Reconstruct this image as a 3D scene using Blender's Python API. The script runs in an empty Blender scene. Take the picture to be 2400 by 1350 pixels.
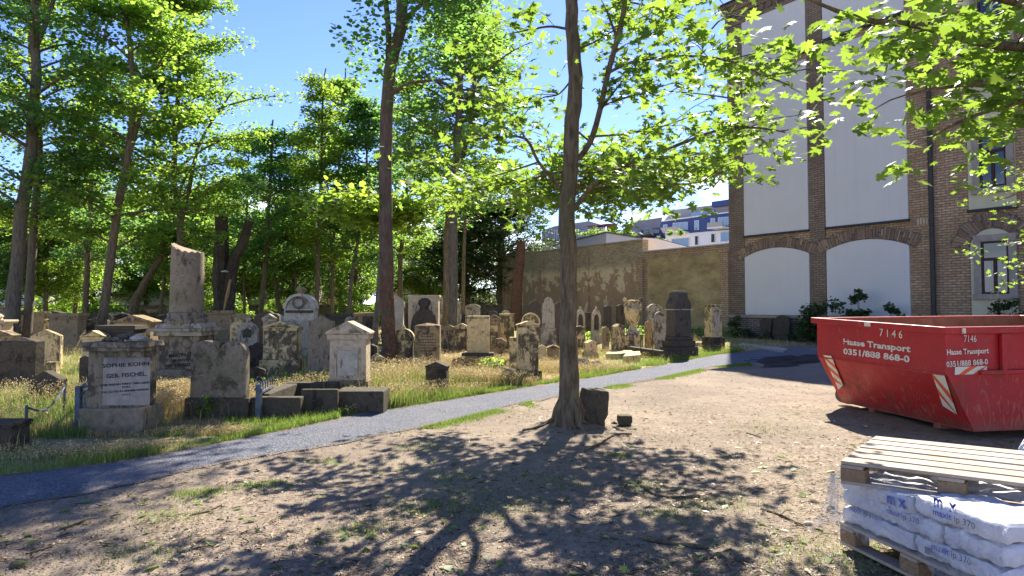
import bpy, bmesh, math, random
import numpy as np
from mathutils import Vector, Matrix, Euler
R = math.radians
scene = bpy.context.scene
COL = scene.collection

# ------------------------------------------------------------------ camera, world, sun, exposure
F = 1640.0; PITCH = R(2.3); ROLL = 0.0; CX, CY = 1200.0, 648.5; EYE = 1.6
cp, sp, cr, sr = math.cos(PITCH), math.sin(PITCH), math.cos(ROLL), math.sin(ROLL)
FW = Vector((0, cp, sp)); UP0 = Vector((0, -sp, cp)); RT0 = Vector((1, 0, 0))
RT = RT0*cr + UP0*sr; UP = UP0*cr - RT0*sr
CAM = Vector((0, 0, EYE))
cd = bpy.data.cameras.new('camera'); cam = bpy.data.objects.new('camera', cd); COL.objects.link(cam)
m = Matrix((RT, UP, -FW)).transposed().to_4x4(); m.translation = CAM; cam.matrix_world = m
cd.sensor_width = 36; cd.lens = F/2400*36; cd.shift_y = -(675-CY)/2400; cd.clip_start = 0.05; cd.clip_end = 3000
scene.camera = cam
SUN_AZ = R(17.5); SUN_EL = R(42)          # azimuth measured from +Y (straight ahead) towards +X
w = bpy.data.worlds.new('World'); scene.world = w; w.use_nodes = True
nt = w.node_tree; nt.nodes.clear()
def wn(t): return nt.nodes.new(t)
out = wn('ShaderNodeOutputWorld'); bg = wn('ShaderNodeBackground'); sky = wn('ShaderNodeTexSky')
sky.sky_type = 'NISHITA'; sky.sun_disc = False; sky.sun_elevation = SUN_EL; sky.sun_rotation = SUN_AZ
sky.air_density = 1.0; sky.dust_density = 0.1; sky.ozone_density = 6.0
bg.inputs[1].default_value = 0.105
tc = wn('ShaderNodeTexCoord'); mp = wn('ShaderNodeMapping'); mp.inputs['Scale'].default_value = (1.6, 1.6, 6.5); mp.inputs['Location'].default_value = (1.3, 0.4, 0.35)
nz = wn('ShaderNodeTexNoise'); nz.inputs['Scale'].default_value = 1.7; nz.inputs['Detail'].default_value = 7; nz.inputs['Roughness'].default_value = 0.55
sx = wn('ShaderNodeSeparateXYZ'); 
rz = wn('ShaderNodeMapRange'); rz.inputs[1].default_value = 0.04; rz.inputs[2].default_value = 0.24; rz.inputs[3].default_value = 0.26; rz.inputs[4].default_value = -0.10
ad = wn('ShaderNodeMath'); ad.operation = 'ADD'
cr_ = wn('ShaderNodeMapRange'); cr_.inputs[1].default_value = 0.56; cr_.inputs[2].default_value = 0.72; cr_.inputs[3].default_value = 0; cr_.inputs[4].default_value = 0.9; cr_.clamp = True
mx = wn('ShaderNodeMix'); mx.data_type = 'RGBA'; mx.inputs[7].default_value = (7.6, 8.0, 8.9, 1)
L = nt.links.new
hs = wn('ShaderNodeHueSaturation'); hs.inputs['Saturation'].default_value = 1.10; hs.inputs['Hue'].default_value = 0.519; hs.inputs['Value'].default_value = 0.80
L(tc.outputs['Generated'], mp.inputs[0]); L(mp.outputs[0], nz.inputs['Vector']); L(tc.outputs['Generated'], sx.inputs[0])
L(sx.outputs[2], rz.inputs[0]); L(nz.outputs[0], ad.inputs[0]); L(rz.outputs[0], ad.inputs[1]); L(ad.outputs[0], cr_.inputs[0])
L(sky.outputs[0], hs.inputs['Color']); L(hs.outputs[0], mx.inputs[6]); L(cr_.outputs[0], mx.inputs[0]); L(mx.outputs[2], bg.inputs[0]); L(bg.outputs[0], out.inputs[0])
sd = bpy.data.lights.new('sun', 'SUN'); sd.energy = 5.0; sd.angle = R(0.53); sd.color = (1, 0.93, 0.82)
sun = bpy.data.objects.new('sun', sd); COL.objects.link(sun)
SUND = Vector((math.sin(SUN_AZ)*math.cos(SUN_EL), math.cos(SUN_AZ)*math.cos(SUN_EL), math.sin(SUN_EL)))
sun.rotation_euler = SUND.to_track_quat('Z', 'Y').to_euler()
vs = scene.view_settings; vs.view_transform = 'Standard'; vs.look = 'None'; vs.gamma = 1; vs.exposure = 1.62
scene.cycles.max_bounces = 6; scene.cycles.diffuse_bounces = 3; scene.cycles.transmission_bounces = 4; scene.cycles.transparent_max_bounces = 8

# ------------------------------------------------------------------ placement helpers (photo point -> place in the world)
def ray(px, py):
    return (FW + RT*((px-CX)/F) + UP*(-(py-CY)/F))
def at(px, py, Y):
    d = ray(px, py); return CAM + d*(Y/d.y)
def ground(px, py, z=0.0):
    d = ray(px, py); return CAM + d*((z-EYE)/d.z)
def onplane(px, py, P, n):
    d = ray(px, py); return CAM + d*((P-CAM).dot(n)/d.dot(n))
def baseY(px, pyb): return ground(px, pyb).y

# ------------------------------------------------------------------ object helpers
def tag(o, label=None, cat=None, group=None, kind=None):
    if label: o['label'] = label
    if cat: o['category'] = cat
    if group: o['group'] = group
    if kind: o['kind'] = kind
    return o
def empty(name, loc, rz=0, label=None, cat=None, group=None):
    o = bpy.data.objects.new(name, None); COL.objects.link(o); o.location = loc; o.rotation_euler = (0, 0, rz)
    o.empty_display_size = 0.1
    return tag(o, label, cat, group)
def bevel(o, wd=0.01, seg=2):
    b = o.modifiers.new('bevel', 'BEVEL'); b.width = wd; b.segments = seg; b.limit_method = 'ANGLE'; b.angle_limit = R(35); return o
class MB:
    def __init__(s): s.v = []; s.f = []; s.m = []; s.mats = []
    def mi(s, mat):
        if mat is None: return 0
        if mat not in s.mats: s.mats.append(mat)
        return s.mats.index(mat)
    def poly(s, pts, mat=None):
        n = len(s.v); s.v += [tuple(p) for p in pts]; s.f.append(tuple(range(n, n+len(pts)))); s.m.append(s.mi(mat)); return s
    def prism(s, A, B, mat=None):            # two matching loops, caps and sides
        n = len(s.v); k = len(A); s.v += [tuple(p) for p in A] + [tuple(p) for p in B]; mi = s.mi(mat)
        s.f.append(tuple(range(n+k-1, n-1, -1))); s.f.append(tuple(range(n+k, n+2*k))); s.m += [mi, mi]
        for i in range(k):
            j = (i+1) % k; s.f.append((n+i, n+j, n+k+j, n+k+i)); s.m.append(mi)
        return s
    def box(s, x0, x1, y0, y1, z0, z1, mat=None, tx=1, ty=1):     # tx,ty taper of the top
        cx, cy = (x0+x1)/2, (y0+y1)/2; hx, hy = (x1-x0)/2, (y1-y0)/2
        A = [(cx-hx, cy-hy, z0), (cx+hx, cy-hy, z0), (cx+hx, cy+hy, z0), (cx-hx, cy+hy, z0)]
        B = [(cx-hx*tx, cy-hy*ty, z1), (cx+hx*tx, cy-hy*ty, z1), (cx+hx*tx, cy+hy*ty, z1), (cx-hx*tx, cy+hy*ty, z1)]
        return s.prism(A, B, mat)
    def obox(s, o, a, b, c, mat=None):       # oriented box: corner + three edge vectors
        o, a, b, c = map(Vector, (o, a, b, c))
        return s.prism([o, o+a, o+a+b, o+b], [o+c, o+a+c, o+a+b+c, o+b+c], mat)
    def extr(s, outline, y0, y1, mat=None):  # outline [(x,z)] counter clockwise from the front, extruded in y
        return s.prism([(x, y0, z) for x, z in outline], [(x, y1, z) for x, z in outline], mat)
    def tube(s, pts, rad, seg=8, mat=None, caps=True):
        pts = [Vector(p) for p in pts]; k = len(pts); n = len(s.v); mi = s.mi(mat)
        if not hasattr(rad, '__len__'): rad = [rad]*k
        u = None
        for i in range(k):
            t = (pts[min(i+1, k-1)]-pts[max(i-1, 0)]).normalized()
            if u is None:
                u = t.cross(Vector((0, 1, 0))); 
                if u.length < 0.1: u = t.cross(Vector((1, 0, 0)))
            u = (u - t*u.dot(t)).normalized(); q = t.cross(u)
            for j in range(seg):
                a = 2*math.pi*j/seg; s.v.append(tuple(pts[i] + (u*math.cos(a)+q*math.sin(a))*rad[i]))
        for i in range(k-1):
            for j in range(seg):
                j2 = (j+1) % seg; s.f.append((n+i*seg+j, n+i*seg+j2, n+(i+1)*seg+j2, n+(i+1)*seg+j)); s.m.append(mi)
        if caps:
            s.f.append(tuple(n+j for j in range(seg-1, -1, -1))); s.f.append(tuple(n+(k-1)*seg+j for j in range(seg))); s.m += [mi, mi]
        return s
    def lathe(s, prof, seg=20, c=(0, 0), sq=None, mat=None):   # profile [(r,z)]
        n = len(s.v); k = len(prof); mi = s.mi(mat)
        for r, z in prof:
            for j in range(seg):
                a = 2*math.pi*(j+.5)/seg; s.v.append((c[0]+r*math.cos(a), c[1]+r*math.sin(a)*(sq or 1), z))
        for i in range(k-1):
            for j in range(seg):
                j2 = (j+1) % seg; s.f.append((n+i*seg+j, n+i*seg+j2, n+(i+1)*seg+j2, n+(i+1)*seg+j)); s.m.append(mi)
        s.f.append(tuple(n+j for j in range(seg-1, -1, -1))); s.f.append(tuple(n+(k-1)*seg+j for j in range(seg))); s.m += [mi, mi]
        return s
    def build(s, name, mat=None, parent=None, smooth=False, bev=0, world=False):
        me = bpy.data.meshes.new(name); me.from_pydata([tuple(v) for v in s.v], [], s.f)
        for q in (s.mats or [mat]): me.materials.append(q)
        if s.mats: me.polygons.foreach_set('material_index', s.m)
        me.update()
        bm = bmesh.new(); bm.from_mesh(me); bmesh.ops.recalc_face_normals(bm, faces=bm.faces); bm.to_mesh(me); bm.free()
        if smooth: 
            me.polygons.foreach_set('use_smooth', [True]*len(me.polygons))
            try: me.set_sharp_from_angle(angle=R(50))
            except Exception: pass
        o = bpy.data.objects.new(name, me); COL.objects.link(o)
        if parent:
            o.parent = parent
            if world: o.matrix_parent_inverse = (Matrix.LocRotScale(parent.location, parent.rotation_euler, parent.scale)).inverted()
        if bev: bevel(o, bev)
        return o
def npmesh(name, V, Fc, mat, parent=None, smooth=False, world=False):     # big triangle or quad meshes
    V = np.ascontiguousarray(V, dtype=np.float32); Fc = np.ascontiguousarray(Fc, dtype=np.int32)
    me = bpy.data.meshes.new(name); me.vertices.add(len(V)); me.vertices.foreach_set('co', V.ravel())
    k = Fc.shape[1]; me.loops.add(Fc.size); me.loops.foreach_set('vertex_index', Fc.ravel())
    me.polygons.add(len(Fc)); me.polygons.foreach_set('loop_start', np.arange(0, Fc.size, k, dtype=np.int32)); 
    try: me.polygons.foreach_set('loop_total', np.full(len(Fc), k, dtype=np.int32))
    except Exception: pass
    if smooth: me.polygons.foreach_set('use_smooth', np.ones(len(Fc), dtype=bool))
    me.materials.append(mat); me.update(calc_edges=True); me.validate()
    o = bpy.data.objects.new(name, me); COL.objects.link(o)
    if parent:
        o.parent = parent
        if world: o.matrix_parent_inverse = (Matrix.LocRotScale(parent.location, parent.rotation_euler, parent.scale)).inverted()
    return o
def copy_tree(o, parent=None):
    c = o.copy(); COL.objects.link(c)
    if parent: c.parent = parent
    for ch in list(o.children): copy_tree(ch, c)
    return c
def text(s, name, mat, parent, Pl, Pr, up, h, n, thick=0.002, bold=0.0, lift=0.004, cut=0):
    """lettering that runs from Pl to Pr (baseline), letters h tall, facing n"""
    cu = bpy.data.curves.new(name, 'FONT'); cu.body = s; cu.size = 1; cu.offset = bold; cu.extrude = 0; cu.resolution_u = 2
    t = bpy.data.objects.new(name, cu); COL.objects.link(t); bpy.context.view_layer.update()
    me = bpy.data.meshes.new_from_object(t.evaluated_get(bpy.context.evaluated_depsgraph_get())); COL.objects.unlink(t); bpy.data.objects.remove(t)
    vv = np.array([v.co[:] for v in me.vertices]); x0, x1 = vv[:, 0].min(), vv[:, 0].max(); cap = 0.73
    ex = (Pr-Pl); W = ex.length; ex = ex.normalized(); up = (up - ex*up.dot(ex)).normalized()
    for v in me.vertices:
        p = Pl + ex*((v.co.x-x0)/(x1-x0)*W) + up*(v.co.y/cap*h) + n*lift; v.co = p
    me.materials.append(mat); me.name = name
    o = bpy.data.objects.new(name, me); COL.objects.link(o)
    if parent:
        o.parent = parent; o.matrix_parent_inverse = (Matrix.LocRotScale(parent.location, parent.rotation_euler, parent.scale)).inverted()
    return o
rng = np.random.default_rng(7)
def vnoise(x, y, s=1.0, seed=0):            # smooth value noise
    x = np.asarray(x, dtype=float)/s; y = np.asarray(y, dtype=float)/s
    xi = np.floor(x).astype(np.int64); yi = np.floor(y).astype(np.int64); fx = x-xi; fy = y-yi
    def h(a, b):
        n = (a*374761393 + b*668265263 + seed*974711) & 0x7fffffff; n = ((n ^ (n >> 13))*1274126177) & 0x7fffffff; return ((n ^ (n >> 16)) & 0xffff)/65535.0
    u = fx*fx*(3-2*fx); v = fy*fy*(3-2*fy)
    return (h(xi, yi)*(1-u)+h(xi+1, yi)*u)*(1-v) + (h(xi, yi+1)*(1-u)+h(xi+1, yi+1)*u)*v

# ------------------------------------------------------------------ materials
def newmat(name):
    m = bpy.data.materials.new(name); m.use_nodes = True; m.node_tree.nodes.clear(); return m
class N:
    def __init__(s, name):
        s.m = newmat(name); s.t = s.m.node_tree; s.out = s.t.nodes.new('ShaderNodeOutputMaterial')
    def n(s, t, **k):
        q = s.t.nodes.new(t)
        for a, b in k.items(): setattr(q, a, b)
        return q
    def l(s, a, b): s.t.links.new(a, b)
    def coord(s, kind='Object', scale=(1, 1, 1), rot=(0, 0, 0), loc=(0, 0, 0), rnd=False):
        c = s.n('ShaderNodeTexCoord'); mp = s.n('ShaderNodeMapping'); mp.inputs['Scale'].default_value = scale; mp.inputs['Rotation'].default_value = rot; mp.inputs['Location'].default_value = loc
        s.l(c.outputs[kind], mp.inputs[0])
        if rnd:
            oi = s.n('ShaderNodeObjectInfo'); mu = s.n('ShaderNodeVectorMath', operation='SCALE'); mu.inputs[0].default_value = (13, 27, 7); s.l(oi.outputs['Random'], mu.inputs['Scale'])
            a = s.n('ShaderNodeVectorMath', operation='ADD'); s.l(mp.outputs[0], a.inputs[0]); s.l(mu.outputs[0], a.inputs[1]); return a.outputs[0]
        return mp.outputs[0]
    def pos(s, scale=(1, 1, 1)):
        c = s.n('ShaderNodeNewGeometry'); mp = s.n('ShaderNodeMapping'); mp.inputs['Scale'].default_value = scale; s.l(c.outputs['Position'], mp.inputs[0]); return mp.outputs[0]
    def noise(s, v, sc, det=5, ro=0.55, dist=0):
        q = s.n('ShaderNodeTexNoise'); q.inputs['Scale'].default_value = sc; q.inputs['Detail'].default_value = det; q.inputs['Roughness'].default_value = ro; q.inputs['Distortion'].default_value = dist; s.l(v, q.inputs['Vector']); return q.outputs[0]
    def ramp(s, f, a, b, lo=0, hi=1):
        q = s.n('ShaderNodeMapRange'); q.inputs[1].default_value = a; q.inputs[2].default_value = b; q.inputs[3].default_value = lo; q.inputs[4].default_value = hi; s.l(f, q.inputs[0]); return q.outputs[0]
    def mix(s, f, a, b, mode='MIX'):
        q = s.n('ShaderNodeMix', data_type='RGBA', blend_type=mode)
        for x, i in ((f, 0), (a, 6), (b, 7)):
            if isinstance(x, (int, float)): q.inputs[i].default_value = x
            elif isinstance(x, tuple): q.inputs[i].default_value = (*x, 1)
            else: s.l(x, q.inputs[i])
        return q.outputs[2]
    def math(s, op, a, b=0):
        q = s.n('ShaderNodeMath', operation=op)
        for x, i in ((a, 0), (b, 1)):
            if isinstance(x, (int, float)): q.inputs[i].default_value = x
            else: s.l(x, q.inputs[i])
        return q.outputs[0]
    def bump(s, h, st=0.5, d=0.02):
        q = s.n('ShaderNodeBump'); q.inputs['Strength'].default_value = st; q.inputs['Distance'].default_value = d; s.l(h, q.inputs['Height']); return q.outputs[0]
    def bsdf(s, col, rough=0.8, bump=None, metal=0, spec=0.3, **k):
        b = s.n('ShaderNodeBsdfPrincipled')
        if isinstance(col, tuple): b.inputs['Base Color'].default_value = (*col, 1)
        else: s.l(col, b.inputs['Base Color'])
        if isinstance(rough, (int, float)): b.inputs['Roughness'].default_value = rough
        else: s.l(rough, b.inputs['Roughness'])
        b.inputs['Metallic'].default_value = metal; b.inputs['Specular IOR Level'].default_value = spec
        for a, v in k.items(): b.inputs[a].default_value = v
        if bump is not None: s.l(bump, b.inputs['Normal'])
        s.l(b.outputs[0], s.out.inputs[0]); return s.m

def stone_mat(name, base, dark, lichen, cover=0.5, green=(0.10, 0.12, 0.04)):
    q = N(name); v = q.coord(rnd=True); n1 = q.noise(v, 3.2, 9, 0.75); n2 = q.noise(v, 14, 6, 0.6); n3 = q.noise(q.coord(scale=(4, 4, 1.7), rnd=True), 1.5, 7, 0.68)
    c = q.mix(q.ramp(n2, 0.3, 0.7), tuple(x*0.75 for x in base), tuple(x*1.2 for x in base))
    oi = q.n('ShaderNodeObjectInfo'); n3 = q.math('ADD', n3, q.ramp(oi.outputs['Random'], 0, 1, -0.07, 0.05)); fr_ = q.math('FRACT', q.math('MULTIPLY', oi.outputs['Random'], 7.3)); n1 = q.math('ADD', n1, q.ramp(fr_, 0, 1, -0.09, 0.05))
    c = q.mix(q.ramp(n3, 0.66-0.22*cover, 0.70-0.2*cover, 0, .85), c, dark)
    c = q.mix(q.ramp(n1, 0.66-0.25*cover, 0.74-0.25*cover, 0, 0.92), c, dark)
    n4 = q.noise(v, 38, 4, 0.7); c = q.mix(q.ramp(n4, 0.6, 0.68, 0, 0.65), c, lichen)
    n5 = q.noise(v, 1.4, 5, 0.6); c = q.mix(q.ramp(n5, 0.56, 0.72, 0, 0.55), c, green)
    h = q.math('ADD', q.math('MULTIPLY', n4, 0.4), n2)
    return q.bsdf(c, 0.92, q.bump(h, 0.55, 0.02), spec=0.15)
M = {}
M['sand'] = stone_mat('sandstone', (0.60, 0.46, 0.23), (0.065, 0.053, 0.038), (0.60, 0.50, 0.25), 0.66)
M['sandclean'] = stone_mat('pale sandstone', (0.50, 0.40, 0.27), (0.13, 0.105, 0.075), (0.5, 0.45, 0.3), 0.30)
M['grey'] = stone_mat('grey stone', (0.25, 0.20, 0.135), (0.075, 0.062, 0.043), (0.34, 0.32, 0.27), 0.62)
M['dark'] = stone_mat('blackened stone', (0.080, 0.066, 0.046), (0.032, 0.027, 0.02), (0.2, 0.19, 0.15), 0.4)
M['pale'] = stone_mat('pale weathered stone', (0.38, 0.33, 0.24), (0.11, 0.09, 0.065), (0.48, 0.45, 0.37), 0.52)
M['blue'] = stone_mat('grey granite', (0.095, 0.080, 0.060), (0.045, 0.038, 0.03), (0.2, 0.18, 0.15), 0.3, (0.08, 0.08, 0.055))
M['brown'] = stone_mat('brown sandstone', (0.30, 0.215, 0.115), (0.055, 0.045, 0.035), (0.42, 0.34, 0.2), 0.5)
M['marble'] = stone_mat('white marble', (0.48, 0.43, 0.34), (0.17, 0.14, 0.105), (0.52, 0.49, 0.42), 0.36)

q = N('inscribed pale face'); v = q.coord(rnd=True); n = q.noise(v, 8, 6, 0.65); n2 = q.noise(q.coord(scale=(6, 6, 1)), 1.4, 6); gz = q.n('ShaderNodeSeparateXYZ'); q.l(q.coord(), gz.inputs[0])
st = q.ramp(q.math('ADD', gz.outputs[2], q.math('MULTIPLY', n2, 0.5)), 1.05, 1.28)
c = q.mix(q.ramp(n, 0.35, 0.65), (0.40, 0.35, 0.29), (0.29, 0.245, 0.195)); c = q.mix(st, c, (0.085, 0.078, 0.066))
M['inscr'] = q.bsdf(c, 0.9, q.bump(n, 0.4, 0.01), spec=0.15)
M['letter'] = N('dark carved letter').bsdf((0.03, 0.027, 0.024), 0.9)

q = N('dry trodden earth'); v = q.pos(); a = q.noise(v, 0.55, 6, 0.6); b = q.noise(v, 9, 8, 0.7); c_ = q.noise(v, 70, 4, 0.7)
c = q.mix(q.ramp(a, 0.36, 0.64), (0.20, 0.158, 0.118), (0.315, 0.25, 0.18)); c = q.mix(q.ramp(b, 0.42, 0.66, 0, 0.75), c, (0.16, 0.125, 0.095)); c = q.mix(q.ramp(c_, 0.55, 0.72, 0, 0.6), c, (0.45, 0.37, 0.26))
gg = q.noise(v, 0.9, 7, 0.65, 0.4); c = q.mix(q.ramp(gg, 0.62, 0.70, 0, 0.45), c, (0.14, 0.15, 0.05))
M['dirt'] = q.bsdf(c, 0.95, q.bump(q.math('ADD', q.math('MULTIPLY', c_, 0.5), b), 0.7, 0.03), spec=0.1)
q = N('blue grey gravel'); v = q.pos(); vo = q.n('ShaderNodeTexVoronoi'); vo.inputs['Scale'].default_value = 55; q.l(v, vo.inputs['Vector']); a = q.noise(v, 1.2, 6); s_ = q.n('ShaderNodeSeparateColor'); q.l(vo.outputs['Color'], s_.inputs[0])
c = q.mix(s_.outputs[0], (0.095, 0.102, 0.118), (0.215, 0.225, 0.26)); c = q.mix(q.ramp(a, 0.45, 0.7, 0, 0.5), c, (0.22, 0.205, 0.20)); fn = q.noise(v, 160, 3, .7)
c = q.mix(q.ramp(fn, 0.6, 0.72, 0, 0.7), c, (0.36, 0.36, 0.385))
M['gravel'] = q.bsdf(c, 0.9, q.bump(q.math('ADD', vo.outputs['Distance'], fn), 0.9, 0.02), spec=0.15)
q = N('dry meadow soil'); v = q.pos(); a = q.noise(v, 0.35, 6, 0.6); b = q.noise(v, 12, 7, 0.7)
c = q.mix(q.ramp(a, 0.42, 0.6), (0.44, 0.34, 0.18), (0.20, 0.20, 0.07)); c = q.mix(q.ramp(b, 0.45, 0.7, 0, 0.8), c, (0.11, 0.085, 0.05))
M['meadow'] = q.bsdf(c, 0.95, q.bump(b, 0.8, 0.05), spec=0.1)

def leaf_mat(name, dif, trn, spread=0.35, mixf=0.5):
    q = N(name); g = q.n('ShaderNodeNewGeometry'); r = g.outputs['Random Per Island']
    k = q.ramp(r, 0, 1, 1-spread, 1+spread)
    d = q.n('ShaderNodeBsdfPrincipled'); d.inputs['Roughness'].default_value = 0.55; d.inputs['Specular IOR Level'].default_value = 0.35
    t = q.n('ShaderNodeBsdfTranslucent'); ms = q.n('ShaderNodeMixShader'); ms.inputs[0].default_value = mixf
    for base, sk in ((dif, d.inputs[0]), (trn, t.inputs[0])):
        vm = q.n('ShaderNodeVectorMath', operation='SCALE'); vm.inputs[0].default_value = base; q.l(k, vm.inputs['Scale']); q.l(vm.outputs[0], sk)
    q.l(d.outputs[0], ms.inputs[1]); q.l(t.outputs[0], ms.inputs[2]); q.l(ms.outputs[0], q.out.inputs[0]); return q.m
M['leaf'] = leaf_mat('maple leaf', (0.07, 0.125, 0.022), (0.40, 0.62, 0.07), 0.35, 0.5)
M['leaf2'] = leaf_mat('yellowish maple leaf', (0.08, 0.125, 0.02), (0.43, 0.62, 0.06), 0.4, 0.5)
M['leaf3'] = leaf_mat('cooler maple leaf', (0.045, 0.105, 0.026), (0.26, 0.50, 0.08), 0.4, 0.5)
M['leafnear'] = leaf_mat('near maple leaf', (0.060, 0.115, 0.020), (0.33, 0.50, 0.05), 0.25, 0.45)
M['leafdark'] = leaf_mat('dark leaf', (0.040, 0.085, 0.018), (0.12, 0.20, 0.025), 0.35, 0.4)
M['leafhedge'] = leaf_mat('shrub leaf', (0.040, 0.075, 0.02), (0.10, 0.17, 0.03), 0.4, 0.35)
M['grassg'] = leaf_mat('green grass blade', (0.13, 0.20, 0.04), (0.25, 0.36, 0.06), 0.4, 0.4)
M['grassy'] = leaf_mat('dry grass blade', (0.46, 0.36, 0.17), (0.44, 0.33, 0.14), 0.45, 0.35)
M['litter'] = leaf_mat('fallen leaf bits', (0.30, 0.22, 0.125), (0.18, 0.12, 0.06), 0.65, 0.15)
M['mulch'] = leaf_mat('dark bark bits', (0.11, 0.075, 0.05), (0.05, 0.03, 0.02), 0.6, 0.1)

def bark(name, a, b, patch=None, pz=0):
    q = N(name); v = q.coord(scale=(1, 1, 0.22), rnd=True); n1 = q.noise(v, 16, 7, 0.65, 0.3); n2 = q.noise(q.coord(rnd=True), 2.2, 5)
    c = q.mix(q.ramp(n1, 0.35, 0.65), a, b); c = q.mix(q.ramp(n2, 0.5, 0.7, 0, 0.45), c, (0.12, 0.13, 0.07)); h = n1
    if patch:
        v2 = q.coord(scale=(1, 1, 0.6), rnd=True); n3 = q.noise(v2, 15, 4, 0.7); g = q.n('ShaderNodeSeparateXYZ'); q.l(q.coord(), g.inputs[0])
        hz = q.ramp(g.outputs[2], pz, pz-2.4, -0.32, 0.0); f = q.ramp(q.math('ADD', n3, hz), 0.5, 0.54); c = q.mix(f, c, patch); h = q.math('ADD', n1, q.math('MULTIPLY', f, 0.8))
        n6 = q.noise(v2, 60, 3, 0.8); c = q.mix(q.ramp(n6, 0.55, 0.62, 0, 0.5), c, (0.06, 0.035, 0.025))
    return q.bsdf(c, 0.9, q.bump(h, 0.9, 0.04), spec=0.15)
M['bark'] = bark('maple bark', (0.075, 0.055, 0.034), (0.21, 0.16, 0.10))
M['barkgrey'] = bark('grey bark', (0.085, 0.068, 0.048), (0.19, 0.158, 0.115))
M['barkred'] = bark('bark flaking orange', (0.075, 0.052, 0.038), (0.16, 0.115, 0.085), (0.22, 0.10, 0.05), 4.6)
M['barkrotten'] = bark('rotten orange trunk wood', (0.085, 0.05, 0.033), (0.19, 0.11, 0.068), (0.26, 0.12, 0.06), 12)
M['stump'] = bark('dead stump bark', (0.030, 0.024, 0.019), (0.095, 0.075, 0.058))
M['rawwood'] = bark('bare orange wood', (0.30, 0.17, 0.08), (0.45, 0.29, 0.15))

def brick_mat(name, c1, c2, mortar, c3, w=0.31, h=0.098, ms=0.015, white=0, var=0.75):
    q = N(name); v = q.coord('UV'); b = q.n('ShaderNodeTexBrick'); b.inputs['Scale'].default_value = 1; b.inputs['Brick Width'].default_value = w; b.inputs['Row Height'].default_value = h
    b.inputs['Mortar Size'].default_value = ms; b.inputs['Mortar Smooth'].default_value = 0.25; b.inputs['Bias'].default_value = -0.1
    b.inputs['Color1'].default_value = (*c1, 1); b.inputs['Color2'].default_value = (*c2, 1); b.inputs['Mortar'].default_value = (*mortar, 1); q.l(v, b.inputs['Vector'])
    n1 = q.noise(v, 0.55, 6, 0.65); n2 = q.noise(v, 9, 5, 0.7); n3 = q.noise(v, 60, 3, 0.7)
    snap = q.n('ShaderNodeVectorMath', operation='SNAP'); snap.inputs[1].default_value = (w/2, h, 1); q.l(v, snap.inputs[0]); wn_ = q.n('ShaderNodeTexWhiteNoise', noise_dimensions='2D'); q.l(snap.outputs[0], wn_.inputs['Vector'])
    c = q.mix(q.ramp(wn_.outputs[0], 0.62, 0.7, 0, var), b.outputs[0], c3); c = q.mix(b.outputs['Fac'], c, mortar)
    c = q.mix(q.ramp(n1, 0.40, 0.68, 0, 0.75), c, tuple(x*0.42 for x in c1)); c = q.mix(q.ramp(n2, 0.45, 0.75, 0, 0.45), c, (0.07, 0.058, 0.045))
    hh = q.math('SUBTRACT', q.math('MULTIPLY', n3, 0.3), b.outputs['Fac'])
    return q.bsdf(c, 0.9, q.bump(hh, 0.9, 0.02), spec=0.15)
M['brick'] = brick_mat('old mixed brick', (0.62, 0.41, 0.22), (0.43, 0.245, 0.145), (0.20, 0.165, 0.125), (0.56, 0.44, 0.25))
M['brickdark'] = brick_mat('sooty brick', (0.34, 0.25, 0.165), (0.23, 0.155, 0.11), (0.13, 0.105, 0.08), (0.32, 0.24, 0.15))
M['brickwhite'] = brick_mat('brick with pale joints', (0.15, 0.10, 0.07), (0.10, 0.068, 0.05), (0.36, 0.33, 0.28), (0.24, 0.17, 0.1), ms=0.022)
M['voussoir'] = brick_mat('arch brick', (0.33, 0.225, 0.145), (0.21, 0.135, 0.095), (0.10, 0.085, 0.07), (0.44, 0.33, 0.2), w=0.30, h=0.085)
q = N('crumbling plaster over brick'); v = q.coord('UV'); b = q.n('ShaderNodeTexBrick'); b.inputs['Scale'].default_value = 1; b.inputs['Brick Width'].default_value = 0.26; b.inputs['Row Height'].default_value = 0.08; b.inputs['Mortar Size'].default_value = 0.014
b.inputs['Color1'].default_value = (0.50, 0.39, 0.23, 1); b.inputs['Color2'].default_value = (0.25, 0.18, 0.11, 1); b.inputs['Mortar'].default_value = (0.17, 0.14, 0.10, 1); q.l(v, b.inputs['Vector'])
n1 = q.noise(v, 1.3, 9, 0.66, 0.5); n2 = q.noise(v, 5, 7, 0.7); n0 = q.noise(v, 0.25, 4); gz = q.n('ShaderNodeSeparateXYZ'); q.l(v, gz.inputs[0])
hz = q.ramp(gz.outputs[1], 2.4, 4.2, -0.03, 0.13)
pl = q.mix(q.ramp(n2, 0.35, 0.7), (0.44, 0.285, 0.16), (0.33, 0.21, 0.12)); under = q.mix(0.62, b.outputs[0], (0.88, 0.69, 0.38)); bare = q.ramp(q.math('ADD', n1, hz), 0.535, 0.55)
c = q.mix(bare, pl, under); top = q.ramp(gz.outputs[1], 3.6, 4.1); c = q.mix(q.math('MULTIPLY', top, 0.8), c, b.outputs[0]); spots = q.noise(v, 26, 4, 0.7)
c = q.mix(q.ramp(spots, 0.64, 0.7, 0, 0.7), c, (0.07, 0.05, 0.035)); c = q.mix(q.ramp(n0, 0.45, 0.7, 0, 0.35), c, (0.13, 0.11, 0.06))
M['ruin'] = q.bsdf(c, 0.93, q.bump(q.math('ADD', q.math('MULTIPLY', bare, -0.8), n2), 0.7, 0.03), spec=0.12)
q = N('olive plaster'); v = q.coord('UV'); n1 = q.noise(q.coord('UV', scale=(1, 1.8, 1)), 0.7, 7, 0.6); n2 = q.noise(v, 11, 6, 0.7); n3 = q.noise(v, 0.95, 6, 0.6, .5)
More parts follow.
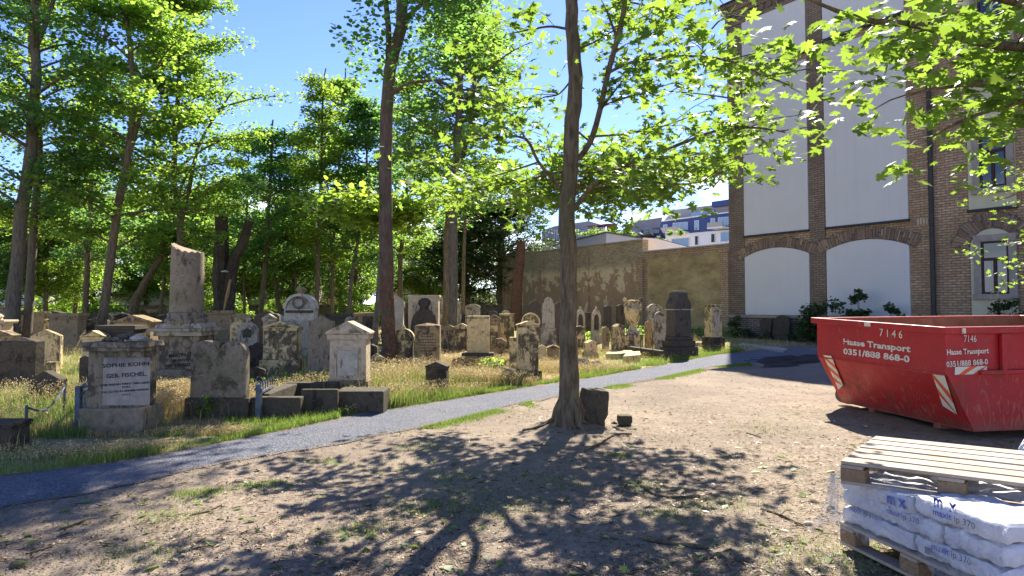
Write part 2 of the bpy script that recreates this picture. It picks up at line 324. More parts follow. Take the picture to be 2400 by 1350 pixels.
c = q.mix(q.ramp(n1, 0.38, 0.62), (0.28, 0.205, 0.09), (0.52, 0.39, 0.185)); c = q.mix(q.ramp(n2, 0.4, 0.7, 0, 0.35), c, (0.09, 0.08, 0.05)); c = q.mix(q.ramp(n3, 0.69, 0.71, 0, 0.9), c, (0.44, 0.38, 0.25))
M['olive'] = q.bsdf(c, 0.9, q.bump(n2, 0.4, 0.02), spec=0.12)
def plain(name, col, rough=0.8, var=0.12, sc=3, bs=0.2, metal=0, spec=0.3, **k):
    q = N(name); v = q.coord(); n = q.noise(v, sc, 6, 0.6); c = q.mix(q.ramp(n, 0.3, 0.7), tuple(x*(1-var) for x in col), tuple(x*(1+var) for x in col)); fn = q.noise(v, sc*14, 4, .7)
    return q.bsdf(c, rough, q.bump(q.math('ADD', n, q.math('MULTIPLY', fn, .3)), bs, 0.01), metal, spec, **k)
q = N('white render'); v = q.coord(); n = q.noise(v, 0.5, 7, 0.65); n2 = q.noise(q.coord(scale=(3, 3, .12)), 1.5, 6, .7); n3 = q.noise(v, 40, 4, .7)
c = q.mix(q.ramp(n, 0.3, 0.7), (0.62, 0.60, 0.54), (0.67, 0.65, 0.585)); c = q.mix(q.ramp(n2, 0.52, 0.78, 0, 0.30), c, (0.50, 0.48, 0.43)); M['render'] = q.bsdf(c, 0.88, q.bump(n3, 0.25, 0.01), spec=.15)
M['cream'] = plain('cream plaster', (0.56, 0.52, 0.34), 0.85, 0.08, 1.5)
M['frame_stone'] = plain('grey window stone', (0.33, 0.285, 0.225), 0.85, 0.18, 4)
M['metal_dark'] = plain('dark sheet metal', (0.035, 0.035, 0.037), 0.55, 0.2, 3)
M['pipe'] = plain('dark zinc downpipe', (0.05, 0.045, 0.04), 0.6, 0.3, 5)
M['window_wood'] = plain('dark red window wood', (0.045, 0.018, 0.014), 0.5, 0.2, 8)
M['white_wall'] = plain('white house wall', (0.82, 0.81, 0.77), 0.85, 0.05, 0.4)
M['beige_wall'] = plain('beige house wall', (0.46, 0.42, 0.33), 0.85, 0.06, 0.4)
M['yellow_wall'] = plain('yellow house wall', (0.52, 0.45, 0.25), 0.85, 0.06, 0.4)
M['grey_wall'] = plain('pale grey wall', (0.42, 0.44, 0.45), 0.85, 0.05, 0.3)
M['roof_red'] = plain('red tile roof', (0.33, 0.12, 0.07), 0.8, 0.3, 6)
M['roof_grey'] = plain('pale grey tile roof', (0.36, 0.335, 0.33), 0.8, 0.15, 5)
M['navy'] = plain('dark blue mansard', (0.045, 0.075, 0.20), 0.5, 0.12, 2)
M['win_white'] = plain('white window frame', (0.75, 0.75, 0.75), 0.5, 0.03, 2)
M['iron'] = plain('painted iron', (0.09, 0.11, 0.135), 0.6, 0.4, 10, 0.4)
M['rustiron'] = plain('rusty iron', (0.10, 0.055, 0.035), 0.8, 0.4, 12, 0.5)
M['soil'] = plain('dark soil', (0.035, 0.028, 0.022), 0.95, 0.3, 8, 0.8)  # very dark base colour stands in for shade on the mound
M['rubber'] = plain('wheel steel', (0.10, 0.085, 0.075), 0.7, 0.3, 8)
M['fungus'] = plain('pale fungus', (0.62, 0.6, 0.55), 0.8, 0.1, 8)
M['concrete'] = plain('light concrete slab', (0.36, 0.33, 0.28), 0.9, 0.12, 4)
q = N('glass pane'); M['glass'] = q.bsdf((0.02, 0.025, 0.03), 0.04, None, 0, 0.9)
q = N('sky blue window pane'); M['glassblue'] = q.bsdf((0.10, 0.17, 0.28), 0.05, None, 0.35, 0.9)
q = N('curtain behind glass'); v = q.coord(scale=(30, 30, 0.5)); n = q.noise(v, 1, 3); M['curtain'] = q.bsdf(q.mix(n, (0.06, 0.065, 0.07), (0.2, 0.2, 0.2)), 0.1, None, 0, 0.7)
q = N('chipped red skip paint'); v = q.coord(); n1 = q.noise(v, 3.2, 8, 0.7, 0.6); n2 = q.noise(q.coord(scale=(1, 1, 0.35), rot=(0.5, 0.3, 0)), 11, 8, 0.75, 1.5); n3 = q.noise(v, 0.9, 5)
g = q.n('ShaderNodeSeparateXYZ'); q.l(q.coord(), g.inputs[0]); low = q.ramp(g.outputs[2], 0.75, 0.0, 0, 0.10)
c = q.mix(q.ramp(n3, 0.35, 0.65), (0.45, 0.016, 0.020), (0.34, 0.012, 0.016)); c = q.mix(q.ramp(q.math('ADD', n2, low), 0.59, 0.66, 0, 0.6), c, (0.42, 0.16, 0.11))
c = q.mix(q.ramp(q.math('ADD', n1, low), 0.57, 0.68, 0, 0.8), c, (0.16, 0.05, 0.028)); mud = q.ramp(q.math('ADD', g.outputs[2], q.math('MULTIPLY', n1, 0.3)), 0.34, 0.18, 0, 0.6); c = q.mix(mud, c, (0.17, 0.085, 0.055))
M['red'] = q.bsdf(c, q.ramp(n1, 0.3, 0.7, 0.38, 0.7), q.bump(n1, 0.25, 0.01), 0, 0.4)
M['skip_inside'] = plain('rusty skip inside', (0.27, 0.12, 0.06), 0.85, 0.35, 4, 0.4)
q = N('worn white paint'); v = q.coord(); n = q.noise(v, 16, 7, 0.75); M['paint_white'] = q.bsdf(q.mix(q.ramp(n, 0.57, 0.62, 0, .85), (0.64, 0.58, 0.50), (0.36, 0.03, 0.03)), 0.6)
q = N('reflective white film'); v = q.coord(); n = q.noise(v, 14, 6, 0.7); M['refl_white'] = q.bsdf(q.mix(q.ramp(n, 0.58, 0.68), (0.62, 0.60, 0.50), (0.12, 0.09, 0.08)), 0.5)
q = N('reflective orange film'); v = q.coord(); n = q.noise(v, 14, 6, 0.7); M['refl_orange'] = q.bsdf(q.mix(q.ramp(n, 0.62, 0.70), (0.68, 0.10, 0.03), (0.25, 0.06, 0.04)), 0.5)
q = N('raw pallet wood'); v = q.coord(scale=(1.2, 14, 14), rnd=True); n = q.noise(v, 2.2, 7, 0.65, 1.0); n2 = q.noise(q.coord(rnd=True), 3, 4); k = q.noise(q.coord(rnd=True), 24, 3)
c = q.mix(q.ramp(n, 0.3, 0.7), (0.42, 0.34, 0.245), (0.30, 0.225, 0.15)); c = q.mix(q.ramp(n2, 0.4, 0.7, 0, 0.4), c, (0.44, 0.41, 0.36)); c = q.mix(q.ramp(k, 0.70, 0.74, 0, 0.8), c, (0.1, 0.06, 0.035))
M['wood'] = q.bsdf(c, 0.8, q.bump(n, 0.4, 0.006), spec=0.2)
q = N('pressed chip block'); v = q.coord(rnd=True); n = q.noise(v, 45, 5, 0.8); M['chip'] = q.bsdf(q.mix(q.ramp(n, 0.35, 0.65), (0.33, 0.22, 0.12), (0.17, 0.11, 0.06)), 0.9, q.bump(n, 0.6, 0.01))
q = N('white paper sack'); v = q.coord(rnd=True); n = q.noise(v, 6, 7, 0.65, 0.8); M['sack'] = q.bsdf(q.mix(q.ramp(n, 0.4, 0.7), (0.66, 0.66, 0.67), (0.50, 0.50, 0.52)), 0.6, q.bump(n, 0.6, 0.03))
M['print_blue'] = N('blue print').bsdf((0.03, 0.07, 0.36), 0.6); M['print_black'] = N('black print').bsdf((0.035, 0.035, 0.05), 0.6); M['print_grey'] = N('grey green print').bsdf((0.16, 0.19, 0.18), 0.6)
q = N('clear plastic film'); v = q.coord(); n = q.noise(v, 9, 6, 0.6, 2.0); tr = q.n('ShaderNodeBsdfTransparent'); tr.inputs[0].default_value = (0.93, 0.94, 0.96, 1); gl = q.n('ShaderNodeBsdfPrincipled'); gl.inputs['Base Color'].default_value = (0.75, 0.77, 0.80, 1); gl.inputs['Roughness'].default_value = 0.16; gl.inputs['Specular IOR Level'].default_value = 0.8
q.l(q.bump(n, 0.9, 0.06), gl.inputs['Normal']); ms = q.n('ShaderNodeMixShader'); q.l(q.ramp(n, 0.42, 0.72, 0.08, 0.42), ms.inputs[0]); q.l(tr.outputs[0], ms.inputs[1]); q.l(gl.outputs[0], ms.inputs[2]); q.l(ms.outputs[0], q.out.inputs[0]); M['film'] = q.m
# ------------------------------------------------------------------ terrain
def edge_path(lst):
    return [ground(px, py) for px, py in lst]
PU = edge_path([(-500, 1190), (0, 1118), (250, 1088), (400, 1062), (560, 1031), (700, 1003), (850, 970), (1000, 947), (1250, 906), (1400, 884), (1550, 857), (1680, 832), (1800, 818), (1850, 812)])
PLo = edge_path([(-500, 1330), (0, 1192), (250, 1146), (400, 1112), (560, 1080), (700, 1058), (850, 1028), (1000, 1001), (1150, 964), (1250, 941), (1400, 912), (1550, 886), (1660, 862), (1800, 846), (1850, 838)])
def interp_edge(E, x):
    xs = np.array([p.x for p in E]); ys = np.array([p.y for p in E]); return np.interp(x, xs, ys)
def hfun(x, y):
    x = np.asarray(x, dtype=float); y = np.asarray(y, dtype=float)
    yc = (interp_edge(PU, x)+interp_edge(PLo, x))/2; hw = (interp_edge(PU, x)-interp_edge(PLo, x))/2
    off = np.clip((np.abs(y-yc)-hw-0.05)/0.8, 0, 1)
    fade = np.clip((60-y)/30, 0, 1)
    h = (vnoise(x, y, 1.7, 1)-.5)*0.07 + (vnoise(x, y, 0.55, 2)-.5)*0.035 + (vnoise(x, y, 0.17, 3)-.5)*0.014
    mound = 0.16*np.exp(-((x-0.75)**2+(y-9.0)**2)/0.35)
    pile = 0.35*np.exp(-(((x-9.2)/1.8)**2+((y-22.5)/2.2)**2))
    return h*off*fade + (mound+pile)*np.clip(off*1.0, 0, 1) - 0.02*off
def H(x, y): return float(hfun(x, y))
def sgrid(lo, hi, a, b, fine, coarse):
    out = [lo]; 
    while out[-1] < hi:
        c = out[-1]; d = fine if a <= c <= b else fine + (a-c if c < a else c-b)*coarse
        out.append(c+min(d, 60))
    return np.array(out)
gx = sgrid(-900, 900, -7, 8, 0.055, 0.05); gy = sgrid(-300, 1500, 3, 14, 0.055, 0.04)
def fixdir(g, a, fine, coarse):     # make the steps shrink towards the fine band on the low side too
    up = [a]
    while up[-1] > g[0]: up.append(up[-1]-min(fine+(a-up[-1])*coarse, 60))
    return np.array(sorted(up))
gx = np.concatenate([fixdir(gx, -7, 0.055, 0.05)[:-1], sgrid(-7, 900, -7, 8, 0.055, 0.05)]); gy = np.concatenate([fixdir(np.array([-300.]), 3, 0.055, 0.05)[:-1], sgrid(3, 1500, 3, 14, 0.055, 0.04)])
X, Yg = np.meshgrid(gx, gy); Z = hfun(X, Yg)
V = np.stack([X.ravel(), Yg.ravel(), Z.ravel()], 1); nx_, ny_ = len(gx), len(gy)
I = (np.arange(ny_-1)[:, None]*nx_+np.arange(nx_-1)[None]).ravel(); Fq = np.stack([I, I+1, I+1+nx_, I+nx_], 1)
tag(npmesh('ground', V, Fq, M['dirt'], smooth=True), kind='structure')
# path sheet with ragged edges
xs = np.arange(PU[0].x, PU[-1].x, 0.06); nv = 26; vv = []
for i, x in enumerate(xs):
    yu = interp_edge(PU, x); yl = interp_edge(PLo, x)
    yu += float((vnoise(x, 1, .45, 5)-.5)*.26+(vnoise(x, 1, .12, 6)-.5)*.12); yl += float((vnoise(x, 9, .5, 7)-.5)*.30+(vnoise(x, 9, .12, 8)-.5)*.13)
    for j in range(nv):
        t = j/(nv-1); y = yl+(yu-yl)*t; vv.append((x, y, 0))
vv = np.array(vv); vv[:, 2] = hfun(vv[:, 0], vv[:, 1])+0.006+(vnoise(vv[:, 0], vv[:, 1], .09, 9))*0.006
I = (np.arange(len(xs)-1)[:, None]*nv+np.arange(nv-1)[None]).ravel(); Fq = np.stack([I, I+nv, I+nv+1, I+1], 1)
tag(npmesh('path', vv, Fq, M['gravel'], smooth=True), kind='structure')
# cemetery turf beyond the path
xs = np.concatenate([np.arange(-60, -8, 0.5), np.arange(-8, 10, 0.08), np.arange(10, 14, .3)]); nv = 60; vv = []
for x in xs:
    yu = float(interp_edge(PU, x)) + 0.03+float((vnoise(x, 3, .4, 11)-.5)*.16+(vnoise(x, 3, .12, 12)-.5)*.1)
    for j in range(nv):
        t = j/(nv-1); vv.append((x, yu+(75-yu)*t**2.2, 0))
vv = np.array(vv); vv[:, 2] = hfun(vv[:, 0], vv[:, 1])+0.012
I = (np.arange(len(xs)-1)[:, None]*nv+np.arange(nv-1)[None]).ravel(); Fq = np.stack([I, I+nv, I+nv+1, I+1], 1)
tag(npmesh('cemetery_ground', vv, Fq, M['meadow'], smooth=True), kind='structure')

# ------------------------------------------------------------------ facade frame
AZ = R(32); P0 = ground(1713, 790); E1 = Vector((math.sin(AZ), -math.cos(AZ), 0)); NF = Vector((-math.cos(AZ), -math.sin(AZ), 0)); ZV = Vector((0, 0, 1))
def U(px, py):
    p = onplane(px, py, P0, NF); d = p-P0; return d.dot(E1), d.z
def W3(u, z, o=0.0, fr=None):
    o0, e, n = fr or (P0, E1, NF); return o0+e*u+ZV*z+n*o
def fbox(mb, u0, u1, z0, z1, o0, o1, mat=None, fr=None):
    A = [W3(u0, z0, o1, fr), W3(u1, z0, o1, fr), W3(u1, z1, o1, fr), W3(u0, z1, o1, fr)]; B = [W3(u0, z0, o0, fr), W3(u1, z0, o0, fr), W3(u1, z1, o0, fr), W3(u0, z1, o0, fr)]
    return mb.prism(A, B, mat)
def fout(mb, pts, o0, o1, mat=None, fr=None):
    return mb.prism([W3(u, z, o1, fr) for u, z in pts], [W3(u, z, o0, fr) for u, z in pts], mat)
def uvbox(o, fr=None):
    o0, e, n = fr or (P0, E1, NF); me = o.data; uv = me.uv_layers.new(name='UVMap')
    for p in me.polygons:
        a = abs(p.normal.dot(e)); b = abs(p.normal.dot(n)); c = abs(p.normal.z)
        for li in p.loop_indices:
            q = me.vertices[me.loops[li].vertex_index].co - o0
            if c > a and c > b: uv.data[li].uv = (q.dot(e), q.dot(n))
            elif a > b: uv.data[li].uv = (q.dot(n), q.z)
            else: uv.data[li].uv = (q.dot(e), q.z)
    return o
def arc_pts(u0, u1, zs, zt, n=16):
    h = zt-zs; hw = (u1-u0)/2; Rr = (hw*hw+h*h)/(2*h); cu = (u0+u1)/2; cz = zt-Rr; a = math.asin(min(1, hw/Rr))
    return [(cu+Rr*math.sin(t), cz+Rr*math.cos(t)) for t in np.linspace(a, -a, n)], (cu, cz, Rr, a)
# brick building
BB = empty('brick_building', P0, 0, 'tall brick building with blank white panels in shade', 'building')
HT = U(1712, 14)[1]; UEND = 34.0
mb = MB(); fbox(mb, 0, UEND, 0, HT, -14, 0); uvbox(mb.build('wall', M['brick'], BB, world=True))
zp = U(1716, 738)[1]
mb = MB(); fbox(mb, -0.07, UEND, 0, zp-0.10, 0.0, 0.09); uvbox(mb.build('plinth', M['brickwhite'], BB, world=True))
mb = MB(); fbox(mb, -0.12, UEND, zp-0.10, zp, 0, 0.17); mb.build('plinth_ledge', M['frame_stone'], BB, world=True)
panels = []
def U2(a, b): return U(*a), U(*b)
(pu0, _), (pu1, _) = U2((1748, 650), (1899, 650)); (qu0, _), (qu1, _) = U2((1940, 650), (2134, 650))
for a, b in ((0.0, pu0-0.04), (pu1+0.04, qu0-0.04)):
    mb = MB(); fbox(mb, a, b, zp, HT-1.15, 0, 0.05); uvbox(mb.build('pilaster', M['brickdark'], BB, world=True))
def arch_panel(u0, u1, zb, zs, zt, ringw, name='white_panel', mat=None, ring=True):
    arc, (cu, cz, Rr, a) = arc_pts(u0, u1, zs, zt); mb = MB(); fout(mb, [(u0, zb), (u1, zb)]+arc, 0, 0.07)
    mb.build(name, mat or M['render'], BB, world=True)
    if ring:
        mb = MB(); n = 40
        for i in range(n):
            t0 = -a*1.16+2*a*1.16*i/n; t1 = -a*1.16+2*a*1.16*(i+0.93)/n; r0, r1 = Rr+0.01, Rr+ringw*(1+0.06*math.sin(i*7.3))
            mb.poly([W3(cu+r*math.sin(t), cz+r*math.cos(t), 0.075+0.004*(i % 3)) for r, t in ((r0, t0), (r0, t1), (r1, t1), (r1, t0))])
        n0 = len(mb.f)
        o = mb.build('brick_arch', M['voussoir'], BB, world=True); me = o.data; uv = me.uv_layers.new(name='UVMap')
        for k, p in enumerate(me.polygons):
            for j, li in enumerate(p.loop_indices): uv.data[li].uv = ((k*0.37) % 7+0.02+[0, 0, .25, .25][j % 4], k*0.085+[0.01, 0.075, 0.075, 0.01][j % 4])
z_b = U(1825, 735)[1]
arch_panel(pu0, pu1, zp+0.03, U(1749, 604)[1], U(1829, 580)[1], 0.50)
arch_panel(qu0, qu1, zp+0.03, U(1941, 588)[1], U(2036, 561)[1], 0.52)
def panel(u0, u1, z0, z1):
    mb = MB(); fbox(mb, u0, u1, z0, z1, 0, 0.08); mb.build('white_panel', M['render'], BB, world=True, bev=0.01)
    mb = MB(); fbox(mb, u0-0.03, u1+0.03, z0-0.09, z0, 0, 0.14); mb.build('panel_ledge', M['metal_dark'], BB, world=True)
z1a = (U(1748, 553)[1]+U(1898, 538)[1])/2; z1b = U(1774, 178)[1]; z1c = (U(1804, 147)[1]+U(1891, 118)[1])/2; z1d = U(1773, 33)[1]
panel(pu0, pu1, z1a, z1b); panel(pu0, pu1, z1c, z1d)
z2a = (U(1940, 533)[1]+U(2132, 513)[1])/2; z2b = U(1934, 115)[1]; z2c = U(1934, 93)[1]
panel(qu0, qu1, z2a, z2b); panel(qu0, qu1, z2c, HT-1.3)
# cornice
mb = MB()
for k, (a, b, o) in enumerate(((1.15, 0.95, 0.10), (0.95, 0.62, 0.06), (0.62, 0.42, 0.14), (0.42, 0.18, 0.22), (0.18, 0, 0.30))): fbox(mb, -o, UEND, HT-a, HT-b, -0.0, o)
for i in range(int(UEND/0.42)): fbox(mb, i*0.42, i*0.42+0.2, HT-0.92, HT-0.65, 0.06, 0.15)
uvbox(mb.build('cornice', M['brickdark'], BB, world=True))
mb = MB(); fbox(mb, -0.4, UEND, HT, HT+0.06, -14.3, 0.4); mb.build('roof_edge', M['metal_dark'], BB, world=True)
# string course near the downpipe
ud0, zc = U(2150, 519); ud1, _ = U(2184, 515)
mb = MB()
for i in range(int((ud1-ud0)/0.11)): fbox(mb, ud0+i*0.11, ud0+i*0.11+0.085, zc-0.14, zc+0.1, 0, 0.035)
mb.build('soldier_course', M['sandclean'], BB, world=True)
# downpipe
ua, _ = U(2190, 600); pts = [W3(ua, z, 0.14) for z in (0.1, 2, 4, 6, 8, 10, 12, HT-1)]
mb = MB(); mb.tube(pts, 0.085, 10); 
for z in (1.2, 3.6, 6, 8.4, 10.8, 13.2): mb.tube([W3(ua, z, .14), W3(ua, z+.1, .14)], .10, 10)
mb.build('downpipe', M['pipe'], BB, True, world=True) if False else mb.build('downpipe', M['pipe'], BB, smooth=True, world=True)
# window bay
def window(u0, u1, z0, z1, nu0, nu1, curtain):
    """stone surround, wooden frame with mullion and transom, glass"""
    t = 0.24; mb = MB()
    fbox(mb, u0-t, u0, z0, z1+t, 0.06, 0.16); fbox(mb, u1, u1+t, z0, z1+t, 0.06, 0.16); fbox(mb, u0, u1, z1, z1+t, 0.06, 0.16); fbox(mb, u0-t-.03, u1+t+.03, z0-0.2, z0, 0.06, 0.22)
    s = mb.build('window_surround', M['frame_stone'], BB, world=True, bev=0.012)
    mb = MB(); f = 0.07; zt = z0+(z1-z0)*0.66; um = (u0+u1)/2
    for a in ((u0, u0+f, z0, z1), (u1-f, u1, z0, z1), (u0+f, u1-f, z0, z0+f), (u0+f, u1-f, z1-f, z1)): fbox(mb, *a, 0.066, 0.125)
    fbox(mb, u0+f, u1-f, zt-.05, zt+.05, 0.068, 0.135); fbox(mb, um-.05, um+.05, z0+f, zt-.05, 0.068, 0.132)
    w_ = mb.build('window', M['window_wood'], BB, world=True)
    for a, b, c, d in ((u0+f, um-.05, z0+f, zt-.05), (um+.05, u1-f, z0+f, zt-.05), (u0+f, u1-f, zt+.05, z1-f)):
        mb = MB(); fbox(mb, a, b, c, d, 0.0655, 0.092, None); o = mb.build('pane', M['curtain'] if (curtain and d < zt) else M['glass'], w_, world=False)
        o.matrix_parent_inverse = w_.matrix_parent_inverse.inverted() @ w_.matrix_parent_inverse
        o.parent = w_; o.matrix_parent_inverse = Matrix.Translation(-P0).inverted() @ Matrix.Translation(-P0)
nu0 = U(2278, 640)[0]; nu1 = U(2384, 640)[0]
arch_panel(nu0, nu1, zp+0.02, U(2280, 572)[1], U(2332, 535)[1], 0.62, 'cream_niche', M['cream'])
a, b = U(2304, 628)[0], U(2369, 628)[0]; window(a, b, U(2336, 689)[1], U(2336, 565)[1], 0, 0, True)
zl = (U(2272, 497)[1]+U(2379, 477)[1])/2
mb = MB(); fbox(mb, U(2270, 400)[0], U(2381, 400)[0], zl, HT-1.4, 0, 0.06); mb.build('cream_niche', M['cream'], BB, world=True)
mb = MB(); fbox(mb, U(2268, 400)[0], U(2384, 400)[0], zl-0.1, zl, 0, 0.14); mb.build('panel_ledge', M['metal_dark'], BB, world=True)
a, b = U(2299, 380)[0], U(2362, 380)[0]; window(a, b, U(2330, 439)[1], U(2330, 311)[1], 0, 0, False)
a, b = U(2296, 100)[0], U(2362, 100)[0]; zz0 = U(2330, 150)[1]; window(a, b, zz0, zz0+2.5, 0, 0, False)
a = U(2450, 600)[0]
arch_panel(a, a+2.0, zp+.02, 4.2, 4.7, 0.6)

# ------------------------------------------------------------------ yard wall (brick, crumbling plaster)
YW = empty('yard_wall', W3(-8, 0), 0, 'long high wall of brick with flaking brown plaster', 'wall')
uA = U(1180, 650)[0]; uB = U(1506, 620)[0]; zA = (U(1182, 601)[1]+U(1500, 562)[1])/2; zB = (U(1512, 592)[1]+U(1705, 571)[1])/2
print('wall', uA, uB, zA, zB, 'facade', P0, HT)
mb = MB(); fbox(mb, uA, uB, 0, zA, -0.45, 0); uvbox(mb.build('plastered_section', M['ruin'], YW, world=True))
mb = MB(); fbox(mb, uB, 0, 0, zB, -0.45, 0.0); uvbox(mb.build('brick_section', M['brick'], YW, world=True))
o0 = U(1519, 700)[0]; o1 = U(1691, 700)[0]; mb = MB(); pp = [(o0, 0.1), (o1, 0.1)]
for i in range(9): t = i/8; pp.append((o1+(o0-o1)*t, zB-0.42+0.10*math.sin(i*2.1)+(0.12 if i % 3 == 1 else 0)))
fout(mb, pp, 0, 0.03); uvbox(mb.build('olive_plaster', M['olive'], YW, world=True))
for x0, x1, yt, mt in ((1495, 1511, 612, 'brick'), (1366, 1382, 598, 'ruin'), (1694, 1712, 592, 'brick'), (1262, 1274, 608, 'ruin'), (1182, 1190, 618, 'ruin')):
    a, b = U(x0, 680)[0], U(x1, 680)[0]; zt = U((x0+x1)/2, yt)[1]; mb = MB(); fbox(mb, a, b, 0, zt, 0.0, 0.16); fbox(mb, a-.05, b+.05, zt, zt+.09, 0, 0.22); uvbox(mb.build('pier', M[mt], YW, world=True))
mb = MB()
for i in range(int((uB-uA)/0.3)): fbox(mb, uA+i*0.3, uA+i*0.3+0.25, zA, zA+0.07, -0.5, 0.08)
fbox(mb, uA, uB, zA-0.002, zA+0.045, -.47, .05)
mb.build('tile_coping', M['frame_stone'], YW, world=True)
mb = MB(); fbox(mb, uB+0.01, 0, zB, zB+0.06, -.5, .09); mb.build('metal_flashing', M['grey_wall'], YW, world=True)
mb = MB(); fbox(mb, uA, 0, 0, 0.35, 0.161, 0.26); uvbox(mb.build('wall_foot', M['brickdark'], YW, world=True))

# white flat roofed building behind the wall
FB = empty('flat_roofed_building', at(1421, 700, 52), 0, 'flat roofed white building whose parapet rises behind the yard wall', 'building')
K1 = at(1421, 546, 52); zk = K1.z; K0 = ground(1190, 603, zk); K2 = ground(1520, 562, zk)
def plan_prism(pts, z0, z1): return MB().prism([(p.x, p.y, z0) for p in pts], [(p.x, p.y, z1) for p in pts])
B3 = K2+Vector((8, 12, 0)); B0 = K0+Vector((6, 14, 0))
plan_prism([K0, K1, K2, B3, B0], 0, zk).build('wall', M['grey_wall'], FB, world=True)
plan_prism([K0+Vector((-.1, -.1, 0)), K1+Vector((0, -.15, 0)), K2+Vector((.1, -.1, 0)), B3, B0], zk, zk+0.1).build('parapet_cap', M['metal_dark'], FB, world=True)
SB = empty('stair_parapet', at(1506, 700, 44.5), 0, 'small bright white parapet stepping down behind the yard wall', 'parapet')
J1 = at(1507, 557, 44.5); J2 = ground(1612, 584, J1.z)
plan_prism([J1, J2, J2+Vector((1, .6, 0)), J1+Vector((1, .6, 0))], 0, J1.z).build('wall', M['white_wall'], SB, world=True)
plan_prism([J1+Vector((-.1, -.1, 0)), J2+Vector((0, -.1, 0)), J2+Vector((1, .7, 0)), J1+Vector((1, .7, 0))], J1.z, J1.z+.07).build('cap', M['metal_dark'], SB, world=True)

# apartment block far behind
A0 = at(1711, 700, 86); AZ2 = R(38); E2_ = Vector((math.sin(AZ2), -math.cos(AZ2), 0)); N2_ = Vector((-math.cos(AZ2), -math.sin(AZ2), 0)); FR2 = (A0, E2_, N2_)
A0.z = 0; FR2 = (A0, E2_, N2_)
def V2(px, py): p = onplane(px, py, A0, N2_)-A0; return p.dot(E2_), p.z
AB = empty('apartment_block', A0, 0, 'modern white apartment block with dark blue mansard storey behind the wall', 'building')
def apoly(name, pts, o0, o1, mat, parent=None):
    mb = MB(); fout(mb, [V2(*p) for p in pts], o0, o1, None, FR2); o = mb.build(name, M[mat], AB, world=True)
    if parent: o.parent = parent; o.matrix_parent_inverse = Matrix.Translation(Vector((0, 0, 0)))
    return o
def aext(name, pts, o0, o1, mat):   # same, extended to the right beyond the frame
    return apoly(name, pts, o0, o1, mat)
apoly('wall', [(1500, 640), (1900, 640), (1900, 521), (1711, 538), (1526, 554)], -12, 0, 'white_wall')
apoly('mansard', [(1526, 554), (1711, 538), (1900, 521), (1900, 473), (1711, 498), (1546, 520)], -11, -0.0 + 0.12, 'navy')
apoly('roof', [(1546, 519.5), (1711, 497.5), (1900, 471), (1900, 458), (1711, 474), (1669, 479), (1571, 491)], -9, -0.6, 'roof_grey')
apoly('roof_edge', [(1546, 521), (1900, 474), (1900, 471.5), (1546, 518.5)], -.3, 0.35, 'white_wall')
apoly('stair_tower', [(1669, 486), (1900, 458), (1900, 440), (1669, 473)], -5, 0.1, 'navy')
for pts in ([(1612, 509), (1669, 501), (1669, 490), (1617, 497)],):
    apoly('window', pts, -.55, -0.45, 'glassblue'); apoly('window_frame', [(1605, 513), (1672, 503), (1672, 500.5), (1605, 510.5)], -.5, -0.3, 'win_white')
def awin(x0, x1, y0, y1, mat='glassblue', n=1, o=0.0):
    s = -0.09; f = apoly('window', [(x0-1, y1+1), (x1+1, y1+1+s*(x1-x0)), (x1+1, y0-1+s*(x1-x0)), (x0-1, y0-1)], o, o+0.1, 'win_white')
    for k in range(n):
        a = x0+(x1-x0)*k/n+.4; b = x0+(x1-x0)*(k+1)/n-.4; apoly('pane', [(a, y1+s*(a-x0)), (b, y1+s*(b-x0)), (b, y0+s*(b-x0)), (a, y0+s*(a-x0))], o+0.05, o+0.13, mat)
awin(1558, 1565, 528, 546, o=.12); awin(1631, 1639, 518, 538, o=.12); awin(1669, 1677, 513, 533, o=.12)
awin(1580, 1613, 524, 541, n=3, o=.12); awin(1686, 1711, 511, 530, n=2, o=.12); awin(1575, 1615, 561, 580, n=4); awin(1630, 1637, 554, 574, 'metal_dark'); awin(1668, 1676, 549, 568, 'metal_dark'); awin(1690, 1712, 545, 566, n=2); awin(1556, 1564, 562, 574)
for x0, x1, y0 in ((1566, 1617, 551), (1680, 1716, 539)):
    b = apoly('balcony', [(x0, y0), (x1, y0-.09*(x1-x0)), (x1, y0-.09*(x1-x0)-3), (x0, y0-3)], 0.13, 2.0, 'white_wall')
    apoly('balcony_railing', [(x0, y0-3), (x1, y0-.09*(x1-x0)-3), (x1, y0-.09*(x1-x0)-14), (x0, y0-14)], 1.9, 2.0, 'beige_wall')
TB = empty('terraced_rooftop_building', at(1450, 700, 78), 0, 'building with pale tiled sloping roofs and planted roof terraces', 'building')
def tpoly(name, pts, Y, dpt, mat):
    A = [at(x, y, Y+(x-1300)*-0.02) for x, y in pts]; B = [p+Vector((1, dpt, 0)) for p in A]; return MB().prism(A, B).build(name, M[mat], TB, world=True)
tpoly('wall', [(1270, 640), (1560, 640), (1560, 545), (1400, 553), (1270, 560)], 78, 10, 'beige_wall')
tpoly('roof', [(1270, 562), (1400, 552), (1420, 530), (1380, 518), (1300, 530), (1270, 540)], 77, 9, 'roof_grey')
tpoly('roof', [(1455, 549), (1545, 537), (1553, 509), (1490, 518), (1470, 527)], 76.5, 9, 'roof_grey')
tpoly('roof', [(1560, 556), (1500, 559), (1500, 541), (1546, 533)], 76, 5, 'navy')
for x, y in ((1486, 540), (1517, 536)): tpoly('dormer', [(x-9, y+14), (x+9, y+12), (x+9, y-1), (x, y-4), (x-9, y)], 74, 3, 'beige_wall'); tpoly('dormer_window', [(x-5, y+11), (x+5, y+10), (x+5, y+1), (x-5, y+2)], 73.9, .1, 'glassblue')
for x, y in ((1462, 528), (1348, 540), (1478, 526)): tpoly('skylight', [(x-7, y+5), (x+7, y+3), (x+9, y-3), (x-4, y-1)], 76.4, .2, 'glassblue')
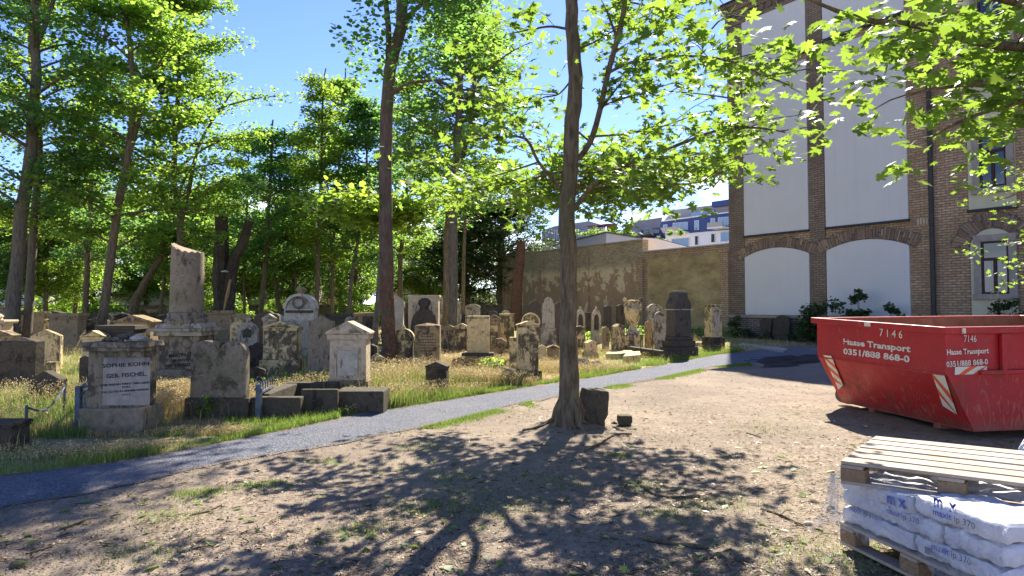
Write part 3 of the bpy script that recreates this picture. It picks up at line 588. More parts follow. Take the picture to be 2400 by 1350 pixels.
tpoly('pergola', [(1375, 530), (1425, 524), (1425, 527), (1378, 533)], 74, .3, 'roof_red'); tpoly('pergola', [(1422, 548), (1425, 548), (1425, 526), (1422, 526)], 74, .3, 'roof_red')
mb = MB()
for i in range(46):
    x = 1300+i*5.2; p = at(x, 551, 73); mb.box(p.x-.03, p.x+.03, p.y, p.y+.05, p.z-.6, p.z+.5)
a, b = at(1300, 541, 73), at(1535, 541, 73); mb.box(a.x, b.x, a.y, a.y+.06, a.z, a.z+.07); mb.build('terrace_railing', M['win_white'], TB, world=True)

# houses beyond the cemetery wall, left
def house(name, label, px0, px1, pyt, Y, dpt, wall, roof, rpts=None, wins=(), cat='house', ov=0.3):
    a = at(px0, pyt, Y); b = at(px1, pyt, Y); r = empty(name, (a.x, Y, 0), 0, label, cat)
    MB().box(a.x, b.x, Y, Y+dpt, 0, a.z).build('wall', M[wall], r, world=True)
    if rpts: 
        A = [at(x, y, Y-ov) for x, y in rpts]; MB().prism(A, [p+Vector((0, dpt+2*ov, 0)) for p in A]).build('roof', M[roof], r, world=True)
    for (x0, x1, y0, y1) in wins:
        p, q_ = at(x0, y1, Y), at(x1, y0, Y); w_ = MB().box(p.x-.12, q_.x+.12, Y-.06, Y, p.z-.12, q_.z+.12).build('window', M['win_white'], r, world=True)
        MB().box(p.x, q_.x, Y-.08, Y-.05, p.z, q_.z).build('pane', M['glass'], r, world=True)
    return r
house('white_house', 'white house with red tiled roof at the left edge', -120, 118, 527, 68, 12, 'white_wall', 'roof_red', [(-140, 530), (128, 530), (90, 492), (-140, 478)], [(10, 26, 560, 600), (60, 76, 560, 600), (10, 26, 650, 690), (60, 76, 650, 690)])
house('white_outbuilding', 'low white outbuilding with sloping roof behind leaning trunk', 262, 402, 690, 62, 9, 'white_wall', 'white_wall', [(258, 693), (410, 693), (405, 640), (318, 650)], [])
house('beige_house', 'plain beige house wall behind the stump and broken column', 560, 742, 628, 66, 10, 'beige_wall', 'roof_grey', [(550, 631), (750, 631), (730, 606), (575, 606)], [])
house('small_yellow_house', 'small bright house with yellow awning behind the round mausoleum', 742, 800, 668, 70, 8, 'yellow_wall', 'white_wall', [(738, 671), (806, 671), (790, 650), (742, 652)], [(750, 760, 680, 705), (770, 784, 684, 700)])
house('yellow_tenement', 'yellow tenement with paired windows between the middle trunks', 890, 1048, 592, 84, 12, 'yellow_wall', 'roof_grey', [(880, 596), (1056, 590), (1050, 566), (896, 574)], [(944, 951, 657, 678), (957, 964, 657, 678), (1012, 1018, 650, 672), (1021, 1027, 650, 672), (962, 969, 612, 632), (1012, 1018, 604, 624), (1034, 1040, 650, 672)])
house('pale_garage_row', 'low pale building glimpsed under the dark tree beside the wall', 1075, 1185, 690, 64, 6, 'beige_wall', 'win_white', [(1070, 693), (1190, 693), (1190, 684), (1070, 684)], [(1100, 1112, 698, 720), (1130, 1142, 698, 720)], 'building')

# cemetery end wall
EW = empty('cemetery_wall', (-20, 54, 0), 0, 'low dark stone wall with coping closing the cemetery at the back', 'wall')
a = at(-700, 730, 56); b = W3(uA, 0, -.2); a.z = 0; e = (b-a).normalized(); n = Vector((e.y, -e.x, 0)); FR3 = (a, e, n); Lw = (b-a).length
mb = MB(); fbox(mb, 0, Lw, 0, 1.5, -.4, 0, None, FR3); uvbox(mb.build('wall', M['brickdark'], EW, world=True), FR3)
mb = MB(); fbox(mb, 0, Lw, 1.5, 1.62, -.5, .1, None, FR3); mb.build('coping', M['brown'], EW, world=True)

# ------------------------------------------------------------------ red skip
A_ = Vector((4.84, 11.1, 1.385)); B_ = Vector((5.27, 8.52, 1.32)); e1 = (B_-A_).normalized(); e2 = Vector((-e1.y, e1.x, 0.0)).normalized()*1.0; e2 = (e2 - e1*e2.dot(e1)); e2.z += 0.008; e2.normalize()
nf = -e2; ns = e1.copy()
SK = empty('skip_container', (6.8, 9.8, 0), 0, 'battered red open topped skip with white lettering on bare ground', 'skip')
Ls = 3.7; dz = ZV
rimz = 0.0; bz = 0.55      # vertical band height
A1, B1, C1, D1 = A_, B_, B_+e2*Ls, A_+e2*Ls
def dn(p, d): return p - ZV*d
bz = 0.575
A2, B2, C2, D2 = dn(A1, .60), dn(B1, .57), dn(C1, bz), dn(D1, .60)
ins = 0.40
def bot(p, s): q_ = p+e2*s; q_.z = 0.07; return q_
A3, B3b, C3, D3 = bot(A1, ins), bot(B1, ins-.06), bot(C1, -ins), bot(D1, -ins)
mb = MB()
mb.poly([A1, B1, B2, A2]); mb.poly([A2, B2, B3b, A3]); mb.poly([B1, C1, C2, B2]); mb.poly([B2, C2, C3, B3b]); mb.poly([C1, D1, D2, C2]); mb.poly([C2, D2, D3, C3]); mb.poly([D1, A1, A2, D2]); mb.poly([D2, A2, A3, D3]); mb.poly([A3, B3b, C3, D3])
body = mb.build('body', M['red'], SK, world=True)
so = body.modifiers.new('thick', 'SOLIDIFY'); so.thickness = 0.012; so.offset = 1
ii = 0.02; mb = MB(); cen = (A1+C1)/2
def inn(p): d = (cen-p); d.z = 0; q_ = p+d.normalized()*0.035; return q_
Ai, Bi, Ci, Di = map(inn, (A1, B1, C1, D1)); Aj, Bj, Cj, Dj = map(inn, (A2, B2, C2, D2)); Ak, Bk, Ck, Dk = [inn(p)+ZV*.03 for p in (A3, B3b, C3, D3)]
for q_ in ([Ai, Aj, Bj, Bi], [Aj, Ak, Bk, Bj], [Bi, Bj, Cj, Ci], [Bj, Bk, Ck, Cj], [Ci, Cj, Dj, Di], [Cj, Ck, Dk, Dj], [Di, Dj, Aj, Ai], [Dj, Dk, Ak, Aj], [Ak, Dk, Ck, Bk]): mb.poly([p-ZV*.01 for p in q_])
mb.build('inner_lining', M['skip_inside'], SK, world=True)
mb = MB(); t, hgt = 0.075, 0.085
for P, Q, nn in ((A1, B1, -e2), (B1, C1, e1), (C1, D1, e2), (D1, A1, -e1)):
    d = (Q-P).normalized(); mb.obox(P-d*t+nn*0.014-ZV*(hgt-.012), (Q-P)+d*2*t, nn*t*0.8, ZV*hgt)
rim = MB(); rim.mats = mb.mats; rim.v, rim.f, rim.m = mb.v, mb.f, mb.m
rim.build('rim', M['red'], SK, world=True, bev=0.01)
for s_ in (0.72, 1.75, 2.8): mb = MB(); mb.obox(B1+e2*s_+e1*0.014-ZV*bz, e2*0.07, e1*0.05, ZV*(bz-0.08)); mb.build('rib', M['red'], SK, world=True, bev=.006)
mb = MB(); mb.obox(B2+e2*0.42+e1*0.016, e2*(Ls-.85), e1*0.055, ZV*0.05); mb.build('ledge', M['red'], SK, world=True, bev=.006)
mb = MB(); mb.obox(A2+e1*.03-e2*.012-ZV*.012, (B2-A2)-e1*.06, -e2*.01, ZV*0.024); mb.build('weld_seam', M['red'], SK, world=True)
def onface(px, py, P, n_): return onplane(px, py, P, n_)
n_slope = (B2-A2).cross(B3b-A2).normalized(); n_slope = n_slope if n_slope.dot(e2) < 0 else -n_slope
def stripes(name, TL, TR, BR, BL, nn, k, slant=0.55, vertical=True):
    mb = MB(); mb.mats = [M['refl_white'], M['refl_orange']]
    def pt(u, v, l): return TL*(1-u)*(1-v)+TR*u*(1-v)+BR*u*v+BL*(1-u)*v+nn*l
    mb.poly([pt(0, 0, .016), pt(1, 0, .016), pt(1, 1, .016), pt(0, 1, .016)], M['refl_white'])
    for i in range(k):
        a = (i+0.42)/k; b = a+0.46/k; s2 = slant/k
        if vertical: mb.poly([pt(0, max(0, a-s2), .0185), pt(1, min(1, a+s2), .0185), pt(1, min(1, b+s2), .0185), pt(0, max(0, b-s2), .0185)], M['refl_orange'])
        else: mb.poly([pt(min(1, a+s2), 0, .0185), pt(min(1, b+s2), 0, .0185), pt(max(0, b-s2), 1, .0185), pt(max(0, a-s2), 1, .0185)], M['refl_orange'])
    return mb.build(name, M['refl_white'], SK, world=True)
fs = lambda x, y: onface(x, y, A2, n_slope)
stripes('hazard_marking', fs(1931, 831), fs(1950, 833), fs(1978, 902), fs(1967, 912), n_slope, 3)
stripes('hazard_marking', fs(2186, 872), fs(2215, 876), fs(2246, 971), fs(2212, 950), n_slope, 2)
pf = lambda x, y: onface(x, y, B1, e1)
stripes('hazard_marking', pf(2236, 860), pf(2311, 857), pf(2309, 880), pf(2235, 884), e1, 2, 0.5, False).data.materials[0] = M['refl_white']
pw = lambda x, y: onface(x, y, A1, e2)
def ltr(s, a, b, f_, nn, h, up=ZV, bold=0.0, mat='paint_white'): return text(s, 'lettering', M[mat], SK, f_(*a), f_(*b), up, h, nn, bold=bold, lift=0.024)
ltr('7 1 4 6', (2065, 787), (2119, 793), pw, -e2, 0.105, bold=0.012)
ltr('Hasse Transport', (1980, 806), (2138, 825), pw, -e2, 0.085, bold=0.035)
ltr('0351/888 868-0', (1980, 829), (2136, 849), pw, -e2, 0.085, bold=0.035)
ltr('7146', (2256, 801), (2285, 801), pf, e1, 0.085, bold=0.0)
ltr('Hasse Transport', (2216, 831), (2314, 827), pf, e1, 0.065, bold=0.03)
ltr('0351/888 868-0', (2215, 860), (2312, 853), pf, e1, 0.07, bold=0.02)
mb = MB(); a = pw(2039, 755); mb.obox(a-e2*.08, e1*.12, -e2*.012, -ZV*.055); mb.build('sticker', M['paint_white'], SK, world=True)
mb = MB(); a = pf(2241, 769); mb.obox(a+e1*.08, e2*.05, e1*.012, -ZV*.06); mb.build('sticker', M['paint_white'], SK, world=True)
mb = MB(); c = ground(1968, 946); c = c+Vector((0.12, 0.03, 0.135)); mb.tube([c-e1*.09, c+e1*.09], .135, 20); mb.tube([c-e1*.11, c+e1*.11], .045, 12); mb.build('wheel', M['rubber'], SK, smooth=True, world=True)
mb = MB(); 
for k in (0.25, 0.75): p = A3+(B3b-A3)*k; mb = MB(); mb.obox(Vector((p.x, p.y, 0.0)), e2*(Ls-2*ins), e1*.12, ZV*.075); mb.build('skid', M['red'], SK, world=True)

# ------------------------------------------------------------------ pallets and sacks
def pallet(name, label, o, ex, ey, Lx, Ly, nb, seed):
    """o = top corner on the ground level of the pallet, ex along boards, ey across"""
    r = empty(name, o, 0, label, 'pallet'); rr = random.Random(seed); ez = ex.cross(ey).normalized()
    if ez.z < 0: ez = -ez
    gap = 0.042; wb = (Ly-gap*(nb-1))/nb
    for i in range(nb):
        y0 = i*(wb+gap); w2 = wb+rr.uniform(-.006, .006); mb = MB(); mb.obox(o+ey*y0+ez*(0.122+rr.uniform(0, .002))+ex*rr.uniform(-.006, .006), ex*Lx, ey*w2, ez*.021); mb.build('top_board', M['wood'], r, world=True, bev=0.003)
    for i in range(3):
        mb = MB(); mb.obox(o+ex*(i*(Lx-.13)/2)+ez*.1, ex*.13, ey*Ly, ez*.0215); mb.build('stringer', M['wood'], r, world=True, bev=.003)
        mb = MB(); mb.obox(o+ey*(i*(Ly-.11)/2), ex*Lx, ey*.11, ez*.021); mb.build('bottom_board', M['wood'], r, world=True, bev=.003)
        for j in range(3):
            mb = MB(); mb.obox(o+ex*(i*(Lx-.145)/2)+ey*(j*(Ly-.11)/2)+ez*.0215, ex*.145, ey*.11, ez*.078); mb.build('block', M['chip'], r, world=True, bev=.005)
    return r
SA = Vector((2.19, 4.74, 0)); se1 = Vector((.21, -.978, 0)).normalized(); se2 = Vector((.978, .21, 0)).normalized()
pallet('pallet', 'weathered wooden pallet carrying the stack of white sacks', Vector((SA.x, SA.y, 0.01)), se1, se2, 1.2, 0.95, 6, 2)
TA = at(1969, 1082, 4.5); TA = Vector((TA.x, TA.y, 0)); tx = Vector((.80, -.60, -.0)).normalized(); ty = Vector((.62, .785, 0)).normalized()
zt_ = at(1968, 1080, 4.5).z-0.143
pallet('pallet', 'clean pale wooden pallet lying on top of the wrapped sacks', Vector((TA.x, TA.y, zt_)), tx, ty, 1.2, 1.08, 6, 5)
print('top pallet z', zt_)
def sack(o, a, b, h, label, seed, texts=True):
    """soft paper sack: subdivided box bulging in the middle"""
    nx, ny, nz = 18, 12, 6; r_ = random.Random(seed); r = empty('sack', o, 0, label, 'sack', 'white paper sacks stacked on the lower pallet')
    vs_, idx = [], {}; fs_ = []
    def P(i, j, k):
        if (i, j, k) in idx: return idx[(i, j, k)]
        u, v, w_ = i/nx*2-1, j/ny*2-1, k/nz*2-1
        e_ = 1-(1-abs(w_))*0.0; rr_ = max(abs(u), abs(v)); bul = 1-0.18*(rr_**8)
        un = u*(1-0.035*abs(w_)**2); vn = v*(1-0.045*abs(w_)**2); x = (un+1)/2; y = (vn+1)/2
        z = h*(.5+.5*w_*bul)+0.006*math.sin(u*7+seed)*math.cos(v*5+seed*2)+.022*(float(vnoise(u*2+seed, v*2, .23, 41))-.5); y += .035*(float(vnoise(u*3+seed, w_*.9, .33, 42))-.5); x += .02*(float(vnoise(v*3+seed, w_*.9, .33, 43))-.5)
        p = o+a*x+b*y+ZV*z; idx[(i, j, k)] = len(vs_); vs_.append(p); return idx[(i, j, k)]
    for i in range(nx):
        for j in range(ny):
            for k in (0, nz): fs_.append((P(i, j, k), P(i+1, j, k), P(i+1, j+1, k), P(i, j+1, k)))
    for i in range(nx):
        for k in range(nz):
            for j in (0, ny): fs_.append((P(i, j, k), P(i+1, j, k), P(i+1, j, k+1), P(i, j, k+1)))
    for j in range(ny):
        for k in range(nz):
            for i in (0, nx): fs_.append((P(i, j, k), P(i, j+1, k), P(i, j+1, k+1), P(i, j, k+1)))
    mb = MB(); mb.v = [tuple(p) for p in vs_]; mb.f = fs_; mb.m = [0]*len(fs_); mb.build('paper', M['sack'], r, smooth=True, world=True)
    return r
hS = 0.112; z0 = 0.155
lab = {0: 'bottom layer', 1: 'middle layer', 2: 'top layer'}
for k in range(3):
    segs = [(0.0, 0.62), (0.625, 0.575)] if k % 2 == 0 else [(0.0, 0.42), (0.425, 0.40), (0.83, 0.37)]
    zz = z0+k*(hS+.002)
    for n_, (s0, ln) in enumerate(segs):
        where = ['far end', 'middle', 'near end'][n_ if len(segs) == 3 else n_*2]
        o = SA+se1*s0+se2*(0.02+0.012*((k+n_) % 2))+ZV*zz
        if k == 2 and n_ == 0: o -= ZV*0.02
        s_ = sack(o, se1*(ln-.006), se2*0.44, hS, 'white paper sack in the %s, %s of the stack on the pallet' % (lab[k], where), k*5+n_)
        if not (k == 2):
            pr = SA+se2*(0.02+0.012*((k+n_) % 2)-0.004)
            def sp(px, py): return onplane(px, py, pr, -se2)
        o2 = SA+se1*s0+se2*0.50+ZV*zz
        if k == 2: sack(o2, se1*(ln-.006), se2*0.44, hS, 'white paper sack behind the front row in the top layer, %s' % where, k*7+n_)
mb = MB(); mb.obox(SA+se2*.5+se1*.01+ZV*z0, se1*1.16, se2*.42, ZV*hS*1.98); core = mb.build('sack', M['sack']); tag(core, 'white paper sacks at the back of the lower layers, mostly hidden', 'sack', 'white paper sacks stacked on the lower pallet')
bevel(core, .04, 3)
def sx(px, py, d=0.0): return onplane(px, py, SA+se2*(0.012-d), -se2)
def label_on(par, a, b, s, h, mat, bold=0.0): 
    return text(s, 'print', M[mat], par, sx(*a), sx(*b), ZV, h, -se2, bold=bold, lift=0.004)
sk = [o for o in bpy.data.objects if o.name.startswith('sack') and o.type == 'EMPTY']
byl = {o['label']: o for o in sk}
def S_(k, wh): return byl['white paper sack in the %s, %s of the stack on the pallet' % (lab[k], wh)]
label_on(S_(1, 'far end'), (1992, 1196), (2020, 1206), 'maxit', 0.032, 'print_blue', .02); label_on(S_(1, 'far end'), (2024, 1208), (2058, 1221), 'ip 370', 0.032, 'print_black', .0)
label_on(S_(2, 'far end'), (2080, 1178), (2125, 1192), 'm x', 0.07, 'print_blue', .04)
label_on(S_(1, 'middle'), (2078, 1201), (2110, 1213), 'maxit', 0.034, 'print_blue', .02); label_on(S_(1, 'middle'), (2115, 1215), (2156, 1229), 'ip 370', 0.034, 'print_black', .0)
label_on(S_(1, 'near end'), (2188, 1205), (2232, 1220), 'maxit', 0.036, 'print_blue', .02); label_on(S_(1, 'near end'), (2238, 1222), (2287, 1241), 'ip 370', 0.036, 'print_black', .0)
label_on(S_(1, 'near end'), (2187, 1223), (2234, 1239), 'KALKPUTZ', 0.02, 'print_grey', .0)
label_on(S_(0, 'far end'), (2185, 1286), (2226, 1303), 'maxit', 0.038, 'print_blue', .02); label_on(S_(0, 'far end'), (2231, 1305), (2277, 1326), 'ip 370', 0.038, 'print_black', .0)
label_on(S_(0, 'far end'), (2184, 1304), (2228, 1322), 'KALKPUTZ', 0.02, 'print_grey', .0)
mb = MB(); a = sx(2169, 1296); mb.poly([a-se2*.005, a+se1*.04-se2*.005, a+se1*.04+ZV*.04-se2*.005, a+ZV*.04-se2*.005]); mb.build('print', M['print_grey'], S_(0, 'far end'), world=True)
label_on(S_(2, 'near end'), (2190, 1185), (2245, 1203), 'm  x', 0.07, 'print_blue', .04)
# film draped over the stack
nu, nv_ = 90, 46; Vf = []
for i in range(nu):
    for j in range(nv_):
        u = -0.06+1.34*i/(nu-1); t = j/(nv_-1)
        dr = 0.34+0.06*math.sin(u*9)+0.05*math.sin(u*23+1)
        top = 0.30
        s_ = t*(top+dr); 
        if s_ < top: x = (top-s_)-0.015; z = z0+3*hS+0.012+0.008*math.sin(u*31+s_*20)
        else: x = -0.018-0.02*math.sin(u*26+s_*13)*0.5-0.012*abs(math.sin(u*51)); z = z0+3*hS+0.012-(s_-top)
        if u < 0: x -= (-u)*0.5; z -= (-u)*1.2
        p = SA+se1*u+se2*x+ZV*z; Vf.append(tuple(p))
Vf = np.array(Vf); Vf += (np.stack([vnoise(Vf[:, 0]*3, Vf[:, 2]*3+Vf[:, 1], .12, 31), vnoise(Vf[:, 1]*3, Vf[:, 2]*3, .12, 32), vnoise(Vf[:, 0]*3, Vf[:, 1]*3, .1, 33)*.6], 1)-.5)*.022
I = (np.arange(nu-1)[:, None]*nv_+np.arange(nv_-1)[None]).ravel(); Fq = np.stack([I, I+nv_, I+nv_+1, I+1], 1)
tag(npmesh('plastic_film', Vf, Fq, M['film'], smooth=True), 'torn clear plastic film draped over the stack of white sacks', 'plastic film')
# loose hanging corner of the film
Vf = []
for i in range(26):
    for j in range(26):
        u, v = i/25, j/25; p = SA+se1*(-0.015+0.14*u*v)+se2*(-0.035-0.10*v*v*(1-.6*u)+0.02*math.sin(u*14+v*5))+ZV*(z0+3*hS-0.02-0.40*v*(1-.35*u)); p += se1*(-.10*(1-u)*v); Vf.append(tuple(p))
I = (np.arange(25)[:, None]*26+np.arange(25)[None]).ravel(); Fq = np.stack([I, I+26, I+27, I+1], 1)
tag(npmesh('plastic_film', np.array(Vf), Fq, M['film'], smooth=True), 'loose corner of clear film hanging off the far end of the sacks', 'plastic film')
# second wrapped bundle at the right edge
WB = empty('wrapped_bundle', (4.5, 5.9, 0), 0.3, 'plastic wrapped grey bundle at the right edge beyond the pallets', 'bundle')
p = at(2384, 1046, 5.9); p2 = at(2404, 1012, 6.1)
mb = MB(); A = [p, p+Vector((.02, .0, -.5)), p+Vector((1.2, -.3, -.5)), p+Vector((1.2, -.3, .12)), p2]; mb.prism([Vector(q_) for q_ in A], [Vector(q_)+Vector((1.0, .35, 0)) for q_ in A]); o = mb.build('wrapping', M['sack'], WB, world=True, bev=.03)
o.parent = None; bpy.data.objects.remove(WB); o.name = 'wrapped_bundle'; o.matrix_parent_inverse = Matrix(); tag(o, 'plastic wrapped grey bundle at the right edge beyond the pallets', 'bundle')
# ------------------------------------------------------------------ leaves and trees
def polar(l): return np.array([(r*math.cos(R(a)), r*math.sin(R(a))) for a, r in l])
MAPLE = polar([(-90, .10), (-62, .42), (-40, .34), (-22, .66), (-8, .60), (0, .80), (10, .56), (22, .50), (30, .74), (42, 1.0), (50, .76), (58, .62), (68, .44), (74, .74), (84, .80), (90, 1.12), (96, .80), (106, .74), (112, .44), (122, .62), (130, .76), (138, 1.0), (150, .74), (158, .50), (170, .56), (180, .80), (188, .60), (202, .66), (220, .34), (242, .42)])
STAR = polar([(-90, .15), (-45, .45), (-5, .85), (18, .5), (42, 1.0), (66, .5), (90, 1.1), (114, .5), (138, 1.0), (162, .5), (185, .85), (225, .45)])
HEX = polar([(-90, .6), (-20, .8), (35, .95), (90, 1.1), (145, .95), (200, .8)])
KITE = polar([(-90, .7), (0, .62), (90, 1.1), (180, .62)])
def leaves(C, size, tmpl, tilt=0.45, seed=0, up=None, jit=0.42):
    g = np.random.default_rng(seed); n = len(C); k = len(tmpl)
    nrm = g.normal(size=(n, 3))*tilt; nrm[:, 2] += 1
    if up is not None: nrm = nrm + up
    nrm /= np.linalg.norm(nrm, axis=1)[:, None]
    a = g.normal(size=(n, 3)); a -= nrm*np.sum(a*nrm, 1)[:, None]; a /= np.linalg.norm(a, axis=1)[:, None]; b = np.cross(nrm, a)
    s = size*0.5*(1+jit*g.uniform(-1, 1, n)); fold = g.uniform(-.05, .28, n)
    x = tmpl[:, 0][None]*s[:, None]; y = tmpl[:, 1][None]*s[:, None]
    P = C[:, None]+a[:, None]*x[..., None]+b[:, None]*y[..., None]-nrm[:, None]*((np.abs(x)+.3*np.abs(y))*fold[:, None])[..., None]
    if k <= 6:
        V = P.reshape(-1, 3); base = (np.arange(n)*k)[:, None]
        F_ = np.concatenate([np.stack([base[:, 0], base[:, 0]+j, base[:, 0]+j+1], 1) for j in range(1, k-1)])
    else:
        V = np.concatenate([C[:, None], P], 1).reshape(-1, 3); base = np.arange(n)*(k+1)
        F_ = np.concatenate([np.stack([base, base+1+j, base+1+(j+1) % k], 1) for j in range(k)])
    return V, F_
def spray(c, r, n, g, droop=0.18, thick=0.22):
    a = g.uniform(0, 2*math.pi, n); d = np.sqrt(g.uniform(0, 1, n))*r
    return np.stack([c[0]+d*np.cos(a), c[1]+d*np.sin(a), c[2]-droop*r*(d/r)**2+g.normal(size=n)*thick*r], 1)
def lerp_path(pts, t):
    d = [0]; 
    for i in range(1, len(pts)): d.append(d[-1]+(pts[i]-pts[i-1]).length)
    s = t*d[-1]
    for i in range(1, len(pts)):
        if s <= d[i]+1e-9: return pts[i-1].lerp(pts[i], (s-d[i-1])/max(1e-9, d[i]-d[i-1]))
    return pts[-1].copy()
def smooth_path(pts, n):
    pts = [Vector(p) for p in pts]
    if len(pts) < 3: return [pts[0].lerp(pts[-1], i/n) for i in range(n+1)]
    P = [pts[0]*2-pts[1]]+pts+[pts[-1]*2-pts[-2]]; out = []
    for i in range(1, len(P)-2):
        m_ = max(2, n//(len(pts)-1))
        for k in range(m_):
            t = k/m_; a, b, c, d = P[i-1:i+3]
            out.append(0.5*((2*b)+(c-a)*t+(2*a-5*b+4*c-d)*t*t+(3*b-a-3*c+d)*t**3))
    return out+[pts[-1]]
def zpath(pts, z):
    for i in range(1, len(pts)):
        if pts[i].z >= z: 
            t = (z-pts[i-1].z)/max(1e-6, pts[i].z-pts[i-1].z); return pts[i-1].lerp(pts[i], max(0, min(1, t)))
    return pts[-1].copy()
def make_tree(name, label, trunk, r0, r1, z0, z1, Rc, nl, seed, leafsize=0.16, nper=85, mat='leaf', barkm='bark', forks=(), tmpl=HEX, env=0.5, sr=0.75, flare=1.5, side=None, group=None, cat='tree', dens=6, seg=10, low=0.45, gap=None, extra=()):
    """trunk: list of world points; crown between heights z0 and z1 with radius Rc; forks: extra big stems as world paths with radii"""
    rr = random.Random(seed); g = np.random.default_rng(seed); base = trunk[0].copy(); base.z = 0
    root = empty(name, base, 0, label, cat, group); mb = MB()
    tp = smooth_path(trunk, 18); L_ = tp[-1].z; rad = []
    for i, p in enumerate(tp):
        t = i/(len(tp)-1); r = r0*(1-t)+r1*t; h = p.z
        if h < 0.9: r *= 1+(flare-1)*(1-max(0, h)/0.9)**2
        rad.append(r)
    for i in range(1, len(tp)-1): tp[i] = tp[i]+Vector((rr.gauss(0, 1), rr.gauss(0, 1), 0))*r0*0.10
    mb.tube(tp, rad, 14)
    if flare > 1.2:
        for k in range(5):
            a = k*1.26+rr.uniform(-.3, .3); d = Vector((math.cos(a), math.sin(a), 0)); mb.tube([base+d*r0*.4+ZV*.4, base+d*r0*1.25+ZV*.10, base+d*r0*2.2-ZV*.03], [r0*.5, r0*.36, r0*.12], 7)
    stems = [(tp, rad)]
    for path, ra, rb in forks:
        fp = smooth_path(path, 10); fr = [ra+(rb-ra)*i/(len(fp)-1) for i in range(len(fp))]; mb.tube(fp, fr, 9); stems.append((fp, fr))
    sprays = []
    for i in range(nl):
        f = (i+0.5)/nl; z = z0+(z1-z0)*f*0.97; stem, srad = stems[0] if (len(stems) == 1 or rr.random() < .5) else rr.choice(stems[1:])
        if z > stem[-1].z or z < stem[0].z: stem, srad = max(stems, key=lambda q_: q_[0][-1].z) if z > stems[0][0][-1].z else stems[0]
        zs = max(z-rr.uniform(.3, .35*Rc), z0*low); p0 = zpath(stem, zs)
        e = math.sin(math.pi*min(1, (0.10+0.90*(1-f))**env)) if f > .12 else 0.65
        e = max(0.28, (1-f)**0.55*1.15 if f > .45 else 0.75+0.35*f/0.45); ln = Rc*e*rr.uniform(.65, 1.1)
        az = i*2.399+rr.uniform(-.5, .5)
        if side is not None and rr.random() < side[1]: az = side[0]+rr.uniform(-.8, .8)
        d = Vector((math.cos(az), math.sin(az), 0)); el = rr.uniform(.2, .75)
        pts = [p0, p0+d*ln*.35+ZV*ln*.35*el*1.2, p0+d*ln*.7+ZV*ln*.7*el*.95, p0+d*ln+ZV*ln*el*.75]
        lp = smooth_path(pts, 6); rb = max(0.012, min(r0*.35, 0.018+0.014*ln)); mb.tube(lp, [rb*(1-.8*k/(len(lp)-1)) for k in range(len(lp))], 5, caps=False)
        for k in range(dens):
            t = 0.3+0.7*(k+rr.random())/dens; q_ = lerp_path(lp, t); sd_ = Vector((-d.y, d.x, 0))*rr.uniform(-1, 1)*ln*.38*(1.2-t*.6); c = q_+sd_+ZV*rr.uniform(-.12, .25)
            mb.tube([q_, q_.lerp(c, .5)+ZV*.06, c], [rb*.35, rb*.25, rb*.1], 4, caps=False)
            if gap and gap(c): continue
            sprays.append(spray(c, sr*rr.uniform(.6, 1.15), int(nper*rr.uniform(.6, 1.3)), g))
    for (x, y, Ye, r_, n_) in extra: c_ = at(x, y, Ye); sprays.append(spray(c_, r_, n_, g, .3, .3))
    mb.build('trunk', M[barkm], root, smooth=True, world=True)
    C = np.concatenate(sprays); V_, F_ = leaves(C, leafsize, tmpl, 0.42, seed)
    if mat == 'leaf': mat = ('leaf', 'leaf3', 'leaf2', 'leaf', 'leaf3')[seed % 5]
    npmesh('crown', V_, F_, M[mat], root, world=True); return root
def tr(pts, Y, ext=None):
    out = [at(x, y, Y) for x, y in pts]; b = out[0].copy(); b.z = -0.05; 
    if out[0].z > 0.02: out = [Vector((out[0].x, out[0].y, -0.05))]+out
    else: out[0].z = -.05
    return out
T = make_tree
# tall slender maples of the cemetery
T('maple_tree', 'tall grey trunked maple nearest the left edge of the photo', tr([(28, 775), (42, 600), (62, 420), (78, 250), (84, 100), (80, -80), (84, -330)], 26), .29, .10, 5.2, 17.5, 3.4, 34, 11, barkm='barkgrey', leafsize=.135, forks=[([at(80, 120, 26), at(120, 20, 26.2), at(150, -100, 26.5)], .11, .05)])
T('maple_tree', 'slightly thinner maple just right of the leftmost trunk', tr([(62, 785), (72, 640), (86, 470), (90, 330), (80, 210), (70, 60), (90, -250)], 28), .20, .07, 4.6, 16.5, 3.2, 26, 12, barkm='barkgrey', leafsize=.135)
T('maple_tree', 'maple leaning right with a pale lit edge behind the corniced tomb', tr([(238, 768), (252, 660), (278, 480), (300, 360), (312, 240), (306, 120), (290, 0), (280, -200)], 27), .20, .06, 4.5, 17, 3.4, 34, 13, forks=[([at(298, 380, 27), at(322, 300, 27), at(352, 180, 27.5), at(378, 40, 28)], .08, .03)])
T('maple_tree', 'slim dark maple between the left pair and the leaning maple', tr([(200, 735), (206, 600), (213, 460), (220, 300), (232, 180), (250, 60)], 36), .17, .06, 4.0, 15.5, 3.3, 28, 14, leafsize=.15)
T('maple_tree', 'big spreading maple whose trunk forks above the broken column', tr([(424, 740), (424, 560), (424, 500)], 31), .20, .16, 5.5, 17.0, 4.3, 60, 15, leafsize=.135, flare=1, forks=[([at(424, 505, 31), at(408, 430, 31), at(412, 300, 31), at(422, 150, 31), at(430, -20, 31), at(430, -120, 31)], .15, .04), ([at(424, 505, 31), at(442, 450, 31), at(462, 350, 31.5), at(500, 280, 32), at(545, 215, 32)], .12, .03), ([at(412, 300, 31), at(385, 200, 30.5), at(372, 60, 30), at(360, -60, 30)], .08, .03)], nper=90)
T('maple_tree', 'straight dark maple right behind the dead forked stump', tr([(612, 735), (622, 600), (632, 450), (638, 300), (640, 280)], 38), .16, .03, 3.6, 12.0, 2.7, 26, 16, leafsize=.15, nper=70)
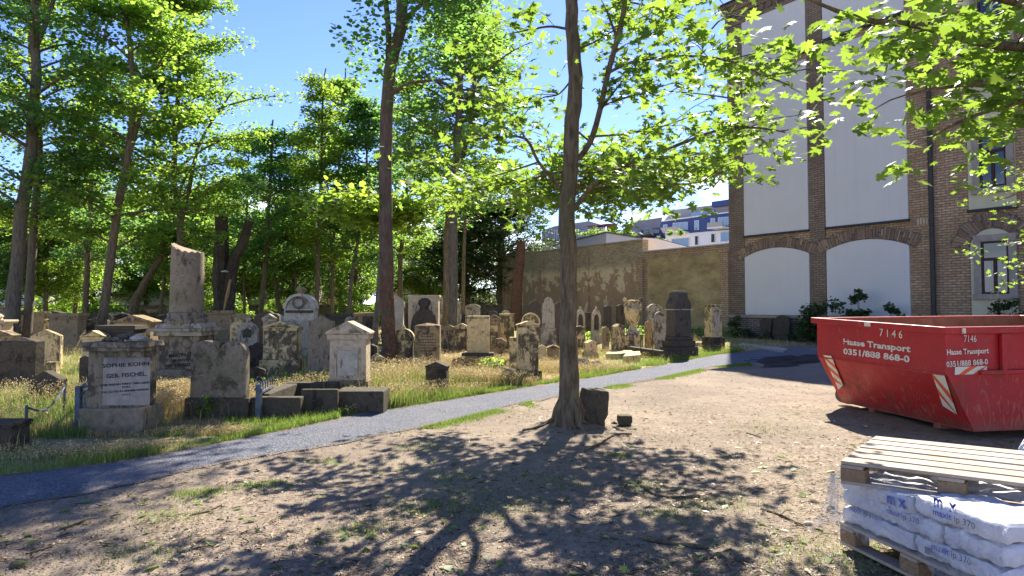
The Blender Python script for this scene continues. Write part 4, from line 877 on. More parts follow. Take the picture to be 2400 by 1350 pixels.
T('maple_tree', 'slim maple behind the round topped mausoleum', tr([(742, 735), (746, 600), (752, 450), (754, 350), (758, 220), (764, 160)], 37), .14, .03, 4.2, 14.5, 2.4, 26, 17, leafsize=.15, nper=66)
T('maple_tree', 'twin stemmed thin maple right of the mausoleum', tr([(778, 740), (780, 620), (786, 480), (800, 330), (810, 160)], 43), .15, .04, 4.0, 16.5, 3.2, 34, 18, leafsize=.16, forks=[([at(780, 600, 43), at(768, 450, 43), at(775, 300, 43)], .08, .03)])
T('maple_tree', 'thin grey maple leaning right left of the orange barked trunk', tr([(818, 735), (826, 640), (846, 520), (860, 400), (850, 250)], 38), .13, .04, 4.5, 14.0, 3.0, 30, 19, leafsize=.15, barkm='barkgrey')
T('maple_tree', 'dark maple half hidden behind the orange barked trunk', tr([(936, 735), (940, 600), (950, 480), (960, 300), (955, 150)], 44), .20, .05, 5, 17, 3.6, 34, 20, leafsize=.16)
T('maple_tree', 'tall maple with orange flaking bark beside the arched yellow tomb', tr([(913, 858), (910, 760), (905, 620), (904, 480), (902, 330), (908, 220), (922, 120), (938, 60), (950, -60), (960, -300), (965, -600)], 17), .185, .13, 10.2, 16, 4.4, 60, 21, barkm='barkred', leafsize=.125, forks=[([at(938, 55, 17), at(1000, 0, 16.2), at(1080, -50, 15.2), at(1180, -70, 14.4)], .06, .02), ([at(912, 150, 17), at(910, 60, 17.2), at(895, -80, 17.4), at(880, -300, 17.4)], .09, .04), ([at(906, 225, 17), at(960, 196, 16.6), at(1000, 190, 16.4), at(1055, 185, 16)], .06, .02)], side=(0.3, .25), low=.97, extra=[(830, 72, 16.5, .6, 60), (850, 85, 16.6, .7, 80), (880, 105, 16.8, .7, 90), (875, 150, 17, .7, 90), (862, 175, 17.3, .8, 90), (960, 240, 16.5, .5, 50), (950, 150, 16, .8, 110), (900, 20, 16.6, .9, 130), (985, 60, 16.6, 1.0, 150), (1000, 130, 17, .8, 110), (930, -10, 17, 1, 120), (1040, 30, 17, 1, 140), (1070, 100, 17.5, .9, 120), (1110, 60, 17.5, .9, 120), (1150, 20, 17.5, .9, 110)]+[(950+(i*53) % 150, -28-(i*31) % 75, 14.1+(i*.37) % 1.7, .75, 120) for i in range(15)])
T('thin_tree', 'thin leaning brown stem close beside the orange barked maple', tr([(876, 838), (884, 740), (893, 610), (903, 520)], 18.5), .10, .06, 4.2, 7.5, 1.6, 10, 22, barkm='barkgrey', flare=1, leafsize=.14)
T('maple_tree', 'smooth grey maple trunk left of the peeling tree stub', tr([(1063, 762), (1062, 640), (1064, 480), (1072, 330), (1080, 150), (1085, 0)], 30), .225, .12, 6.6, 18, 3.4, 50, 23, barkm='barkgrey', leafsize=.135, nper=58)
T('maple_tree', 'dark maple right behind the smooth grey trunk', tr([(1046, 745), (1048, 600), (1056, 470), (1100, 300), (1120, 100)], 34), .22, .10, 6.5, 18, 4.0, 44, 24, leafsize=.145, forks=[([at(1052, 560, 34), at(1085, 530, 34), at(1130, 505, 34)], .06, .02), ([at(1085, 735, 36), at(1087, 600, 36), at(1092, 470, 36)], .10, .07)])
T('leaning_tree', 'short black trunk leaning steeply right in front of the white outbuilding', tr([(308, 735), (322, 695), (345, 655), (372, 610), (392, 560)], 40), .32, .12, 4.0, 9.5, 3.2, 22, 25, leafsize=.15)
T('thin_tree', 'slim young maple between the stump and the straight dark maple', tr([(572, 735), (574, 600), (580, 450), (584, 330)], 46), .12, .04, 4, 14.5, 2.6, 30, 31, leafsize=.155)
T('thin_tree', 'slim young maple left of the round topped mausoleum', tr([(694, 735), (692, 600), (698, 450), (700, 330)], 45), .12, .04, 4, 13.5, 2.5, 30, 30, leafsize=.155)
T('thin_tree', 'thin maple stem between the broken column and the leaning trunk', tr([(378, 735), (386, 640), (398, 520), (402, 420)], 44), .14, .05, 3.5, 12, 2.8, 24, 26, leafsize=.155)
T('thin_tree', 'pair of thin dark stems behind the pointed grey slab', tr([(655, 735), (648, 680), (644, 600)], 46), .20, .10, 3.2, 11, 3.0, 26, 27, leafsize=.155, forks=[([at(655, 700, 46), at(668, 640, 46), at(672, 580, 46)], .12, .06)])
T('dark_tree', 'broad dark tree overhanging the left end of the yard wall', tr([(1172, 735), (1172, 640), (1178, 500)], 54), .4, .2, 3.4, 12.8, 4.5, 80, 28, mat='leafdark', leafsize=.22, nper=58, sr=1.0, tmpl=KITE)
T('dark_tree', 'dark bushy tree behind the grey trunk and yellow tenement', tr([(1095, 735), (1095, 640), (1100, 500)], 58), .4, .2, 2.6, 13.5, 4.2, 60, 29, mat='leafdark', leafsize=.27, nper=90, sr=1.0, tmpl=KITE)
# backdrop of trees beyond the cemetery wall
protos = []
for k, (z0_, z1_, rc, s) in enumerate(((2.6, 11.5, 4.4, 51), (2.8, 9.5, 4.0, 52), (2.4, 13.5, 4.6, 53))):
    base = Vector((0, 0, 0)); p = [Vector((0, 0, -.05)), Vector((.2, .1, z1_*.4)), Vector((.1, -.2, z1_*.8))]
    protos.append((p, z0_, z1_, rc, s))
spots = [(-60, 58, 0), (70, 64, 1), (150, 56, 2), (215, 60, 0), (285, 70, 2), (345, 60, 1), (460, 58, 0), (520, 66, 2), (575, 57, 1), (640, 60, 0), (700, 72, 2), (740, 80, 1), (800, 62, 2), (850, 57, 0), (905, 64, 1), (980, 90, 2), (1010, 66, 1), (1085, 72, 0), (-180, 52, 2), (500, 76, 2), (400, 74, 0), (120, 76, 2)]
side_txt = ['far left edge', 'left of the two grey trunks', 'between the left trunks', 'behind the slim dark maple', 'behind the leaning maple', 'above the white outbuilding', 'right of the broken column', 'behind the dead stump', 'right of the dead stump', 'behind the straight dark maple', 'left of the mausoleum', 'behind the mausoleum', 'right of the mausoleum', 'left of the orange barked trunk', 'behind the orange barked trunk', 'beyond the yellow tenement', 'before the yellow tenement', 'left of the dark overhanging tree', 'beyond the left edge', 'far beyond the dead stump', 'far beyond the broken column', 'far beyond the white house']
made = {}
for i, (px, Y, k) in enumerate(spots):
    p, z0_, z1_, rc, s = protos[k]; loc = at(px, 714, Y); loc.z = 0
    lb = 'leafy background tree beyond the cemetery wall, '+side_txt[i]
    if k not in made:
        made[k] = T('background_tree', lb, p, .22, .09, z0_, z1_, rc, 62, s, leafsize=.22, nper=66, sr=1.0, group='background trees beyond the cemetery wall', tmpl=KITE, mat='leaf')
        o = made[k]
    else: o = copy_tree(made[k])
    o.location = loc; o['label'] = lb; o.rotation_euler.z = i*1.7; sc_ = 0.85+0.3*((i*37) % 10)/10; o.scale = (sc_, sc_, sc_)
for i, (px, Y, k) in enumerate([(-20, 42, 0), (110, 44, 1), (175, 46, 2), (470, 47, 2), (690, 48, 0), (830, 50, 2)]):
    o = copy_tree(made[k]); loc = at(px, 714, Y); loc.z = 0; o.location = loc; o.rotation_euler.z = 2+i*2.1; o.scale = (.68, .68, .80+.1*(i % 3)); o['group'] = 'young leafy maples inside the cemetery'
    o['label'] = 'young leafy maple among the far graves, '+['left of the leftmost trunk', 'right of the leftmost pair', 'left of the slim dark maple', 'left of the dead stump', 'behind the pointed grey slab', 'right of the twin stemmed maple'][i]; o.name = 'young_maple'
# undergrowth along the wall
def bush(label, c, rx, ry, h, n, seed, mat='leafhedge', size=.10, name='bush', tmpl=HEX, stems=6, group=None):
    g = np.random.default_rng(seed); rr = random.Random(seed); root = empty(name, c, 0, label, 'bush', group); mb = MB(); C = []
    for i in range(stems*3):
        a = rr.uniform(0, 6.28); d = rr.random()**.5; q_ = Vector((rx*d*math.cos(a), ry*d*math.sin(a), h*(1-.6*d*d)*rr.uniform(.35, 1.0)))
        if i < stems*2: mb.tube([Vector((q_.x*.2, q_.y*.2, 0)), Vector((q_.x*.6, q_.y*.6, q_.z*.6)), q_], [.018, .012, .005], 5, caps=False)
        C.append(spray(q_, min(rx, ry, h)*.42, max(4, n//(stems*3)), g, .3, .35))
    mb.build('stems', M['bark'], root, smooth=True); C = np.concatenate(C); V_, F_ = leaves(C, size, tmpl, .7, seed); npmesh('foliage', V_, F_, M[mat], root); return root
for i, (px, Y, r_, h) in enumerate([(100, 47, 2.2, 2.4), (150, 50, 1.8, 3.0), (250, 49, 1.2, 2.2), (480, 50, 1.8, 2.6), (545, 48, 1.2, 2.4), (660, 49, 1.4, 2.2), (850, 47, 1.6, 3.0), (975, 50, 1.5, 2.6), (1010, 48, 1.0, 2.0)]):
    c = at(px, 714, Y); c.z = 0; bush('leafy shrub growing along the end wall, '+['behind the left trunks', 'between the left trunks', 'beside the outbuilding', 'right of the broken column', 'behind the dead stump', 'left of the mausoleum', 'left of the orange barked trunk', 'under the yellow tenement', 'left of the grey trunk'][i], c, r_, r_*.8, h, 2200, 70+i, 'leaf', .20, tmpl=KITE, group='shrubs along the end wall')

# ------------------------------------------------------------------ central maple and its explicit limbs
def limb_leaves(paths, g, rr, per=14, size=.13, r=.30, every=.22, start=.25, thin=1.0):
    out = []
    for path in paths:
        lp = smooth_path(path, 14); tot = sum((lp[i+1]-lp[i]).length for i in range(len(lp)-1)); n = max(2, int(tot/every))
        for k in range(n):
            t = start+(1-start)*(k+rr.random())/n; c = lerp_path(lp, t)+Vector((rr.gauss(0, .28), rr.gauss(0, .28), rr.gauss(0, .13)))*min(1, .4+t)
            if rr.random() > thin: continue
            out.append(spray(c, r*rr.uniform(.6, 1.2), int(per*rr.uniform(.5, 1.4)), g, .25, .16))
    return out
def explicit_tree(name, label, trunk, rads, limbs, twigsper, seed, per, size, mat='leafnear', barkm='bark', r=.3, every=.22, extra=None, tmpl=MAPLE, flare=1.6, spread=.7, rise=.35, twl=.9, keep=None):
    rr = random.Random(seed); g = np.random.default_rng(seed); base = trunk[0].copy(); base.z = 0; root = empty(name, base, 0, label, 'tree'); mb = MB()
    tp = smooth_path(trunk, 40); k = len(tp)
    rad = [np.interp(p.z, [a for a, b in rads], [b for a, b in rads]) for p in tp]
    for i in range(2, k-1): tp[i] = tp[i]+Vector((rr.gauss(0, .007), rr.gauss(0, .007), 0)); rad[i] *= 1+rr.gauss(0, .02)
    mb.tube(tp, rad, 22)
    for j in range(7):
        a = j*.9+rr.uniform(-.25, .25); d = Vector((math.cos(a), math.sin(a), 0)); r0 = rad[3]; ln = rr.uniform(1.1, 2.0)
        gz = lambda p: ZV*(H(p.x, p.y))
        p1, p2, p3 = base+d*r0*1.1, base+d*r0*ln*.8, base+d*r0*ln*1.5
        mb.tube([base+d*r0*.25+ZV*.5, p1+gz(p1)+ZV*.14, p2+gz(p2)+ZV*.03, p3+gz(p3)-ZV*.03], [r0*.45, r0*.42, r0*.26, r0*.08], 8)
    paths = []
    for path, ra, rb in limbs:
        lp = smooth_path(path, 16); n = len(lp); mb.tube(lp, [ra+(rb-ra)*i/(n-1) for i in range(n)], 8, caps=False); tot = sum((lp[i+1]-lp[i]).length for i in range(n-1))
        nt_ = max(3, int(tot*twigsper))
        for q_ in range(nt_):
            t = .18+.82*(q_+rr.random())/nt_; c = lerp_path(lp, t); c2 = lerp_path(lp, min(1, t+.05)); dr = (c2-c); dr = dr.normalized() if dr.length > 1e-4 else Vector((1, 0, 0))
            sdv = dr.cross(ZV); sdv = sdv.normalized() if sdv.length > .05 else Vector((rr.gauss(0, 1), rr.gauss(0, 1), 0)).normalized()
            l_ = twl*rr.uniform(.45, 1.15)*(1.1-.45*t); e_ = c+sdv*rr.choice((-1, 1))*l_*spread+dr*l_*.6+ZV*l_*rr.uniform(-.25, rise)
            mid = c.lerp(e_, .5)+ZV*.05*l_; mb.tube([c, mid, e_], [max(.006, rb*.8), .005, .003], 4, caps=False); paths.append([c, mid, e_])
        paths.append(lp)
    sp_ = limb_leaves(paths, g, rr, per, size, r, every)
    if extra: sp_ += extra(g, rr, mb)
    mb.build('trunk', M[barkm], root, smooth=True, world=True)
    C = np.concatenate(sp_)
    if keep: C = C[keep(C)]
    print(label, 'leaves', len(C)); V_, F_ = leaves(C, size, tmpl, .50, seed); npmesh('crown', V_, F_, M[mat], root, world=True); return root
YT = 9.0
def a3(l): return [at(x, y, Y) for x, y, Y in l]
tb = ground(1335, 1015); tb.z = 0
trk = [Vector((tb.x, tb.y, -.08))]+a3([(1334, 960, tb.y), (1332, 850, tb.y), (1331, 740, tb.y), (1334, 620, tb.y), (1328, 500, tb.y), (1338, 380, tb.y), (1342, 280, tb.y), (1350, 180, tb.y), (1340, 60, tb.y), (1338, -60, tb.y), (1345, -300, tb.y)]); Y0 = tb.y
limbs = [
 (a3([(1316, 445, Y0), (1262, 380, Y0-.2), (1232, 325, Y0-.4), (1170, 322, Y0-.6), (1090, 330, Y0-.9), (1010, 350, Y0-1.1)]), 0.0238, .008),
 (a3([(1232, 325, Y0-.4), (1190, 260, Y0-.2), (1130, 220, Y0), (1080, 200, Y0+.2)]), 0.0136, .006),
 (a3([(1262, 380, Y0-.2), (1200, 400, Y0), (1130, 420, Y0+.4)]), 0.0136, .006),
 (a3([(1345, 492, Y0), (1372, 455, Y0-.1), (1420, 408, Y0-.3), (1500, 378, Y0-.5), (1600, 335, Y0-.8), (1700, 300, Y0-1.2), (1780, 300, Y0-1.6), (1840, 310, Y0-1.9)]), 0.0340, .008),
 (a3([(1500, 378, Y0-.5), (1570, 370, Y0-.2), (1650, 360, Y0), (1740, 350, Y0)]), 0.0136, .006),
 (a3([(1356, 372, Y0), (1385, 330, Y0-.1), (1408, 250, Y0-.3), (1425, 170, Y0-.5), (1450, 80, Y0-.7), (1468, -10, Y0-.8), (1490, -200, Y0-.8)]), 0.0374, .03),
 (a3([(1426, 170, Y0-.5), (1480, 146, Y0-.9), (1560, 134, Y0-1.4), (1640, 132, Y0-2), (1720, 145, Y0-2.6), (1780, 172, Y0-3.0), (1850, 200, Y0-3.3)]), 0.0204, .006),
 (a3([(1640, 132, Y0-2), (1660, 80, Y0-2.2), (1700, 40, Y0-2.6), (1760, 40, Y0-3)]), 0.0109, .005),
 (a3([(1380, 320, Y0), (1450, 315, Y0+.3), (1540, 300, Y0+.6), (1640, 265, Y0+.8)]), 0.0170, .006),
 (a3([(1408, 250, Y0-.3), (1480, 225, Y0-.2), (1560, 215, Y0), (1640, 220, Y0), (1720, 230, Y0-.3)]), 0.0150, .006),
 (a3([(1348, 490, Y0), (1375, 500, Y0-.2), (1400, 512, Y0-.3), (1432, 520, Y0-.4)]), 0.0068, .004),
 (a3([(1340, 70, Y0), (1290, 62, Y0), (1240, 70, Y0-.2), (1190, 80, Y0-.3)]), 0.0204, .006),
 (a3([(1345, 180, Y0), (1310, 220, Y0+.3), (1270, 230, Y0+.4), (1235, 260, Y0+.4)]), 0.0136, .006),
 (a3([(1335, 420, Y0), (1310, 400, Y0+.6), (1290, 360, Y0+1.2), (1280, 310, Y0+1.8)]), 0.0204, .006),
 (a3([(1345, 440, Y0), (1370, 420, Y0+.8), (1420, 380, Y0+1.7), (1480, 330, Y0+2.4)]), 0.0204, .006),
 (a3([(1350, 440, Y0), (1440, 432, Y0+.6), (1540, 425, Y0+1.0), (1640, 400, Y0+1.2), (1720, 370, Y0+1.4)]), 0.0150, .006),
 (a3([(1420, 408, Y0-.3), (1480, 438, Y0-.6), (1530, 452, Y0-.8)]), 0.0082, .004),
 (a3([(1320, 420, Y0), (1230, 425, Y0+1.0), (1130, 430, Y0+1.7), (1050, 390, Y0+2.2)]), 0.0150, .006),
 (a3([(1345, 300, Y0), (1420, 360, Y0+1.3), (1500, 390, Y0+2.4), (1600, 380, Y0+3.2)]), 0.0150, .006),
 (a3([(1345, 380, Y0), (1480, 420, Y0-1.0), (1620, 430, Y0-1.4), (1700, 400, Y0-1.6)]), 0.0095, .005),
 (a3([(1340, 0, Y0), (1400, -10, Y0-.3), (1500, 10, Y0-.7), (1580, 30, Y0-1)]), 0.0204, .006),
 (a3([(1340, 120, Y0), (1390, 100, Y0+.5), (1460, 60, Y0+1), (1530, 30, Y0+1.3)]), 0.0170, .006),
 (a3([(1345, 450, Y0), (1400, 450, Y0+1.2), (1470, 455, Y0+2.2), (1560, 450, Y0+2.8)]), .014, .005),
 (a3([(1345, 430, Y0), (1370, 430, Y0+1.4), (1400, 440, Y0+2.6), (1440, 430, Y0+3.6)]), .014, .005),
 (a3([(1320, 440, Y0), (1280, 450, Y0+1.2), (1230, 460, Y0+2.2), (1170, 455, Y0+3.0)]), .014, .005),
 (a3([(1320, 430, Y0), (1300, 430, Y0+1.6), (1270, 440, Y0+2.8), (1240, 430, Y0+3.8)]), .014, .005),
 (a3([(1320, 400, Y0), (1200, 430, Y0+.6), (1090, 450, Y0+1.2), (1000, 440, Y0+1.6)]), .014, .005),
 (a3([(1345, 400, Y0), (1450, 410, Y0+1.6), (1600, 400, Y0+2.4), (1730, 370, Y0+2.6)]), .014, .005),
]
explicit_tree('maple_tree', 'young maple with curved dark trunk standing alone on bare earth in the centre', trk, [(-.1, .20), (.1, .17), (.35, .132), (.8, .114), (1.5, .108), (3.0, .102), (4.2, .094), (5.2, .082), (7.5, .05)], limbs, 2.7, 101, 13, .15, r=.33, every=.24, keep=lambda C: ~((np.abs(C[:, 0]-tb.x) < .30) & (C[:, 1] < tb.y+.1)) | (np.random.default_rng(4).random(len(C)) < .12))
# big maple at the right, its trunk outside the frame, boughs reaching in above the skip
tb2 = Vector((6.4, 5.6, 0))
trk2 = [Vector((6.4, 5.6, -.1)), Vector((6.4, 5.6, 1.2)), Vector((6.3, 5.6, 2.6)), Vector((6.35, 5.5, 4.4)), Vector((6.3, 5.6, 6.5))]
limbs2 = [
 ([trk2[3]]+a3([(2520, 90, 5.4), (2400, 110, 5.2), (2280, 95, 5.0), (2160, 60, 4.8), (2050, 50, 4.7), (1960, 25, 4.6), (1880, -10, 4.5)]), .05, .008),
 ([trk2[3]]+a3([(2520, 40, 5.0), (2400, 10, 4.8), (2260, -20, 4.6), (2120, -30, 4.5)]), .05, .008),
 ([trk2[2]+ZV*1.1]+a3([(2500, 170, 5.2), (2400, 180, 5.0), (2300, 195, 4.9), (2210, 205, 4.8), (2130, 220, 4.7)]), .035, .006),
 ([trk2[2]+ZV*.9]+a3([(2520, 215, 5.4), (2420, 232, 5.2), (2330, 255, 5.1), (2240, 290, 5.0), (2170, 330, 4.9)]), .03, .006),
 ([trk2[3]]+a3([(2480, 130, 5.8), (2380, 130, 5.8), (2290, 140, 5.8), (2220, 120, 5.6)]), .03, .006),
 ([trk2[3]]+a3([(2450, 50, 5.6), (2330, 60, 5.6), (2220, 30, 5.4), (2100, 80, 5.2)]), .03, .006),
 ([trk2[3]]+a3([(2450, 250, 5.6), (2400, 270, 5.5), (2370, 290, 5.4)]), .02, .006),
]
explicit_tree('maple_tree', 'large leaved maple boughs reaching in from the top right corner', trk2, [(-.1, .3), (.5, .22), (3, .18), (6.5, .1)], limbs2, 3.2, 102, 8, .15, r=.22, every=.17, spread=.5, rise=.05, twl=.42)
# small leaved tree whose twigs enter at the right edge
tb3 = Vector((6.9, 8.4, 0)); trk3 = [tb3-ZV*.1, tb3+ZV*1.5, tb3+Vector((.05, 0, 3)), tb3+Vector((0, .1, 4.6))]
limbs3 = [([trk3[2]]+a3([(2440, 420, 7.2), (2400, 440, 7.0), (2370, 460, 6.9), (2325, 470, 6.8)]), .015, .004), ([trk3[2]]+a3([(2450, 555, 7), (2405, 560, 6.9), (2360, 565, 6.8)]), .012, .004), ([trk3[1]+ZV*.5]+a3([(2450, 615, 7), (2400, 618, 6.9), (2350, 618, 6.8)]), .012, .004), ([trk3[2]]+a3([(2450, 400, 7), (2400, 400, 6.9), (2375, 410, 6.8)]), .012, .004)]
explicit_tree('small_leaved_tree', 'small leaved tree with pale drooping twigs at the right edge', trk3, [(-.1, .12), (.5, .08), (5, .04)], limbs3, 2.0, 103, 7, .055, mat='leafnear', r=.09, every=.10, tmpl=STAR, spread=.4, rise=-.1, twl=.3)
# dead forked stump
st = empty('dead_tree_stump', ground(522, 790), 0, 'thick dead forked stump with sawn tops and a pale bracket fungus', 'tree stump'); YS = st.location.y; mb = MB()
def rtube(path, rads, seg=16, jit=.12, seed=1, n=26):
    rr = random.Random(seed); lp = smooth_path(path, n); k = len(lp); rr_ = [np.interp(i/(k-1), np.linspace(0, 1, len(rads)), rads) for i in range(k)]; i0 = len(mb.v); mb.tube(lp, rr_, seg)
    for i in range(k):
        for j in range(seg):
            v = Vector(mb.v[i0+i*seg+j]); c = lp[i]; f = 1+jit*math.sin(j*2.3+i*.25+seed)+rr.uniform(-.06, .06); mb.v[i0+i*seg+j] = tuple(c+(v-c)*f)
rtube([st.location-ZV*.1]+a3([(520, 740, YS), (516, 660, YS), (519, 580, YS), (519, 508, YS)]), [.50, .36, .33, .32, .30], seed=2)
rtube(a3([(532, 740, YS-.1), (540, 670, YS-.1), (548, 610, YS), (570, 570, YS), (584, 518, YS)]), [.30, .27, .24, .23, .20], seed=3)
mb.build('trunk', M['stump'], st, smooth=True, world=True)
mb = MB(); p = a3([(540, 655, YS-.38), (533, 690, YS-.38), (524, 730, YS-.42)]); mb.tube(p, [.06, .09, .04], 8); mb.build('bare_wood', M['rawwood'], st, smooth=True, world=True)
mb = MB(); c = at(527, 637, YS-.32); mb.lathe([(0.0, c.z-.03), (.16, c.z-.02), (.20, c.z+.01), (.11, c.z+.06), (.0, c.z+.08)], 16, (c.x, c.y)); mb.build('bracket_fungus', M['fungus'], st, smooth=True, world=True)
# peeling stub by the wall
pb = empty('dead_tree_stub', at(1212, 742, 44), 0, 'tall sawn tree stub with peeling red brown bark before the yard wall', 'tree stump'); pb.location.z = 0; mb = MB()
rtube([Vector((pb.location.x, 44, -.1))]+a3([(1213, 700, 44), (1216, 640, 44), (1220, 600, 44), (1221, 566, 44)]), [.36, .31, .29, .28, .28], seed=5, jit=.06)
rtube(a3([(1204, 745, 44), (1205, 700, 43.9), (1208, 640, 43.9), (1210, 610, 43.9)]), [.2, .18, .12, .04], seed=6, jit=.1)
mb.build('trunk', M['barkrotten'], pb, smooth=True, world=True)
# bushes and plants at the foot of the brick building
def fb(px, py, o=.8): p = W3(U(px, 740)[0], 0, o); return p
bush('dark leafy shrub in front of the first wide white panel', fb(1990, 0, 1.2), 1.25, .9, 2.1, 2600, 81, size=.13)
bush('taller dark sprig of shrub rising beside the wide white panel', fb(2045, 0, 1.0), .45, .4, 2.3, 1500, 82, size=.12, stems=12)
bush('small dark shrub at the foot of the downpipe', fb(2125, 0, .8), .6, .5, 1.9, 1200, 83, size=.12)
bush('low ivy clump around the base of the downpipe', fb(2190, 0, .5), .5, .35, 1.4, 900, 84, size=.09)
bush('dark shrub under the curtained window at the right edge', fb(2400, 0, .8), .9, .6, 2.0, 1600, 85, size=.11)
bush('little dark conifer like shrub at the building corner', fb(1748, 0, .7), .35, .35, 1.2, 700, 86, size=.07)
for i, (px, h_, o_) in enumerate(((1765, .5, .5), (1830, .4, .6), (1900, .6, .7))): bush('weeds along the plinth, '+['beside the corner', 'beside the leaning dark stones', 'left of the skip'][i], fb(px, 0, o_), .6, .3, h_, 500, 90+i, size=.08)
# terrace planting on the flat roof
for i, (px, py, Y, r_) in enumerate(((1345, 545, 60, .9), (1395, 540, 60, 1.1), (1440, 541, 60, .8), (1470, 545, 60, .7), (1510, 538, 74, .8), (1570, 541, 84, .4), (1595, 540, 84, .5), (1545, 560, 60, .6))):
    c = at(px, py+12, Y); bush('potted greenery on the roof terrace, number %s from the left' % ['one', 'two', 'three', 'four', 'five', 'six', 'seven', 'eight'][i], c, r_, .5, .75, 380, 95+i, 'leaf', .14, 'terrace_plant', group='plants on the roof terraces')
# ------------------------------------------------------------------ gravestones
def arc_top(w, zs, zt, n=12, x0=0):
    """points from right spring over the top to the left spring"""
    h = zt-zs; Rr = (w*w/4+h*h)/(2*h); a = math.asin(min(1, (w/2)/Rr)) if h <= w/2 else math.pi-math.asin(min(1, (w/2)/Rr))
    return [(x0+Rr*math.sin(t), zt-Rr+Rr*math.cos(t)) for t in np.linspace(a, -a, n)]
def outline(kind, w, z0, z1):
    h = z1-z0; x = w/2
    if kind == 'round': return [(-x, z0), (x, z0)]+arc_top(w, z1-w*.42, z1)
    if kind == 'halfround': return [(-x, z0), (x, z0)]+arc_top(w, z1-w*.5, z1, 16)
    if kind == 'segment': return [(-x, z0), (x, z0)]+arc_top(w, z1-w*.16, z1)
    if kind == 'gable': return [(-x, z0), (x, z0), (x, z1-w*.24), (0, z1), (-x, z1-w*.24)]
    if kind == 'shoulder': return [(-x, z0), (x, z0), (x, z1-w*.45), (x*.72, z1-w*.45)]+arc_top(w*.72, z1-w*.36, z1, 10)+[(-x*.72, z1-w*.45), (-x, z1-w*.45)]
    if kind == 'gothic': return [(-x, z0), (x, z0), (x, z1-w*.9), (x*.86, z1-w*.55), (x*.5, z1-w*.2), (0, z1), (-x*.5, z1-w*.2), (-x*.86, z1-w*.55), (-x, z1-w*.9)]
    if kind == 'double':
        r = w/4; return [(-x, z0), (x, z0)]+arc_top(w/2, z1-r*1.0, z1, 10, x/2)+[(0, z1-r*1.05)]+arc_top(w/2, z1-r*1.0, z1, 10, -x/2)
    if kind == 'acro': return [(-x, z0), (x, z0), (x, z1-w*.20), (x*.8, z1-w*.22), (0, z1), (-x*.8, z1-w*.22), (-x, z1-w*.20)]
    if kind == 'bell': return [(-x, z0), (x, z0), (x, z0+h*.42), (x*.95, z0+h*.62), (x*.82, z0+h*.78), (x*.6, z0+h*.90), (x*.36, z0+h*.97), (x*.3, z1), (-x*.3, z1), (-x*.36, z0+h*.97), (-x*.6, z0+h*.90), (-x*.82, z0+h*.78), (-x*.95, z0+h*.62), (-x, z0+h*.42)]
    if kind == 'wavy': return [(-x, z0), (x, z0), (x, z1-w*.25), (x*.8, z1-w*.16), (x*.5, z1-w*.14), (x*.25, z1-.02), (0, z1), (-x*.25, z1-.02), (-x*.5, z1-w*.14), (-x*.8, z1-w*.16), (-x, z1-w*.25)]
    return [(-x, z0), (x, z0), (x, z1), (-x, z1)]
def rough(o, amt, seed):
    rr = random.Random(seed); me = o.data
    for v in me.vertices: v.co += Vector((rr.uniform(-1, 1), rr.uniform(-1, 1), rr.uniform(-1, 1)))*amt
    return o
sn = [0]
